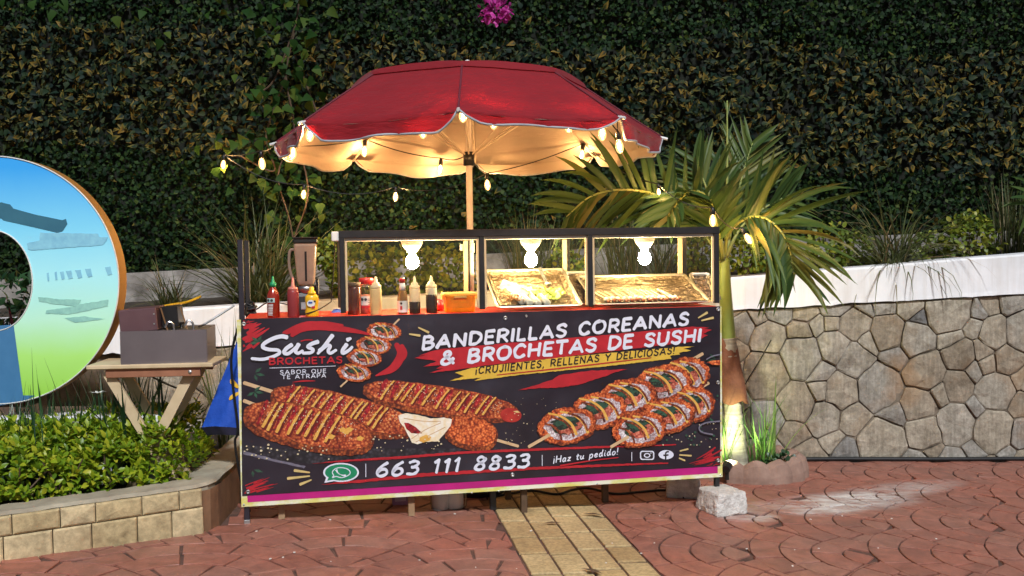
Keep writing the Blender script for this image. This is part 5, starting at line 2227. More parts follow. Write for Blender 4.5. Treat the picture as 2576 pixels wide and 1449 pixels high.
mb.grid(lambda a, b: (lerp(-.075, .075, a), lerp(-.02, .03, b), .018 + .014 * noise.noise((a * 6, b * 6, 9)) + .02 * b), 16, 8)
o = mb.build('paper_sheet', M['print_white'], smooth=True, loc=on_tray(mx, T, -.10, .14, .02))
o.rotation_euler = (R(24), R(18), TH - .5)
tag(o, 'white paper sheet at the left of the middle tray', 'paper')
# tongs
tg = thing('tongs', 'dark handled serving tongs leaning on the back of the middle tray', 'tongs', on_tray(mx, T, .06, .22, .03), TH)
mb = MB(); mb.tube([(.02, 0, 0), (-.005, .06, .075)], [.006, .005], 8); mb.build('arm', M['blackplastic'], tg)
mb = MB(); mb.tube([(.026, -.002, 0), (.005, .062, .078)], [.006, .005], 8); mb.build('arm', M['blackplastic'], tg)
mb = MB(); mb.lathe([(.004, 0), (.016, .004), (.02, .012), (.012, .02)], 9, (.026, -.014, -.014)); mb.build('scoop', M['steel'], tg)
xa = CF(1500, 775, .03)[0]
xb = CF(1786, 770, .03)[0]
t, T2, L, hw2 = tray('wide tilted foil tray of skewers in the right bay', xa, xb, .03, .36, .125)
mx2 = (xa + xb) / 2
ORD = ['leftmost', 'second', 'third', 'fourth', 'fifth', 'sixth', 'seventh', 'eighth', 'ninth', 'tenth', 'eleventh', 'twelfth', 'thirteenth']
for k in range(13):
    u = -.21 + k * .030 + random.uniform(-.004, .004)
    v0 = .038 + random.uniform(-.004, .01)
    p = W_(mx2 + Vector(T2(u, v0, .016)).x, .03 + Vector(T2(u, v0, .016)).y, ZC + .004 + Vector(T2(u, v0, .016)).z)
    if k == 0:
        sk = thing('food_skewer', 'x', 'skewer', p, TH + .42, 'skewers on the right tray')
        d = Vector((0, .36, .125)).normalized()
        mb = MB(); mb.tube([d * -.004, d * .145], .0034, 6); mb.build('stick', M['bamboo'], sk)
        for q in range(2):
            mb = MB(); mb.tube([d * (.002 + q * .024), d * (.006 + q * .024), d * (.018 + q * .024), d * (.022 + q * .024)], [.007, .011, .011, .007], 10); mb.build('morsel', M['sausage' if q == 0 else 'rice'], sk, smooth=True)
        cur = sk
    else:
        cur = sk.copy()
        COL.objects.link(cur)
        for ch in sk.children:
            c2 = ch.copy(); COL.objects.link(c2); c2.parent = cur
        cur.location = p
        cur.rotation_euler = (random.uniform(-.05, .05), 0, TH + .42 + random.uniform(-.07, .07))
    cur['label'] = 'short bamboo food skewer, ' + ORD[k] + ' from the left on the right foil tray'
xa = CF(1434, 730, .30)[0]
tray('empty pale tray leaning behind the middle divider', xa - .01, xa + .14, .24, .17, .15, group='spare trays at the back of the case')
xa = CF(1752, 730, .30)[0]
tray('bare tray corner at the right end of the case', xa, xa + .11, .26, .15, .13, group='spare trays at the back of the case')

# ------------------------------------------------------------------ under and around the stall
p = on_ground(1130, 1276)
t = thing('cup_package', 'clear bag of stacked white foam cups on the paving under the stall', 'package', (p.x, p.y - .03, gz(p.x)), TH)
for k, dx in enumerate((-.042, .034)):
    mb = MB(); mb.lathe([(.036, 0), (.040, .006), (.041, .09), (.036, .10)], 16, (dx, .01 * k, 0)); mb.build('cup_stack', M['porcelain'], t, smooth=True)
mb = MB(); mb.lathe([(.07, .001), (.088, .01), (.092, .06), (.08, .11), (.02, .125)], 18, sx=1.0, sy=.6); mb.build('bag', M['jar_clear'], t, smooth=True)
p = on_ground(1005, 1272)
t = thing('small_box', 'small lilac carton on the paving under the stall', 'box', (p.x, p.y + .03, gz(p.x)), TH)
MB().box((0, 0, .05), (.075, .05, .10), bevel=.002).build('carton', simple('lilac_card', (.30, .16, .30), None, 10, .7), t)
MB().box((0, -.0255, .03), (.055, .001, .02)).build('print', simple('pale_lilac', (.5, .36, .5), None, 10, .7), t)
o = MB().tube(catmull([(on_ground(x, y) + Vector((0, 0, .008))) for x, y in ((1180, 1240), (1235, 1252), (1290, 1244), (1340, 1238), (1400, 1247), (1440, 1236), (1480, 1232), (1545, 1246), (1600, 1242), (1680, 1237), (1720, 1255))], 6), .006, 6).build('power_cable', M['rubber'])
tag(o, 'black cable snaking on the paving under the stall', 'cable')
o = MB().tube(catmull([Vector((x, wallY(x) - .035 - .015 * abs(math.sin(x * 3)), gz(x) + .016)) for x in [1.55, 1.75, 2.0, 2.3, 2.6, 2.9, 3.2, 3.6, 4.2]], 6), .013, 8).build('black_hose', M['rubber'], smooth=True)
tag(o, 'thick black cable lying along the foot of the stone wall', 'cable')
o = MB().tube(catmull([at(1940, 855, 6.02), at(1912, 905, 6.03), at(1878, 960, 6.03), at(1850, 1010, 6.0)], 8), .004, 6).build('wall_cable', M['rubber'])
tag(o, 'thin black cable slanting down the stone wall beside the palm', 'cable')
o = MB().tube(catmull([W_(-.01, .03, ZC - .02), W_(-.05, .06, ZC - .2), W_(-.03, .08, ZC - .5), W_(-.045, .10, .35), W_(-.02, .12, .15), W_(.01, .14, .02)], 8), .006, 6).build('power_cable', M['rubber'])
tag(o, 'black cable hanging down the left end of the stall', 'cable')

# blue bag hung on the left end
bagl = OC + EX * (-.02) + EY * .22
bag = thing('blue_bag', 'blue insulated bag with yellow spark petals hanging at the left end of the stall', 'bag', tuple(bagl))
A = [at(600, 880, bagl.y), at(596, 955, bagl.y), at(514, 1060, bagl.y), at(560, 1078, bagl.y), at(640, 1078, bagl.y), at(650, 900, bagl.y)]
bo = Vector(bag.location)
mb = MB()
def bagf(u, v):
    zt, zb = at(600, 848, bagl.y).z, at(560, 1072, bagl.y).z
    z = lerp(zt, zb, v)
    xl = lerp(at(603, 850, bagl.y).x, at(512, 1062, bagl.y).x, v ** .95)
    xr = at(668, 900, bagl.y).x
    x = lerp(xl, xr, u)
    y = -.075 * math.sin(PI * min(1, .12 + u * .9)) * (.25 + .75 * v) + .018 * noise.noise((u * 4, v * 4, 0)) + .008 * noise.noise((u * 9, v * 12, 0))
    return (x - bo.x, y, z - bo.z + .012 * math.sin(u * 5) * v)
mb.grid(bagf, 24, 24)
def bagb(u, v):
    p = bagf(u, v)
    return (p[0], .03 + .05 * math.sin(PI * u) * v, p[2])
b0 = len(mb.v)
mb.grid(bagb, 24, 24)
mb.f = [f if f[0] < b0 else tuple(reversed(f)) for f in mb.f]
mb.build('bag_body', M['bluecloth'], bag, smooth=True)
mb = MB()
mb.grid(lambda u, v: tuple(Vector(bagf(u, 1.0)) + Vector((.02 * v, -.004 + .02 * v, -.042 * v))), 24, 3)
mb.build('base_band', simple('navy_band', (.03, .03, .07), None, 10, .6), bag, smooth=True)
for (pa, pb_) in (((578, 959), (600, 978)), ((578, 1006), (602, 990))):
    def P3(px, py):
        zt, zb = at(600, 848, bagl.y).z, at(560, 1072, bagl.y).z
        w = at(px, py, bagl.y - .05)
        v = (zt - w.z) / (zt - zb)
        xl = lerp(at(603, 850, bagl.y).x, at(512, 1062, bagl.y).x, v ** .95)
        xr = at(668, 900, bagl.y).x
        u = (w.x - xl) / (xr - xl)
        return u, v
    (ua, va), (ub, vb) = P3(*pa), P3(*pb_)
    mb = MB()
    def petal(s, q):
        wdt = .030 * math.sqrt(max(0, 1 - (2 * s - 1) ** 4)) * (1.15 - .45 * s)
        du, dv = ub - ua, vb - va
        u = lerp(ua, ub, s) - dv * .6 * (q - .5) * wdt * 9
        v = lerp(va, vb, s) + (q - .5) * wdt * 1.8
        p = bagf(u, v)
        return (p[0], p[1] - .004, p[2])
    mb.grid(petal, 12, 4)
    mb.build('spark_petal', M['yellowprint'], bag, smooth=True)
mb = MB(); mb.tube(catmull([(at(596, 960, bagl.y) - bo), (at(603, 880, bagl.y) - bo + Vector((0, -.03, 0))), (at(606, 830, bagl.y) - bo)], 6), .008, 6)
mb.build('strap', M['bluecloth'], bag)

# ------------------------------------------------------------------ bench and fryer
by = 4.52
ba = at(250, 930, by)
bench = thing('folding_table', 'small folding wooden table with crossed legs standing in the planter', 'table', (ba.x + .22, by + .14, .15), R(4))
bx = Vector(bench.location)
tz = .722 - .15
mb = MB(); mb.box((.0, 0, tz), (.56, .30, .020), bevel=.004); mb.build('table_top', M['pinewood'], bench)
mb = MB(); mb.box((.01, -.125, tz - .030), (.42, .018, .040), bevel=.002); mb.build('apron', M['redwood'], bench)
mb = MB(); mb.box((.01, .125, tz - .030), (.42, .018, .040), bevel=.002); mb.build('apron', M['redwood'], bench)
for y in (-.10, .10):
    mb = MB(); mb.bar((-.20, y, tz - .03), (.10, y, 0), .046, .018, (0, 1, 0)); mb.build('leg', M['pinewood'], bench)
    mb = MB(); mb.bar((.17, y + .02, tz - .03), (-.12, y + .02, 0), .046, .018, (0, 1, 0)); mb.build('leg', M['pinewood'], bench)
mb = MB(); mb.lathe([(.008, 0), (.008, .004), (.004, .006)], 10, (.175, -.134, tz - .03), rot=Matrix.Rotation(R(90), 3, 'X')); mb.build('bolt', M['zinc'], bench)

fz = .15 + tz + .010
fc = at(290, 905, by)
fryer = thing('deep_fryer', 'stainless tabletop deep fryer with control head standing on the folding table', 'fryer', (fc.x + .19, by + .17, fz), R(9))
M['tank'] = simple('brushed_steel_dull', (.36, .31, .32), (.28, .24, .25), 3, .42, metal=1, bmp=.05)
W2, D2, H2 = .375, .30, .150
mb = MB()
# open tank with walls
def wall_(p, s):
    mb.box(p, s)
wall_((0, -D2 / 2, H2 / 2), (W2, .004, H2)); wall_((0, D2 / 2, H2 / 2), (W2, .004, H2))
wall_((-W2 / 2, 0, H2 / 2), (.004, D2 - .006, H2)); wall_((W2 / 2, 0, H2 / 2), (.004, D2 - .006, H2))
wall_((0, 0, .004), (W2 - .006, D2 - .006, .006))
mb.build('tank', M['tank'], fryer)
mb = MB(); mb.box((.04, 0, H2 - .006), (W2 - .09, D2 - .02, .006), bevel=.002); mb.build('lid', M['steel'], fryer)
mb = MB(); mb.lathe([(.010, 0), (.008, .008), (.012, .016), (.018, .022), (.018, .028)], 12, (.055, .0, H2 - .002)); mb.build('lid_knob', M['blackplastic'], fryer)
mb = MB()
rotb = Matrix.Rotation(R(-4), 3, 'Y')
mb.box((-W2 / 2 + .075, -.02, H2 + .046), (.165, .22, .105), rotb, .004)
mb.build('control_box', simple('maroon_steel', (.23, .13, .14), (.17, .09, .10), 4, .4, metal=.6), fryer)
mb = MB(); mb.box((-W2 / 2 + .20, .02, H2 + .055), (.075, .15, .095), rotb, .003); mb.build('element_head', M['blackplastic'], fryer)
for dx, dy in ((.168, -.09), (.245, -.03)):
    mb = MB(); mb.bar((-W2 / 2 + dx, dy, H2 + .10), (-W2 / 2 + dx + .028, dy, H2 - .005), .006, .006); mb.build('edge_strip', simple('copper_edge', (.62, .36, .18), None, 10, .35, metal=1), fryer)
    mb = MB(); mb.tube(catmull([(-W2 / 2 + dx + .02, dy - .02, H2 + .01), (-W2 / 2 + dx + .035, dy - .02, H2 + .035), (-W2 / 2 + dx + .055, dy - .02, H2 + .025), (-W2 / 2 + dx + .06, dy - .02, H2 - .01)], 6), .005, 8); mb.build('heating_coil', M['steel'], fryer)
for z_ in (H2 + .03, H2 + .075):
    mb = MB(); mb.lathe([(.004, 0), (.004, .002)], 8, (-W2 / 2 + .145, -.131, z_), rot=Matrix.Rotation(R(90), 3, 'X')); mb.build('screw', M['zinc'], fryer)
mb = MB(); mb.lathe([(.018, 0), (.018, .010), (.008, .012)], 14, (-W2 / 2 - .006, -.05, H2 + .035), rot=Matrix.Rotation(R(-90), 3, 'Y')); mb.build('knob', M['blackplastic'], fryer)
o = MB().tube(catmull([at(590, 768, 4.75), at(540, 800, 4.7), at(515, 815, 4.68), at(500, 822, 4.66)], 6), .005, 6).build('skimmer_handle', M['blackplastic'])
tag(o, 'black wire handle leaning out of the fryer towards the stall', 'utensil')
o = MB().tube(catmull([at(385, 776, 5.9), at(430, 767, 6.0), at(470, 760, 6.2), at(505, 746, 6.3)], 6), .008, 8).build('yellow_hose', simple('yellow_hose', (.62, .36, .02), None, 10, .45), smooth=True)
tag(o, 'yellow hose lying on the wall top behind the fryer', 'hose')

# ------------------------------------------------------------------ round letter
sy = 4.72
sc_ = at(-15, 706, sy)
letter = thing('letter_sign', 'huge standing round letter painted blue fading to green with a dark hole', 'sign', tuple(sc_), R(-3))
def grad_mat():
    m, nt, p = new_mat('blue_green_paint')
    v = coords(nt)
    sep = nt.nodes.new('ShaderNodeSeparateXYZ')
    nt.links.new(v, sep.inputs[0])
    n = tex_noise(nt, v, 5, 5, .6)
    z = math_node(nt, 'ADD', math_node(nt, 'MULTIPLY', sep.outputs[2], .84), .5)
    z = math_node(nt, 'ADD', z, math_node(nt, 'MULTIPLY', math_node(nt, 'SUBTRACT', n, .5), .05))
    col = ramp(nt, [(.03, (.34, .68, .07)), (.20, (.46, .86, .20)), (.34, (.56, .95, .70)), (.52, (.46, .93, .98)), (.70, (.25, .74, 1.0)), (.95, (.05, .42, .95))], z)
    nt.links.new(col, p.inputs['Base Color'])
    p.inputs['Roughness'].default_value = .35
    return m
ro_, ri_x, ri_z = .583, .186, .236
rox, roz = .600, .583
mb = MB()
n = 128
V, Q = [], []
TK = .085
for i in range(n):
    a = 2 * PI * i / n
    V += [(rox * math.cos(a), 0, roz * math.sin(a)), (ri_x * math.cos(a), 0, ri_z * math.sin(a))]
for i in range(n):
    a, b = 2 * i, 2 * ((i + 1) % n)
    Q.append((a, b, b + 1, a + 1))
mb.add(V, Q)
mb.build('face', grad_mat(), letter)
mb = MB()
V, Q = [], []
for i in range(n):
    a = 2 * PI * i / n
    c_, s_ = math.cos(a), math.sin(a)
    V += [(rox * c_, .003, roz * s_), (rox * c_, TK, roz * s_), (ri_x * c_, TK, ri_z * s_), (ri_x * c_, .003, ri_z * s_)]
for i in range(n):
    a, b = 4 * i, 4 * ((i + 1) % n)
    Q += [(a, a + 1, b + 1, b), (a + 1, a + 2, b + 2, b + 1), (a + 2, a + 3, b + 3, b + 2)]
mb.add(V, Q)
mb.build('side', simple('ochre_side', (.34, .17, .035), (.26, .12, .025), 6, .6), letter)
for rx_, rz_ in ((rox, roz), (ri_x, ri_z)):
    mb = MB(); mb.tube([(rx_ * math.cos(2 * PI * i / n), -.001, rz_ * math.sin(2 * PI * i / n)) for i in range(n + 1)], .0035, 5, False)
    mb.build('edge_trim', M['whiteplastic'], letter, smooth=True)
letter_inv = Matrix.Rotation(R(3), 3, 'Z')
def LP(px, py):
    """letter coordinates of a picture point on its face."""
    w = letter_inv @ (at(px, py, sy) - sc_)
    return w.x, w.z
def flat_poly(parent, name, m, pts2, y, jag=0.0):
    """a thin painted shape: outline in (x, z), laid just in front of y."""
    mb = MB()
    P = []
    for i in range(len(pts2)):
        a, b = pts2[i], pts2[(i + 1) % len(pts2)]
        L = math.hypot(b[0] - a[0], b[1] - a[1])
        ns = max(1, int(L / .012)) if jag else 1
        for k in range(ns):
            t = k / ns
            P.append((lerp(a[0], b[0], t) + random.uniform(-jag, jag), lerp(a[1], b[1], t) + random.uniform(-jag, jag)))
    me = bpy.data.meshes.new(name)
    import bmesh
    bm = bmesh.new()
    f = bm.faces.new([bm.verts.new((x, y, z)) for x, z in P])
    f.normal_update()
    if f.normal.y > 0:
        f.normal_flip()
    bmesh.ops.triangulate(bm, faces=bm.faces[:], ngon_method='EAR_CLIP')
    bm.to_mesh(me)
    bm.free()
    me.materials.append(m)
    o = bpy.data.objects.new(name, me)
    COL.objects.link(o)
    o.parent = parent
    return o
slate = simple('slate_blue_paint', (.045, .17, .24), (.035, .14, .21), 9, .5)
slate2 = simple('dull_blue_paint', (.07, .22, .42), (.05, .18, .36), 6, .5)
pale = simple('washed_blue_print', (.22, .52, .70), (.30, .66, .80), 28, .5)
palegreen = simple('washed_green_print', (.25, .52, .46), (.36, .70, .58), 28, .5)
zs = lambda pts, s=.6906, ox=0, oy=560: [LP((ox + x * s) * .6708, (oy + y * s) * .6708) for x, y in pts]
flat_poly(letter, 'brush_stroke', slate, zs([(-60, 300), (10, 288), (60, 300), (78, 322), (200, 355), (350, 385), (370, 378), (378, 405), (350, 445), (320, 452), (180, 420), (20, 385), (10, 375), (-60, 370)]), -.002)
flat_poly(letter, 'painted_band', slate2, zs([(-60, 960), (78, 952), (130, 1335), (200, 1335), (120, 1372), (-10, 1392), (-60, 1392)]), -.0022)
flat_poly(letter, 'faded_print', pale, zs([(150, 510), (225, 495), (225, 452), (550, 458), (550, 475), (605, 478), (575, 520), (180, 548), (158, 540)]), -.002, .0015)
for xx, ww in ((262, 14), (305, 16), (335, 28), (368, 40), (420, 40), (475, 40), (585, 40)):
    y0 = 690 - (xx - 260) * .10
    flat_poly(letter, 'faded_print', pale, zs([(xx, y0 - 18), (xx + ww * .8, y0 - 22), (xx + ww, y0 + 20), (xx + ww * .4, y0 + 26)]), -.002, .0012)
flat_poly(letter, 'faded_print', palegreen, zs([(215, 800), (330, 812), (455, 815), (440, 840), (605, 815), (600, 850), (560, 858), (390, 895), (255, 890), (262, 872), (420, 852), (300, 838), (220, 825)]), -.002, .0015)
flat_poly(letter, 'faded_print', palegreen, zs([(362, 915), (470, 905), (590, 918), (420, 940)]), -.002, .0012)
# support feet
for dx in (-.25, .17):
    mb = MB(); mb.box((dx, .05, -roz - .03), (.05, .05, .16)); mb.build('foot', M['darkwood'], letter)
pl = at(-15, 1050, sy)
t = thing('letter_plinth', 'low white plinth carrying the round letter behind the lilies', 'plinth', (pl.x, sy + .10, .15))
xr = at(405, 1050, sy).x - pl.x
mb = MB(); mb.box(((xr - 1.2) / 2, .05, (pl.z - .15) / 2 - .01), (xr + 1.2, .34, pl.z - .15 + .02), bevel=.008); mb.build('plinth_body', M['plaster'], t)

# ================================================================== PRINTED BANNER
banner = thing('banner', 'black printed vinyl banner with food pictures and white lettering on the stall front', 'banner', tuple(OC), TH)


def vinyl_mat():
    m, nt, p = new_mat('black_vinyl')
    v = coords(nt)
    n = tex_noise(nt, v, 3, 6, .6)
    col = ramp(nt, [(.35, (.014, .010, .016)), (.6, (.026, .020, .030)), (.75, (.040, .036, .052))], n)
    nt.links.new(col, p.inputs['Base Color'])
    p.inputs['Roughness'].default_value = .34
    p.inputs['Specular IOR Level'].default_value = .5
    w1 = tex_noise(nt, coords(nt, 'Object', (1.6, 1, 2.2)), 1.6, 2, .4)
    bump(nt, p, w1, .55, .05)
    return m


def pmat(name, c1, c2=None, scale=30, rough=.45):
    return simple(name, c1, c2, scale, rough)


def crumb_print(name, stops, scale):
    m, nt, p = new_mat(name)
    v = coords(nt)
    d = nt.nodes.new('ShaderNodeTexVoronoi')
    d.inputs['Scale'].default_value = scale
    nn = tex_noise(nt, v, scale * .35, 4, .7)
    nt.links.new(v, d.inputs['Vector'])
    f = math_node(nt, 'ADD', math_node(nt, 'MULTIPLY', d.outputs['Distance'], .9), math_node(nt, 'MULTIPLY', math_node(nt, 'SUBTRACT', nn, .5), .9))
    col = ramp(nt, stops, f)
    big = tex_noise(nt, v, 16, 4, .65)
    col = mix_col(nt, .8, col, ramp(nt, [(.34, (.50, .36, .32)), (.5, (.95, .92, .9)), (.66, (1.35, 1.45, 1.4))], big), 'MULTIPLY')
    nt.links.new(col, p.inputs['Base Color'])
    p.inputs['Roughness'].default_value = .5
    return m


M['vinyl'] = vinyl_mat()
M['p_white'] = pmat('white_ink', (.72, .74, .84), (.66, .69, .80), 20)
M['p_red'] = pmat('red_ink', (.48, .018, .028), (.36, .012, .02), 14)
M['p_yellow'] = pmat('yellow_ink', (.72, .47, .06), (.62, .40, .05), 14)
M['p_dash'] = pmat('pale_yellow_ink', (.66, .50, .20), None, 14)
M['p_black'] = pmat('black_ink', (.022, .015, .016))
M['p_green'] = pmat('green_ink', (.01, .25, .11), (.008, .20, .09), 20)
M['p_leaf'] = pmat('dark_green_ink', (.035, .11, .06), (.02, .05, .035), 40)
M['p_crumb'] = crumb_print('printed_crumbs', [(.05, (.74, .30, .10)), (.28, (.56, .135, .04)), (.5, (.34, .05, .018)), (.78, (.11, .013, .008))], 82)
M['p_crumb_dark'] = crumb_print('printed_dark_crumbs', [(.05, (.44, .12, .03)), (.3, (.30, .06, .015)), (.6, (.10, .016, .007))], 80)
M['p_crumb_orange'] = crumb_print('printed_orange_crumbs', [(.05, (.80, .27, .09)), (.3, (.64, .14, .035)), (.55, (.38, .055, .014)), (.8, (.12, .016, .008))], 95)
M['p_rice'] = crumb_print('printed_rice', [(.05, (.74, .70, .72)), (.35, (.60, .54, .58)), (.6, (.34, .24, .26))], 120)
M['p_nori'] = crumb_print('printed_nori', [(.05, (.04, .12, .06)), (.35, (.018, .035, .022)), (.7, (.010, .010, .010))], 110)
M['p_salmon'] = crumb_print('printed_filling', [(.05, (.66, .30, .20)), (.4, (.52, .13, .08)), (.75, (.24, .03, .02))], 90)
M['p_mayo'] = pmat('yellow_sauce_ink', (.76, .46, .11), (.66, .32, .05), 50)
M['p_glaze'] = crumb_print('printed_red_glaze', [(.05, (.60, .10, .07)), (.25, (.42, .016, .022)), (.55, (.28, .008, .014)), (.85, (.10, .004, .008))], 75)
M['p_deep'] = pmat('deep_red_ink', (.16, .012, .010), (.09, .008, .006), 40)
M['p_cheese'] = pmat('cheese_ink', (.86, .82, .74), (.78, .62, .36), 40)
M['p_stick'] = pmat('stick_ink', (.66, .46, .27), (.52, .33, .17), 30)
M['p_sausage'] = pmat('sausage_ink', (.46, .035, .025), (.30, .015, .014), 18)
M['p_seed'] = pmat('seed_ink', (.78, .66, .42))
M['p_grey'] = pmat('grey_ink', (.20, .19, .24), (.12, .11, .15), 40)
M['p_slate'] = crumb_print('printed_slate', [(.1, (.05, .045, .06)), (.4, (.025, .022, .028)), (.7, (.012, .010, .014))], 60)

LY = [-.0150]


def fresh():
    LY[0] = -.0150



def layer(step=.00009):
    LY[0] -= step
    return LY[0]


def B(p):
    return CF(p[0], p[1], -.015)


def flat(name, m, pts, px=True, jag=0.0, y=None):
    """flat inked shape; pts in picture pixels or in banner metres."""
    q = [B(p) for p in pts] if px else list(pts)
    return flat_poly(banner, name, m, q, layer() if y is None else y, jag)


def ribbon(mb, pts, width, y, smooth=True, ends=True, prof=None):
    """inked stroke along pts (banner metres) with a rounded tapering width."""
    P = catmull([(p[0], p[1], 0) for p in pts], 5) if smooth and len(pts) > 2 else [Vector((p[0], p[1], 0)) for p in pts]
    n = len(P)
    vs, fs = [], []
    cum = [0]
    for a, b in zip(P, P[1:]):
        cum.append(cum[-1] + (b - a).length)
    T = max(cum[-1], 1e-6)
    rows = []
    t0 = (P[1] - P[0]).normalized()
    t1 = (P[-1] - P[-2]).normalized()
    r = width / 2
    if ends:
        for k, (dx, ww) in enumerate(((.62, .30), (.42, .70), (.18, .95))):
            rows.append((P[0] - t0 * r * dx, t0, ww * (prof(0) if prof else 1)))
    for i, p in enumerate(P):
        t = (P[min(i + 1, n - 1)] - P[max(i - 1, 0)]).normalized()
        rows.append((p, t, prof(cum[i] / T) if prof else 1.0))
    if ends:
        for k, (dx, ww) in enumerate(((.18, .95), (.42, .70), (.62, .30))):
            rows.append((P[-1] + t1 * r * dx, t1, ww * (prof(1) if prof else 1)))
    for p, t, w in rows:
        s = Vector((-t.y, t.x, 0)) * r * w
        vs += [(p.x + s.x, y, p.y + s.y), (p.x - s.x, y, p.y - s.y)]
    for i in range(len(rows) - 1):
        fs.append((2 * i, 2 * i + 2, 2 * i + 3, 2 * i + 1))
    mb.add(vs, fs)


G = {
    'A': (.84, ['L', (0, 0), (.42, 1), (.84, 0)], ['L', (.16, .32), (.69, .32)]),
    'B': (.70, ['L', (.06, 0), (.06, 1)], ['C', (.06, 1), (.42, 1), (.60, .84), (.52, .62), (.28, .54), (.06, .53)], ['C', (.06, .53), (.42, .52), (.69, .34), (.60, .10), (.36, 0), (.06, 0)]),
    'C': (.72, ['C', (.70, .82), (.52, .99), (.24, .94), (.04, .58), (.14, .14), (.42, 0), (.70, .16)]),
    'D': (.78, ['L', (.06, 0), (.06, 1)], ['C', (.06, 1), (.42, .98), (.72, .74), (.74, .38), (.48, .06), (.06, 0)]),
    'E': (.58, ['L', (.05, 0), (.05, 1)], ['L', (.05, 1), (.58, 1)], ['L', (.05, .52), (.50, .52)], ['L', (.05, 0), (.58, 0)]),
    'H': (.76, ['L', (.05, 0), (.05, 1)], ['L', (.70, 0), (.70, 1)], ['L', (.05, .5), (.70, .5)]),
    'I': (.12, ['L', (.06, 0), (.06, 1)]),
    'J': (.50, ['C', (.46, 1), (.47, .5), (.42, .12), (.20, 0), (.0, .16)]),
    'L': (.54, ['L', (.05, 1), (.05, 0)], ['L', (.05, 0), (.54, 0)]),
    'N': (.78, ['L', (.05, 0), (.05, 1)], ['L', (.05, 1), (.72, 0)], ['L', (.72, 0), (.72, 1)]),
    'O': (.84, ['C', (.42, 1), (.12, .86), (.02, .48), (.16, .10), (.42, 0), (.70, .12), (.82, .50), (.70, .88), (.42, 1)]),
    'P': (.66, ['L', (.06, 0), (.06, 1)], ['C', (.06, 1), (.44, 1), (.64, .80), (.56, .54), (.30, .44), (.06, .44)]),
    'Q': (.84, ['C', (.42, 1), (.12, .86), (.02, .48), (.16, .10), (.42, 0), (.70, .12), (.82, .50), (.70, .88), (.42, 1)], ['L', (.52, .22), (.84, -.08)]),
    'R': (.70, ['L', (.06, 0), (.06, 1)], ['C', (.06, 1), (.44, 1), (.64, .80), (.56, .56), (.30, .47), (.06, .47)], ['L', (.34, .47), (.68, 0)]),
    'S': (.64, ['C', (.60, .84), (.42, 1), (.14, .93), (.08, .70), (.32, .54), (.58, .36), (.54, .08), (.28, 0), (.02, .14)]),
    'T': (.72, ['L', (0, 1), (.72, 1)], ['L', (.36, 1), (.36, 0)]),
    'U': (.74, ['C', (.05, 1), (.05, .5), (.08, .14), (.36, 0), (.62, .14), (.68, .5), (.69, 1)]),
    'Y': (.74, ['L', (0, 1), (.37, .48)], ['L', (.74, 1), (.37, .48)], ['L', (.37, .48), (.37, 0)]),
    '&': (.86, ['C', (.82, .02), (.50, .40), (.18, .74), (.24, .96), (.44, .98), (.54, .80), (.40, .60), (.10, .36), (.08, .10), (.32, -.01), (.58, .10), (.78, .42)]),
    ',': (.14, ['L', (.10, .06), (.02, -.18)]),
    '!': (.14, ['L', (.07, 1), (.07, .34)], ['L', (.07, .02), (.07, .0)]),
    '¡': (.14, ['L', (.07, .62), (.07, -.10)], ['L', (.07, .95), (.07, .93)]),
    ' ': (.40,),
    '6': (.62, ['C', (.52, .98), (.22, .72), (.05, .36), (.12, .06), (.36, 0), (.58, .18), (.50, .46), (.26, .50), (.08, .30)]),
    '3': (.60, ['C', (.06, .90), (.34, 1.0), (.56, .84), (.44, .60), (.22, .54)], ['C', (.22, .54), (.50, .50), (.60, .24), (.40, .02), (.02, .06)]),
    '1': (.34, ['L', (.04, .78), (.24, 1)], ['L', (.24, 1), (.22, 0)]),
    '8': (.62, ['C', (.50, .86), (.28, 1), (.10, .82), (.24, .58), (.50, .38), (.52, .10), (.28, 0), (.06, .14), (.14, .40), (.40, .58), (.56, .80), (.50, .86)]),
    'a': (.52, ['C', (.44, .52), (.20, .56), (.04, .24), (.14, .0), (.34, .10), (.46, .54)], ['C', (.46, .54), (.40, .16), (.54, .02)]),
    'z': (.46, ['L', (.06, .52), (.44, .52)], ['L', (.44, .52), (.04, .02)], ['L', (.04, .02), (.46, .02)]),
    't': (.38, ['C', (.20, .86), (.14, .40), (.16, .06), (.36, .06)], ['L', (0, .58), (.38, .60)]),
    'u': (.50, ['C', (.04, .54), (.02, .2), (.14, 0), (.32, .12), (.44, .54)], ['C', (.44, .54), (.40, .2), (.52, .02)]),
    'p': (.52, ['L', (.06, .54), (.02, -.34)], ['C', (.06, .40), (.26, .58), (.48, .42), (.40, .08), (.18, .0), (.04, .10)]),
    'e': (.48, ['C', (.06, .28), (.40, .34), (.36, .54), (.14, .50), (.04, .20), (.20, .0), (.46, .10)]),
    'd': (.54, ['C', (.42, .46), (.20, .56), (.04, .26), (.14, 0), (.34, .08), (.44, .34)], ['C', (.50, 1.0), (.42, .4), (.54, .02)]),
    'i': (.20, ['C', (.08, .54), (.05, .2), (.18, .02)], ['L', (.13, .80), (.12, .79)]),
    'o': (.50, ['C', (.26, .55), (.06, .40), (.08, .06), (.28, 0), (.46, .20), (.42, .48), (.26, .55)]),
}


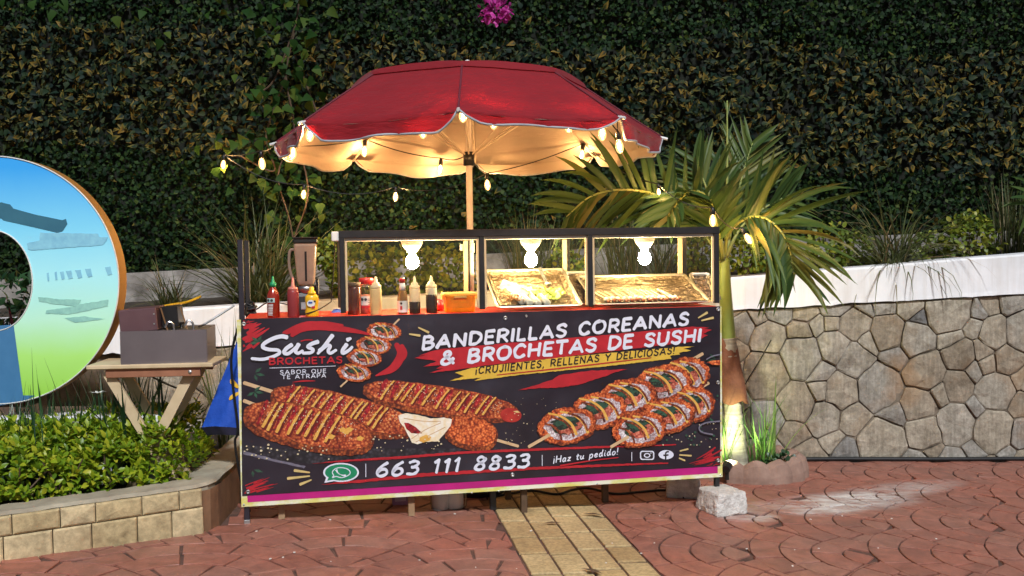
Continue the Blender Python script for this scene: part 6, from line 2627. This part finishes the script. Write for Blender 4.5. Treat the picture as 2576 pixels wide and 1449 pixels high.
def text(s, p0, p1, cap, sw, m, slant=.16, gap=.20, rough=.0, yb=None):
    """hand lettering on the banner from p0 to p1 (picture pixels, baseline) with capital height 'cap' pixels."""
    a, b = Vector(B(p0)), Vector(B(p1))
    up_px = (p0[0], p0[1] - cap)
    H = (Vector(B(up_px)) - a).length
    d = (b - a)
    L = d.length
    d = d / L
    n = Vector((-d.y, d.x))
    tot = sum(G[c][0] + gap for c in s) - gap
    k = L / (tot * H)
    W = sw * H
    y0 = layer(.0001) if yb is None else yb
    x = 0
    for c in s:
        mb = MB()
        g_ = G[c]
        jy = random.uniform(-.02, .02) if rough else 0
        for si, st in enumerate(g_[1:]):
            pts = [a + d * ((x + q[0] + q[1] * slant / k) * H * k) + n * ((q[1] + jy) * H) for q in st[1:]]
            yy = y0 - .00005 * (si % 4)
            pr = (lambda t, r=random.uniform(-.10, .10): 1 + r * (t - .5) * 2 + rough * .14 * math.sin(t * 23 + r * 60)) if rough else None
            if st[0] == 'C':
                ribbon(mb, pts, W, yy, True, True, pr)
            else:
                for i in range(len(pts) - 1):
                    ribbon(mb, [pts[i], pts[i].lerp(pts[i + 1], .5), pts[i + 1]], W, yy - .000025 * (i % 2), False, True, pr)
        if mb.v:
            mb.build('letter', m, banner)
        x += g_[0] + gap
    LY[0] = min(LY[0], y0 - .0002)


def strokes(name, m, list_px, w_px, conv=None, prof=None):
    mb = MB()
    y0 = layer(.0001)
    for i, st in enumerate(list_px):
        pts = [B(conv(p) if conv else p) for p in st]
        q0 = (conv(st[0]) if conv else st[0])
        Wm = (Vector(B((q0[0], q0[1] + w_px))) - Vector(B(q0))).length
        ribbon(mb, pts, Wm, y0 - .00004 * (i % 5), True, True, prof)
    LY[0] = min(LY[0], y0 - .00018)
    return mb.build(name, m, banner)


# sheet with the slightest slack, pinned by eyelets
bl, br = B((609, 1248)), B((1812, 1172))
tl, tr = B((606, 803)), B((1812, 771))
MB().add([(tl[0], -.0132, tl[1] + .001), (tr[0], -.0132, tr[1] + .001), (br[0], -.0132, br[1]), (bl[0], -.0132, bl[1]), (tl[0], -.0148, tl[1] + .001), (tr[0], -.0148, tr[1] + .001), (br[0], -.0148, br[1]), (bl[0], -.0148, bl[1])], [(0, 1, 2, 3), (7, 6, 5, 4), (0, 4, 5, 1), (1, 5, 6, 2), (2, 6, 7, 3), (3, 7, 4, 0)]).build('sheet', M['vinyl'], banner)

z4 = lambda p: (603.7 + .16926 * p[0], 771.4 + .16926 * p[1])
z5 = lambda p: (1039.7 + .30467 * p[0], 771.4 + .30467 * p[1])
z6 = lambda p: (603.7 + .23437 * p[0], 1126.9 + .23437 * p[1])
z8 = lambda p: (1207.4 + .23957 * p[0], 1106.8 + .23957 * p[1])
zl = lambda p: (590.3 + .3703 * p[0], 778.1 + .3703 * p[1])
zr = lambda p: (1207.4 + .3703 * p[0], 758.0 + .3703 * p[1])

# slate and dim leaves
flat('slate', M['p_slate'], [(612, 1118), (700, 1128), (1000, 1128), (1330, 1128), (1330, 1135), (1000, 1150), (790, 1168), (700, 1158), (612, 1128)], jag=.002)
flat('slate_edge', M['p_grey'], [(612, 1134), (690, 1155), (770, 1173), (765, 1178), (690, 1161), (612, 1142)], jag=.0015)
for cx, cy, s in ((635, 1180, 26), (640, 940, 24), (1795, 1065, 16), (1800, 905, 20), (650, 860, 18), (1790, 1020, 20), (640, 985, 20)):
    for k in range(4):
        a = k * 1.1 + cx
        dx, dy = math.cos(a) * s * .6, math.sin(a) * s * .45
        x_, y_ = cx + dx, cy + dy
        if 620 < x_ - 10 and x_ + 16 < 1810:
            u, v = math.cos(a), math.sin(a)
            flat('printed_leaf', M['p_leaf'], [(x_ - u * 12, y_ - v * 8), (x_ - v * 4, y_ + u * 4), (x_ + u * 14, y_ + v * 9), (x_ + v * 4, y_ - u * 4)])

# red brush work
fresh()
def brush(p0, p1, w, m='p_red', n=5):
    """dry brush swipe: several tapering streaks side by side."""
    mb = MB()
    y0 = layer(.0001)
    a, b = Vector(B(p0)), Vector(B(p1))
    d = (b - a).normalized()
    nn = Vector((-d.y, d.x))
    Wm = w / F * 4.75
    for k in range(n):
        o = (k - (n - 1) / 2) / n * Wm
        q0 = a + nn * o + d * random.uniform(-.01, .05)
        q1 = b + nn * o * .8 - d * random.uniform(0, .10)
        ribbon(mb, [q0, q0.lerp(q1, .5) + nn * random.uniform(-.003, .003), q1], Wm / n * 1.15, y0 - .00004 * (k % 4), True, True, lambda t: 1 - .75 * t ** 2)
    LY[0] = min(LY[0], y0 - .00016)
    mb.build('brush_stroke', M[m], banner)


for p0, p1, w in (((609, 846), (690, 800 + 4), 40), ((609, 880), (655, 848), 26), ((612, 812), (660, 804), 12), ((616, 1238), (688, 1206), 14), ((617, 1240), (716, 1214), 12), ((617, 1226), (680, 1200), 10), ((1808, 1128), (1740, 1168), 18), ((1808, 1150), (1725, 1172), 12), ((1809, 1165), (1775, 1172), 8)):
    brush(p0, p1, w)
strokes('brush_stroke', M['p_red'], [[(735, 843), (760, 828), (800, 822), (850, 826), (900, 834), (925, 840)], [(715, 838), (770, 817), (820, 813)], [(745, 832), (800, 816), (860, 818)]], 14, None, lambda t: .45 + .75 * math.sin(PI * min(1, t * .9 + .12)))
strokes('brush_stroke', M['p_red'], [[(998, 868), (1008, 885), (1004, 905), (985, 928), (950, 943)], [(1011, 872), (1013, 892), (1002, 915)]], 20, None, lambda t: .25 + .85 * math.sin(PI * min(1, t * .85 + .15)))
strokes('brush_stroke', M['p_red'], [[(757, 858), (770, 855), (786, 855)]], 3)
strokes('brush_stroke', M['p_red'], [[(737, 961), (765, 958), (792, 958)]], 4, None, lambda t: .3 + .7 * math.sin(PI * t))
flat('paint_band', M['p_red'], [z5(p) for p in ((10, 425), (120, 392), (40, 408), (130, 372), (230, 350), (900, 288), (1500, 240), (2300, 165), (2440, 172), (2400, 185), (2465, 190), (2390, 225), (2430, 235), (2380, 262), (2300, 290), (2200, 300), (1200, 420), (560, 490), (420, 512), (130, 548), (260, 505), (190, 512), (240, 482), (80, 495), (190, 450), (150, 440))], jag=.0012)
flat('paint_band', M['p_yellow'], [z5(p) for p in ((300, 612), (420, 572), (340, 545), (480, 505), (1200, 420), (2180, 332), (2320, 327), (2230, 348), (2290, 362), (2190, 380), (2200, 395), (2120, 405), (2130, 430), (1600, 490), (900, 560), (500, 612), (560, 585))], jag=.0012)
flat('paint_stroke', M['p_red'], [z5(p) for p in ((860, 690), (1000, 650), (1150, 600), (1200, 565), (1450, 528), (1770, 515), (1650, 545), (1600, 570), (1500, 600), (1380, 640), (1200, 668), (1040, 672))], jag=.0015)
flat('rule', M['p_red'], [(785, 1166), (860, 1157), (1000, 1148), (1150, 1136), (1330, 1128), (1500, 1122), (1700, 1117), (1700, 1120), (1500, 1127), (1330, 1134), (1150, 1142), (1000, 1154), (860, 1162)], jag=.0012)
flat('rule', M['p_red'], [(800, 1219), (900, 1207), (1060, 1190), (1200, 1182), (1330, 1175), (1500, 1168), (1680, 1163), (1680, 1166), (1500, 1174), (1330, 1182), (1200, 1190), (1060, 1199), (900, 1214)], jag=.0014)


# ---- printed food
fresh()
def capsule(a, b, hw, n=64, wob=.06, e=2.6, seed=0, shift=(0, 0), k=1.0):
    """outline of a stubby roll from a to b (picture pixels) with half width hw."""
    A, C_ = Vector(a), Vector(b)
    d = (C_ - A)
    Lh = d.length / 2 + hw * .75
    d.normalize()
    nn = Vector((-d.y, d.x))
    c = (A + C_) / 2 + Vector(shift)
    out = []
    for i in range(n):
        t = 2 * PI * i / n
        ct, st = math.cos(t), math.sin(t)
        x = math.copysign(abs(ct) ** (2 / e), ct) * Lh * k
        y = math.copysign(abs(st) ** (2 / e), st) * hw * k
        w = 1 + wob * noise.noise((ct * 5 + seed, st * 5, seed)) + wob * .6 * random.uniform(-1, 1)
        out.append(tuple(c + d * x * (1 + (w - 1) * .3) + nn * y * w))
    return out


def clipx(pts, x0=612.0, x1=1809.0):
    return [(min(x1, max(x0, p[0])), p[1]) for p in pts]


def dots(m, n, fn, smin, smax):
    mb = MB()
    y0 = layer(.00009)
    done = []
    for k in range(n):
        p = fn()
        s = random.uniform(smin, smax)
        if any((p[0] - q[0]) ** 2 + (p[1] - q[1]) ** 2 < (s + q[2]) ** 2 * 1.6 for q in done):
            continue
        done.append((p[0], p[1], s))
        c = Vector(B(p))
        r_ = s / F * 4.75
        a0 = random.random() * 6
        vs = [(c.x + r_ * math.cos(a0 + q * PI / 3) * (1 if q % 2 else .8), y0, c.y + r_ * math.sin(a0 + q * PI / 3) * .8) for q in range(6)]
        mb.add(vs, [(5, 4, 3, 2, 1, 0)])
    mb.build('speckles', m, banner, kind='stuff')


def roll(a, b, hw, seed, glaze=True, n_str=9, k0=.08, k1=.92, crumb='p_crumb'):
    A, C_ = Vector(a), Vector(b)
    d = (C_ - A)
    L = d.length
    d.normalize()
    nn = Vector((-d.y, d.x))          # towards the lower edge in the picture
    flat('fried_roll', M['p_crumb_dark'], clipx(capsule(a, b, hw, 72, .05, 2.5, seed)))
    flat('fried_roll', M[crumb], clipx(capsule(a, b, hw * .86, 72, .07, 2.5, seed + 3, tuple(-nn * hw * .13), .97)))
    if not glaze:
        return
    P_ = lambda t, v: tuple(A + d * (t * L) + nn * (v * hw))
    yg = layer()
    for k in range(n_str):
        t = lerp(k0, k1, (k + .5) / n_str) + random.uniform(-.02, .02)
        w = (k1 - k0) / n_str
        pts = [P_(t + w * .42, -.86), P_(t + w * .40, -.5), P_(t + w * .12, -.12), P_(t - w * .10, .34), P_(t - w * .34, .30), P_(t - w * .12, -.3), P_(t + w * .02, -.7), P_(t + w * .2, -.9)]
        flat('glaze', M['p_glaze'], clipx(pts), jag=.0022, y=yg - .00003 * (k % 3))
    layer(.0001)
    stp = []
    for k in range(n_str):
        t = lerp(k0, k1, (k + .95) / n_str) + random.uniform(-.025, .025)
        w = (k1 - k0) / n_str
        pts = [P_(t + w * .62, -.84), P_(t + w * .40, -.62), P_(t + w * .12, -.28), P_(t - w * .16, .10), P_(t - w * .36, .40 + random.uniform(-.08, .08))]
        if pts[-1][0] < 616:
            continue
        stp.append(pts)
    strokes('sauce_edge', M['p_deep'], [[(x + hw * .05, y + hw * .07) for x, y in st] for st in stp], hw * .20, None, lambda t: .7 + .45 * t)
    strokes('sauce_stripe', M['p_mayo'], stp, hw * .125, None, lambda t: .7 + .45 * t + .12 * math.sin(t * 17))
    dots(M['p_seed'], int(L * hw / 170), lambda: clipx([P_(random.uniform(.02, .98), random.uniform(-.8, .25))])[0], .8, 1.6)
    dots(M['p_cheese'], int(L * hw / 260), lambda: clipx([P_(random.uniform(.02, .95), random.uniform(-.8, .1))])[0], .7, 1.5)
    dots(M['p_black'], int(L * hw / 200), lambda: clipx([P_(random.uniform(.02, .98), random.uniform(-.75, .3))])[0], .8, 1.5)


def stick(pa, pb_, w):
    strokes('printed_stick', M['p_stick'], [[pa, ((pa[0] + pb_[0]) / 2, (pa[1] + pb_[1]) / 2), pb_]], w)


stick(zl((960, 545)), zl((990, 555)), 4)
stick((614, 963), (700, 990), 9)
stick((614, 1008), (640, 1018), 9)
roll(zl((950, 555)), zl((1850, 700)), 39, 1, True, 11, .03, .88)
flat('sausage_tip', M['p_sausage'], capsule((1272, 1043), (1298, 1045), 18, 40, .01, 2.1, 5))
flat('sausage_shine', M['p_dash'], [(1290, 1034), (1302, 1033), (1308, 1038), (1298, 1038)])
roll(zl((330, 600)), zl((1150, 800)), 45, 2, True, 10, .0, .80)
stick((1240, 1104), (1303, 1122), 7)
roll((1150, 1082), (1220, 1098), 42, 7, False, crumb='p_crumb_orange')
flat('melted_cheese', M['p_cheese'], [zl(p) for p in ((1110, 720), (1160, 705), (1240, 715), (1330, 740), (1420, 735), (1475, 745), (1465, 790), (1420, 850), (1380, 895), (1300, 900), (1240, 915), (1205, 905), (1180, 860), (1150, 800), (1120, 765))], jag=.0012)
flat('cheese_hole', M['p_glaze'], [zl(p) for p in ((1150, 770), (1180, 770), (1230, 800), (1275, 840), (1250, 845), (1200, 840), (1165, 810))])
strokes('cheese_string', M['p_stick'], [[zl((1200, 880)), zl((1290, 820)), zl((1400, 770))], [zl((1230, 900)), zl((1330, 850)), zl((1430, 800))], [zl((1150, 740)), zl((1290, 760)), zl((1400, 760))]], 2.2)
flat('cheese_drip', M['p_mayo'], [zl(p) for p in ((1255, 870), (1300, 850), (1335, 865), (1325, 890), (1280, 905), (1255, 895))])
roll(zl((165, 735)), zl((835, 880)), 55, 4, True, 8, -.02, .72)
for k in range(5):
    cx, cy = zl((random.uniform(640, 880), random.uniform(800, 960)))
    flat('crust_flake', M['p_mayo'], [(cx - 9, cy - 3), (cx, cy - 7), (cx + 10, cy - 2), (cx + 3, cy + 6), (cx - 7, cy + 4)])
dots(M['p_seed'], 40, lambda: (random.uniform(615, 830), random.uniform(1118, 1155)), 1.0, 3.6)
dots(M['p_seed'], 34, lambda: (random.uniform(930, 1110), random.uniform(1095, 1135)), .8, 3.6)
dots(M['p_seed'], 40, lambda: (random.uniform(1270, 1400), random.uniform(1000, 1120)), .6, 1.8)
dots(M['p_seed'], 40, lambda: (random.uniform(1640, 1805), random.uniform(1060, 1125)), .7, 2.4)
dots(M['p_leaf'], 60, lambda: (random.uniform(1660, 1805), random.uniform(990, 1120)), 1.5, 4.5)


def sushi(c, rx, ry, ang, seed, crumb='p_crumb_orange'):
    ca, sa = math.cos(ang), math.sin(ang)
    def ell(kx, ky, n, wob, ox=0, oy=0, a0=0, a1=2 * PI):
        out = []
        for i in range(n):
            t = lerp(a0, a1, i / n)
            w = 1 + wob * random.uniform(-1, 1) + .04 * noise.noise((math.cos(t) * 3 + seed, math.sin(t) * 3, 0))
            x, y = math.cos(t) * rx * kx * w + ox * rx, math.sin(t) * ry * ky * w + oy * ry
            out.append((c[0] + x * ca - y * sa, c[1] + x * sa + y * ca))
        return clipx(out)
    flat('sushi_crust', M['p_crumb_dark'], ell(1.0, 1.0, 60, .05))
    flat('sushi_crust', M[crumb], ell(.97, .95, 60, .06, -.01, -.03))
    flat('sushi_rice', M['p_rice'], ell(.78, .72, 44, .06, .02, .02))
    flat('sushi_nori', M['p_nori'], ell(.54, .48, 36, .08, 0, -.02))
    flat('sushi_filling', M['p_salmon'], ell(.44, .38, 26, .16, .06, .06))
    flat('sushi_herbs', M['p_nori'], ell(.42, .32, 26, .38, -.06, -.22))
    flat('sushi_herbs', M['p_leaf'], ell(.30, .20, 22, .45, -.02, -.26))
    def pt(u, v):
        x, y = u * rx, v * ry
        return (c[0] + x * ca - y * sa, c[1] + x * sa + y * ca)
    for s_, (u0, w_) in enumerate(((-.10, 1), (.30, .9))):
        strokes('sauce_stripe', M['p_mayo'], [[pt(u0 - .45, -.82), pt(u0 - .05, -.55), pt(u0 + .25, -.05), pt(u0 + .36, .52)]], max(2.6, ry * .13), None, lambda t: .7 + .5 * t)
    strokes('sauce_stripe', M['p_crumb_dark'], [[pt(-.50, -.62), pt(-.10, -.30), pt(.10, .20), pt(.16, .60)], [pt(.10, -.66), pt(.42, -.40), pt(.60, .05), pt(.66, .40)], [pt(-.72, -.30), pt(-.46, -.1), pt(-.30, .3), pt(-.26, .66)]], max(2.2, ry * .11))


# small brochette in the corner, top piece first
fresh()
layer(.0012)
stick((988, 819), (1004, 803), 4.2)
for c in ((966, 834), (940.6, 868), (916.8, 900), (891, 937)):
    sushi(c, 44, 23, .10, c[0])
stick((873, 957), (857, 972), 4.2)
# two large brochettes on the right
fresh()
layer(.0008)
stick(zr((1415, 412)), zr((1512, 356)), 8)
stick(zr((1470, 602)), zr((1552, 555)), 8)
for k, c in enumerate(((1400, 505), (1240, 560), (1000, 650), (800, 745), (590, 845))):
    sushi(zr(c), 74 if k else 60, 47, -.16, k * 3.1)
stick(zr((470, 905)), zr((330, 985)), 8)
for k, c in enumerate(((1440, 700), (1270, 775), (1080, 870))):
    sushi(zr(c), 70 if k else 58, 45, -.16, 20 + k * 2.7)
stick(zr((1000, 918)), zr((886, 985)), 8)
strokes('sauce_dish', M['p_grey'], [[(1811, 1058), (1775, 1062), (1757, 1072), (1762, 1085), (1790, 1092)]], 3.4)
flat('chili_heap', M['p_crumb_orange'], [(1775, 911), (1790, 906), (1809, 905), (1809, 917), (1790, 917)], jag=.001)
strokes('sauce_dish', M['p_grey'], [[(1775, 903), (1790, 895), (1808, 891)]], 3)

# ---- writing
LY[0] = -.0195
BRU = dict(rough=1.0)
sush = [[(700, 455), (620, 440), (500, 470), (370, 540), (340, 600), (430, 635), (560, 645), (585, 690), (480, 745), (330, 780), (180, 770)],
        [(770, 565), (690, 620), (655, 680), (720, 695), (820, 615), (872, 555)], [(872, 555), (825, 655), (865, 690), (930, 655)],
        [(1160, 520), (1070, 550), (1010, 595), (1085, 635), (1055, 680), (940, 690)],
        [(1375, 425), (1270, 560), (1160, 692)], [(1180, 655), (1290, 575), (1340, 590), (1310, 655), (1345, 690), (1425, 645)],
        [(1585, 560), (1525, 645), (1535, 690), (1620, 645), (1665, 600)], [(1595, 492), (1640, 472)]]
strokes('lettering', M['p_black'], sush, 14.0, z4)
strokes('lettering', M['p_white'], sush, 9.6, z4, lambda t: 1.1 - .35 * t)
text('BROCHETAS', z4((435, 858)), z4((1515, 832)), 15.5, .24, M['p_red'], .0, .26)
strokes('rule', M['p_white'], [[z4((440, 910)), z4((930, 896)), z4((1420, 880))]], 1.3)
text('SABOR QUE', z4((597, 1003)), z4((1278, 980)), 9.6, .17, M['p_white'], .0, .34)
text('TE ATRAPA', z4((627, 1073)), z4((1275, 1048)), 9.6, .17, M['p_white'], .0, .34)
LY[0] = -.0195
text('BANDERILLAS COREANAS', z5((72, 352)), z5((2262, 146)), 30, .38, M['p_black'], .20, .26, 1.0)
text('BANDERILLAS COREANAS', z5((72, 352)), z5((2262, 146)), 30, .265, M['p_white'], .20, .26, 1.0)
text('& BROCHETAS DE SUSHI', z5((225, 478)), z5((2362, 284)), 31, .265, M['p_white'], .20, .25, 1.0)
strokes('rule', M['p_red'], [[z5((690, 563)), z5((1300, 498)), z5((1960, 420))]], 3.4, None, lambda t: .6 + .4 * math.sin(PI * t))
text('¡CRUJIIENTES, RELLENAS Y DELICIOSAS!', z5((512, 555)), z5((2150, 386)), 16.5, .20, M['p_black'], .20, .30, .6)
for a, b in (((1053, 824), (1078, 836)), ((1030, 840), (1056, 844)), ((1756, 799), (1778, 786)), ((1764, 806), (1793, 799))):
    strokes('accent_dash', M['p_dash'], [[a, ((a[0] + b[0]) / 2, (a[1] + b[1]) / 2), b]], 5, None, lambda t: .7 + .5 * t)
text('663 111 8833', (945, 1198), (1327, 1174), 33, .22, M['p_white'], .22, .24, 1.0)
for a, b in (((920, 1166), (920, 1199)), ((1363, 1144), (1363, 1171)), ((1588, 1137), (1588, 1159))):
    strokes('rule', M['p_white'], [[a, ((a[0] + b[0]) / 2, (a[1] + b[1]) / 2), b]], 1.6)
text('¡Haz tu pedido!'.replace('H', 'H'), z8((765, 238)), z8((1440, 146)), 16, .17, M['p_white'], .22, .24, .4)
strokes('rule', M['p_red'], [[z8((840, 266)), z8((1150, 215)), z8((1445, 180))]], 4, None, lambda t: 1 - .4 * t)
LY[0] = -.0185
# message bubble emblem
def ellp(c, rx, ry, n=40, rot=0.0):
    return [(c[0] + rx * math.cos(2 * PI * i / n), c[1] + ry * math.sin(2 * PI * i / n)) for i in range(n)]
cW = (858, 1188)
flat('bubble', M['p_white'], ellp(cW, 45, 24))
flat('bubble_tail', M['p_white'], [(822, 1196), (816, 1214), (846, 1209)])
flat('bubble', M['p_green'], ellp(cW, 40.5, 20.5))
flat('bubble_tail', M['p_green'], [(828, 1197), (823, 1209), (845, 1205)])
strokes('bubble_ring', M['p_white'], [[(840, 1196), (836, 1187), (845, 1178), (860, 1176), (875, 1180), (881, 1189), (873, 1197), (858, 1201), (846, 1198), (836, 1201), (840, 1196)]], 2.2)
strokes('handset', M['p_white'], [[(846, 1182), (850, 1189), (858, 1194), (869, 1196)]], 4.6, None, lambda t: 1.25 - .9 * math.sin(PI * t))
for a, b in (((741, 1183), (778, 1188)), ((724, 1203), (778, 1197)), ((755, 1218), (782, 1207))):
    strokes('accent_dash', M['p_dash'], [[a, ((a[0] + b[0]) / 2, (a[1] + b[1]) / 2), b]], 6.5, None, lambda t: 1.1 - .5 * t)
# camera emblem and round emblem
def rrect(c, w, h, r_, n=6):
    out = []
    for sx_, sy_, a0 in ((1, 1, 0), (-1, 1, 90), (-1, -1, 180), (1, -1, 270)):
        for k in range(n + 1):
            a = R(a0 + 90 * k / n)
            out.append((c[0] + sx_ * (w - r_) + r_ * math.cos(a), c[1] + sy_ * (h - r_) + r_ * math.sin(a)))
    return out
cI = (1627, 1145)
flat('camera_emblem', M['p_white'], rrect(cI, 18, 11.5, 6))
flat('camera_emblem', M['p_black'], rrect(cI, 15, 8.8, 4.5))
flat('camera_emblem', M['p_white'], ellp(cI, 8.2, 6.0))
flat('camera_emblem', M['p_black'], ellp(cI, 5.4, 3.6))
flat('camera_emblem', M['p_white'], ellp((1636.5, 1139), 1.6, 1.3, 10))
LY[0] = -.0185
cFb = (1675, 1143.5)
flat('round_emblem', M['p_white'], ellp(cFb, 19, 11.6))
strokes('emblem_letter', M['p_black'], [[(1681, 1136), (1676, 1137), (1674, 1142), (1674, 1154)], [(1669, 1145), (1674, 1145), (1680, 1144)]], 4.2)
for a, b in (((1710, 1134), (1730, 1129)), ((1709, 1144), (1738, 1146)), ((1708, 1152), (1722, 1158))):
    strokes('accent_dash', M['p_dash'], [[a, ((a[0] + b[0]) / 2, (a[1] + b[1]) / 2), b]], 4, None, lambda t: .9 + .2 * t)
# eyelets
for px, py in ((608.5, 815), (1271, 800), (1806, 778), (1806, 962), (1806, 1158), (623, 1237), (1289, 1194), (1324, 795)):
    x, z = B((px, py))
    x = max(x, tl[0] + .012)
    s = .6 if px == 1324 else 1
    m = MB()
    m.lathe([(.004 * s, 0), (.0045 * s, .0025), (.008 * s, .0028), (.0105 * s, .0)], 14, (x, -.0172, z), rot=Matrix.Rotation(R(90), 3, 'X'))
    m.build('eyelet', M['zinc'], banner, smooth=True)
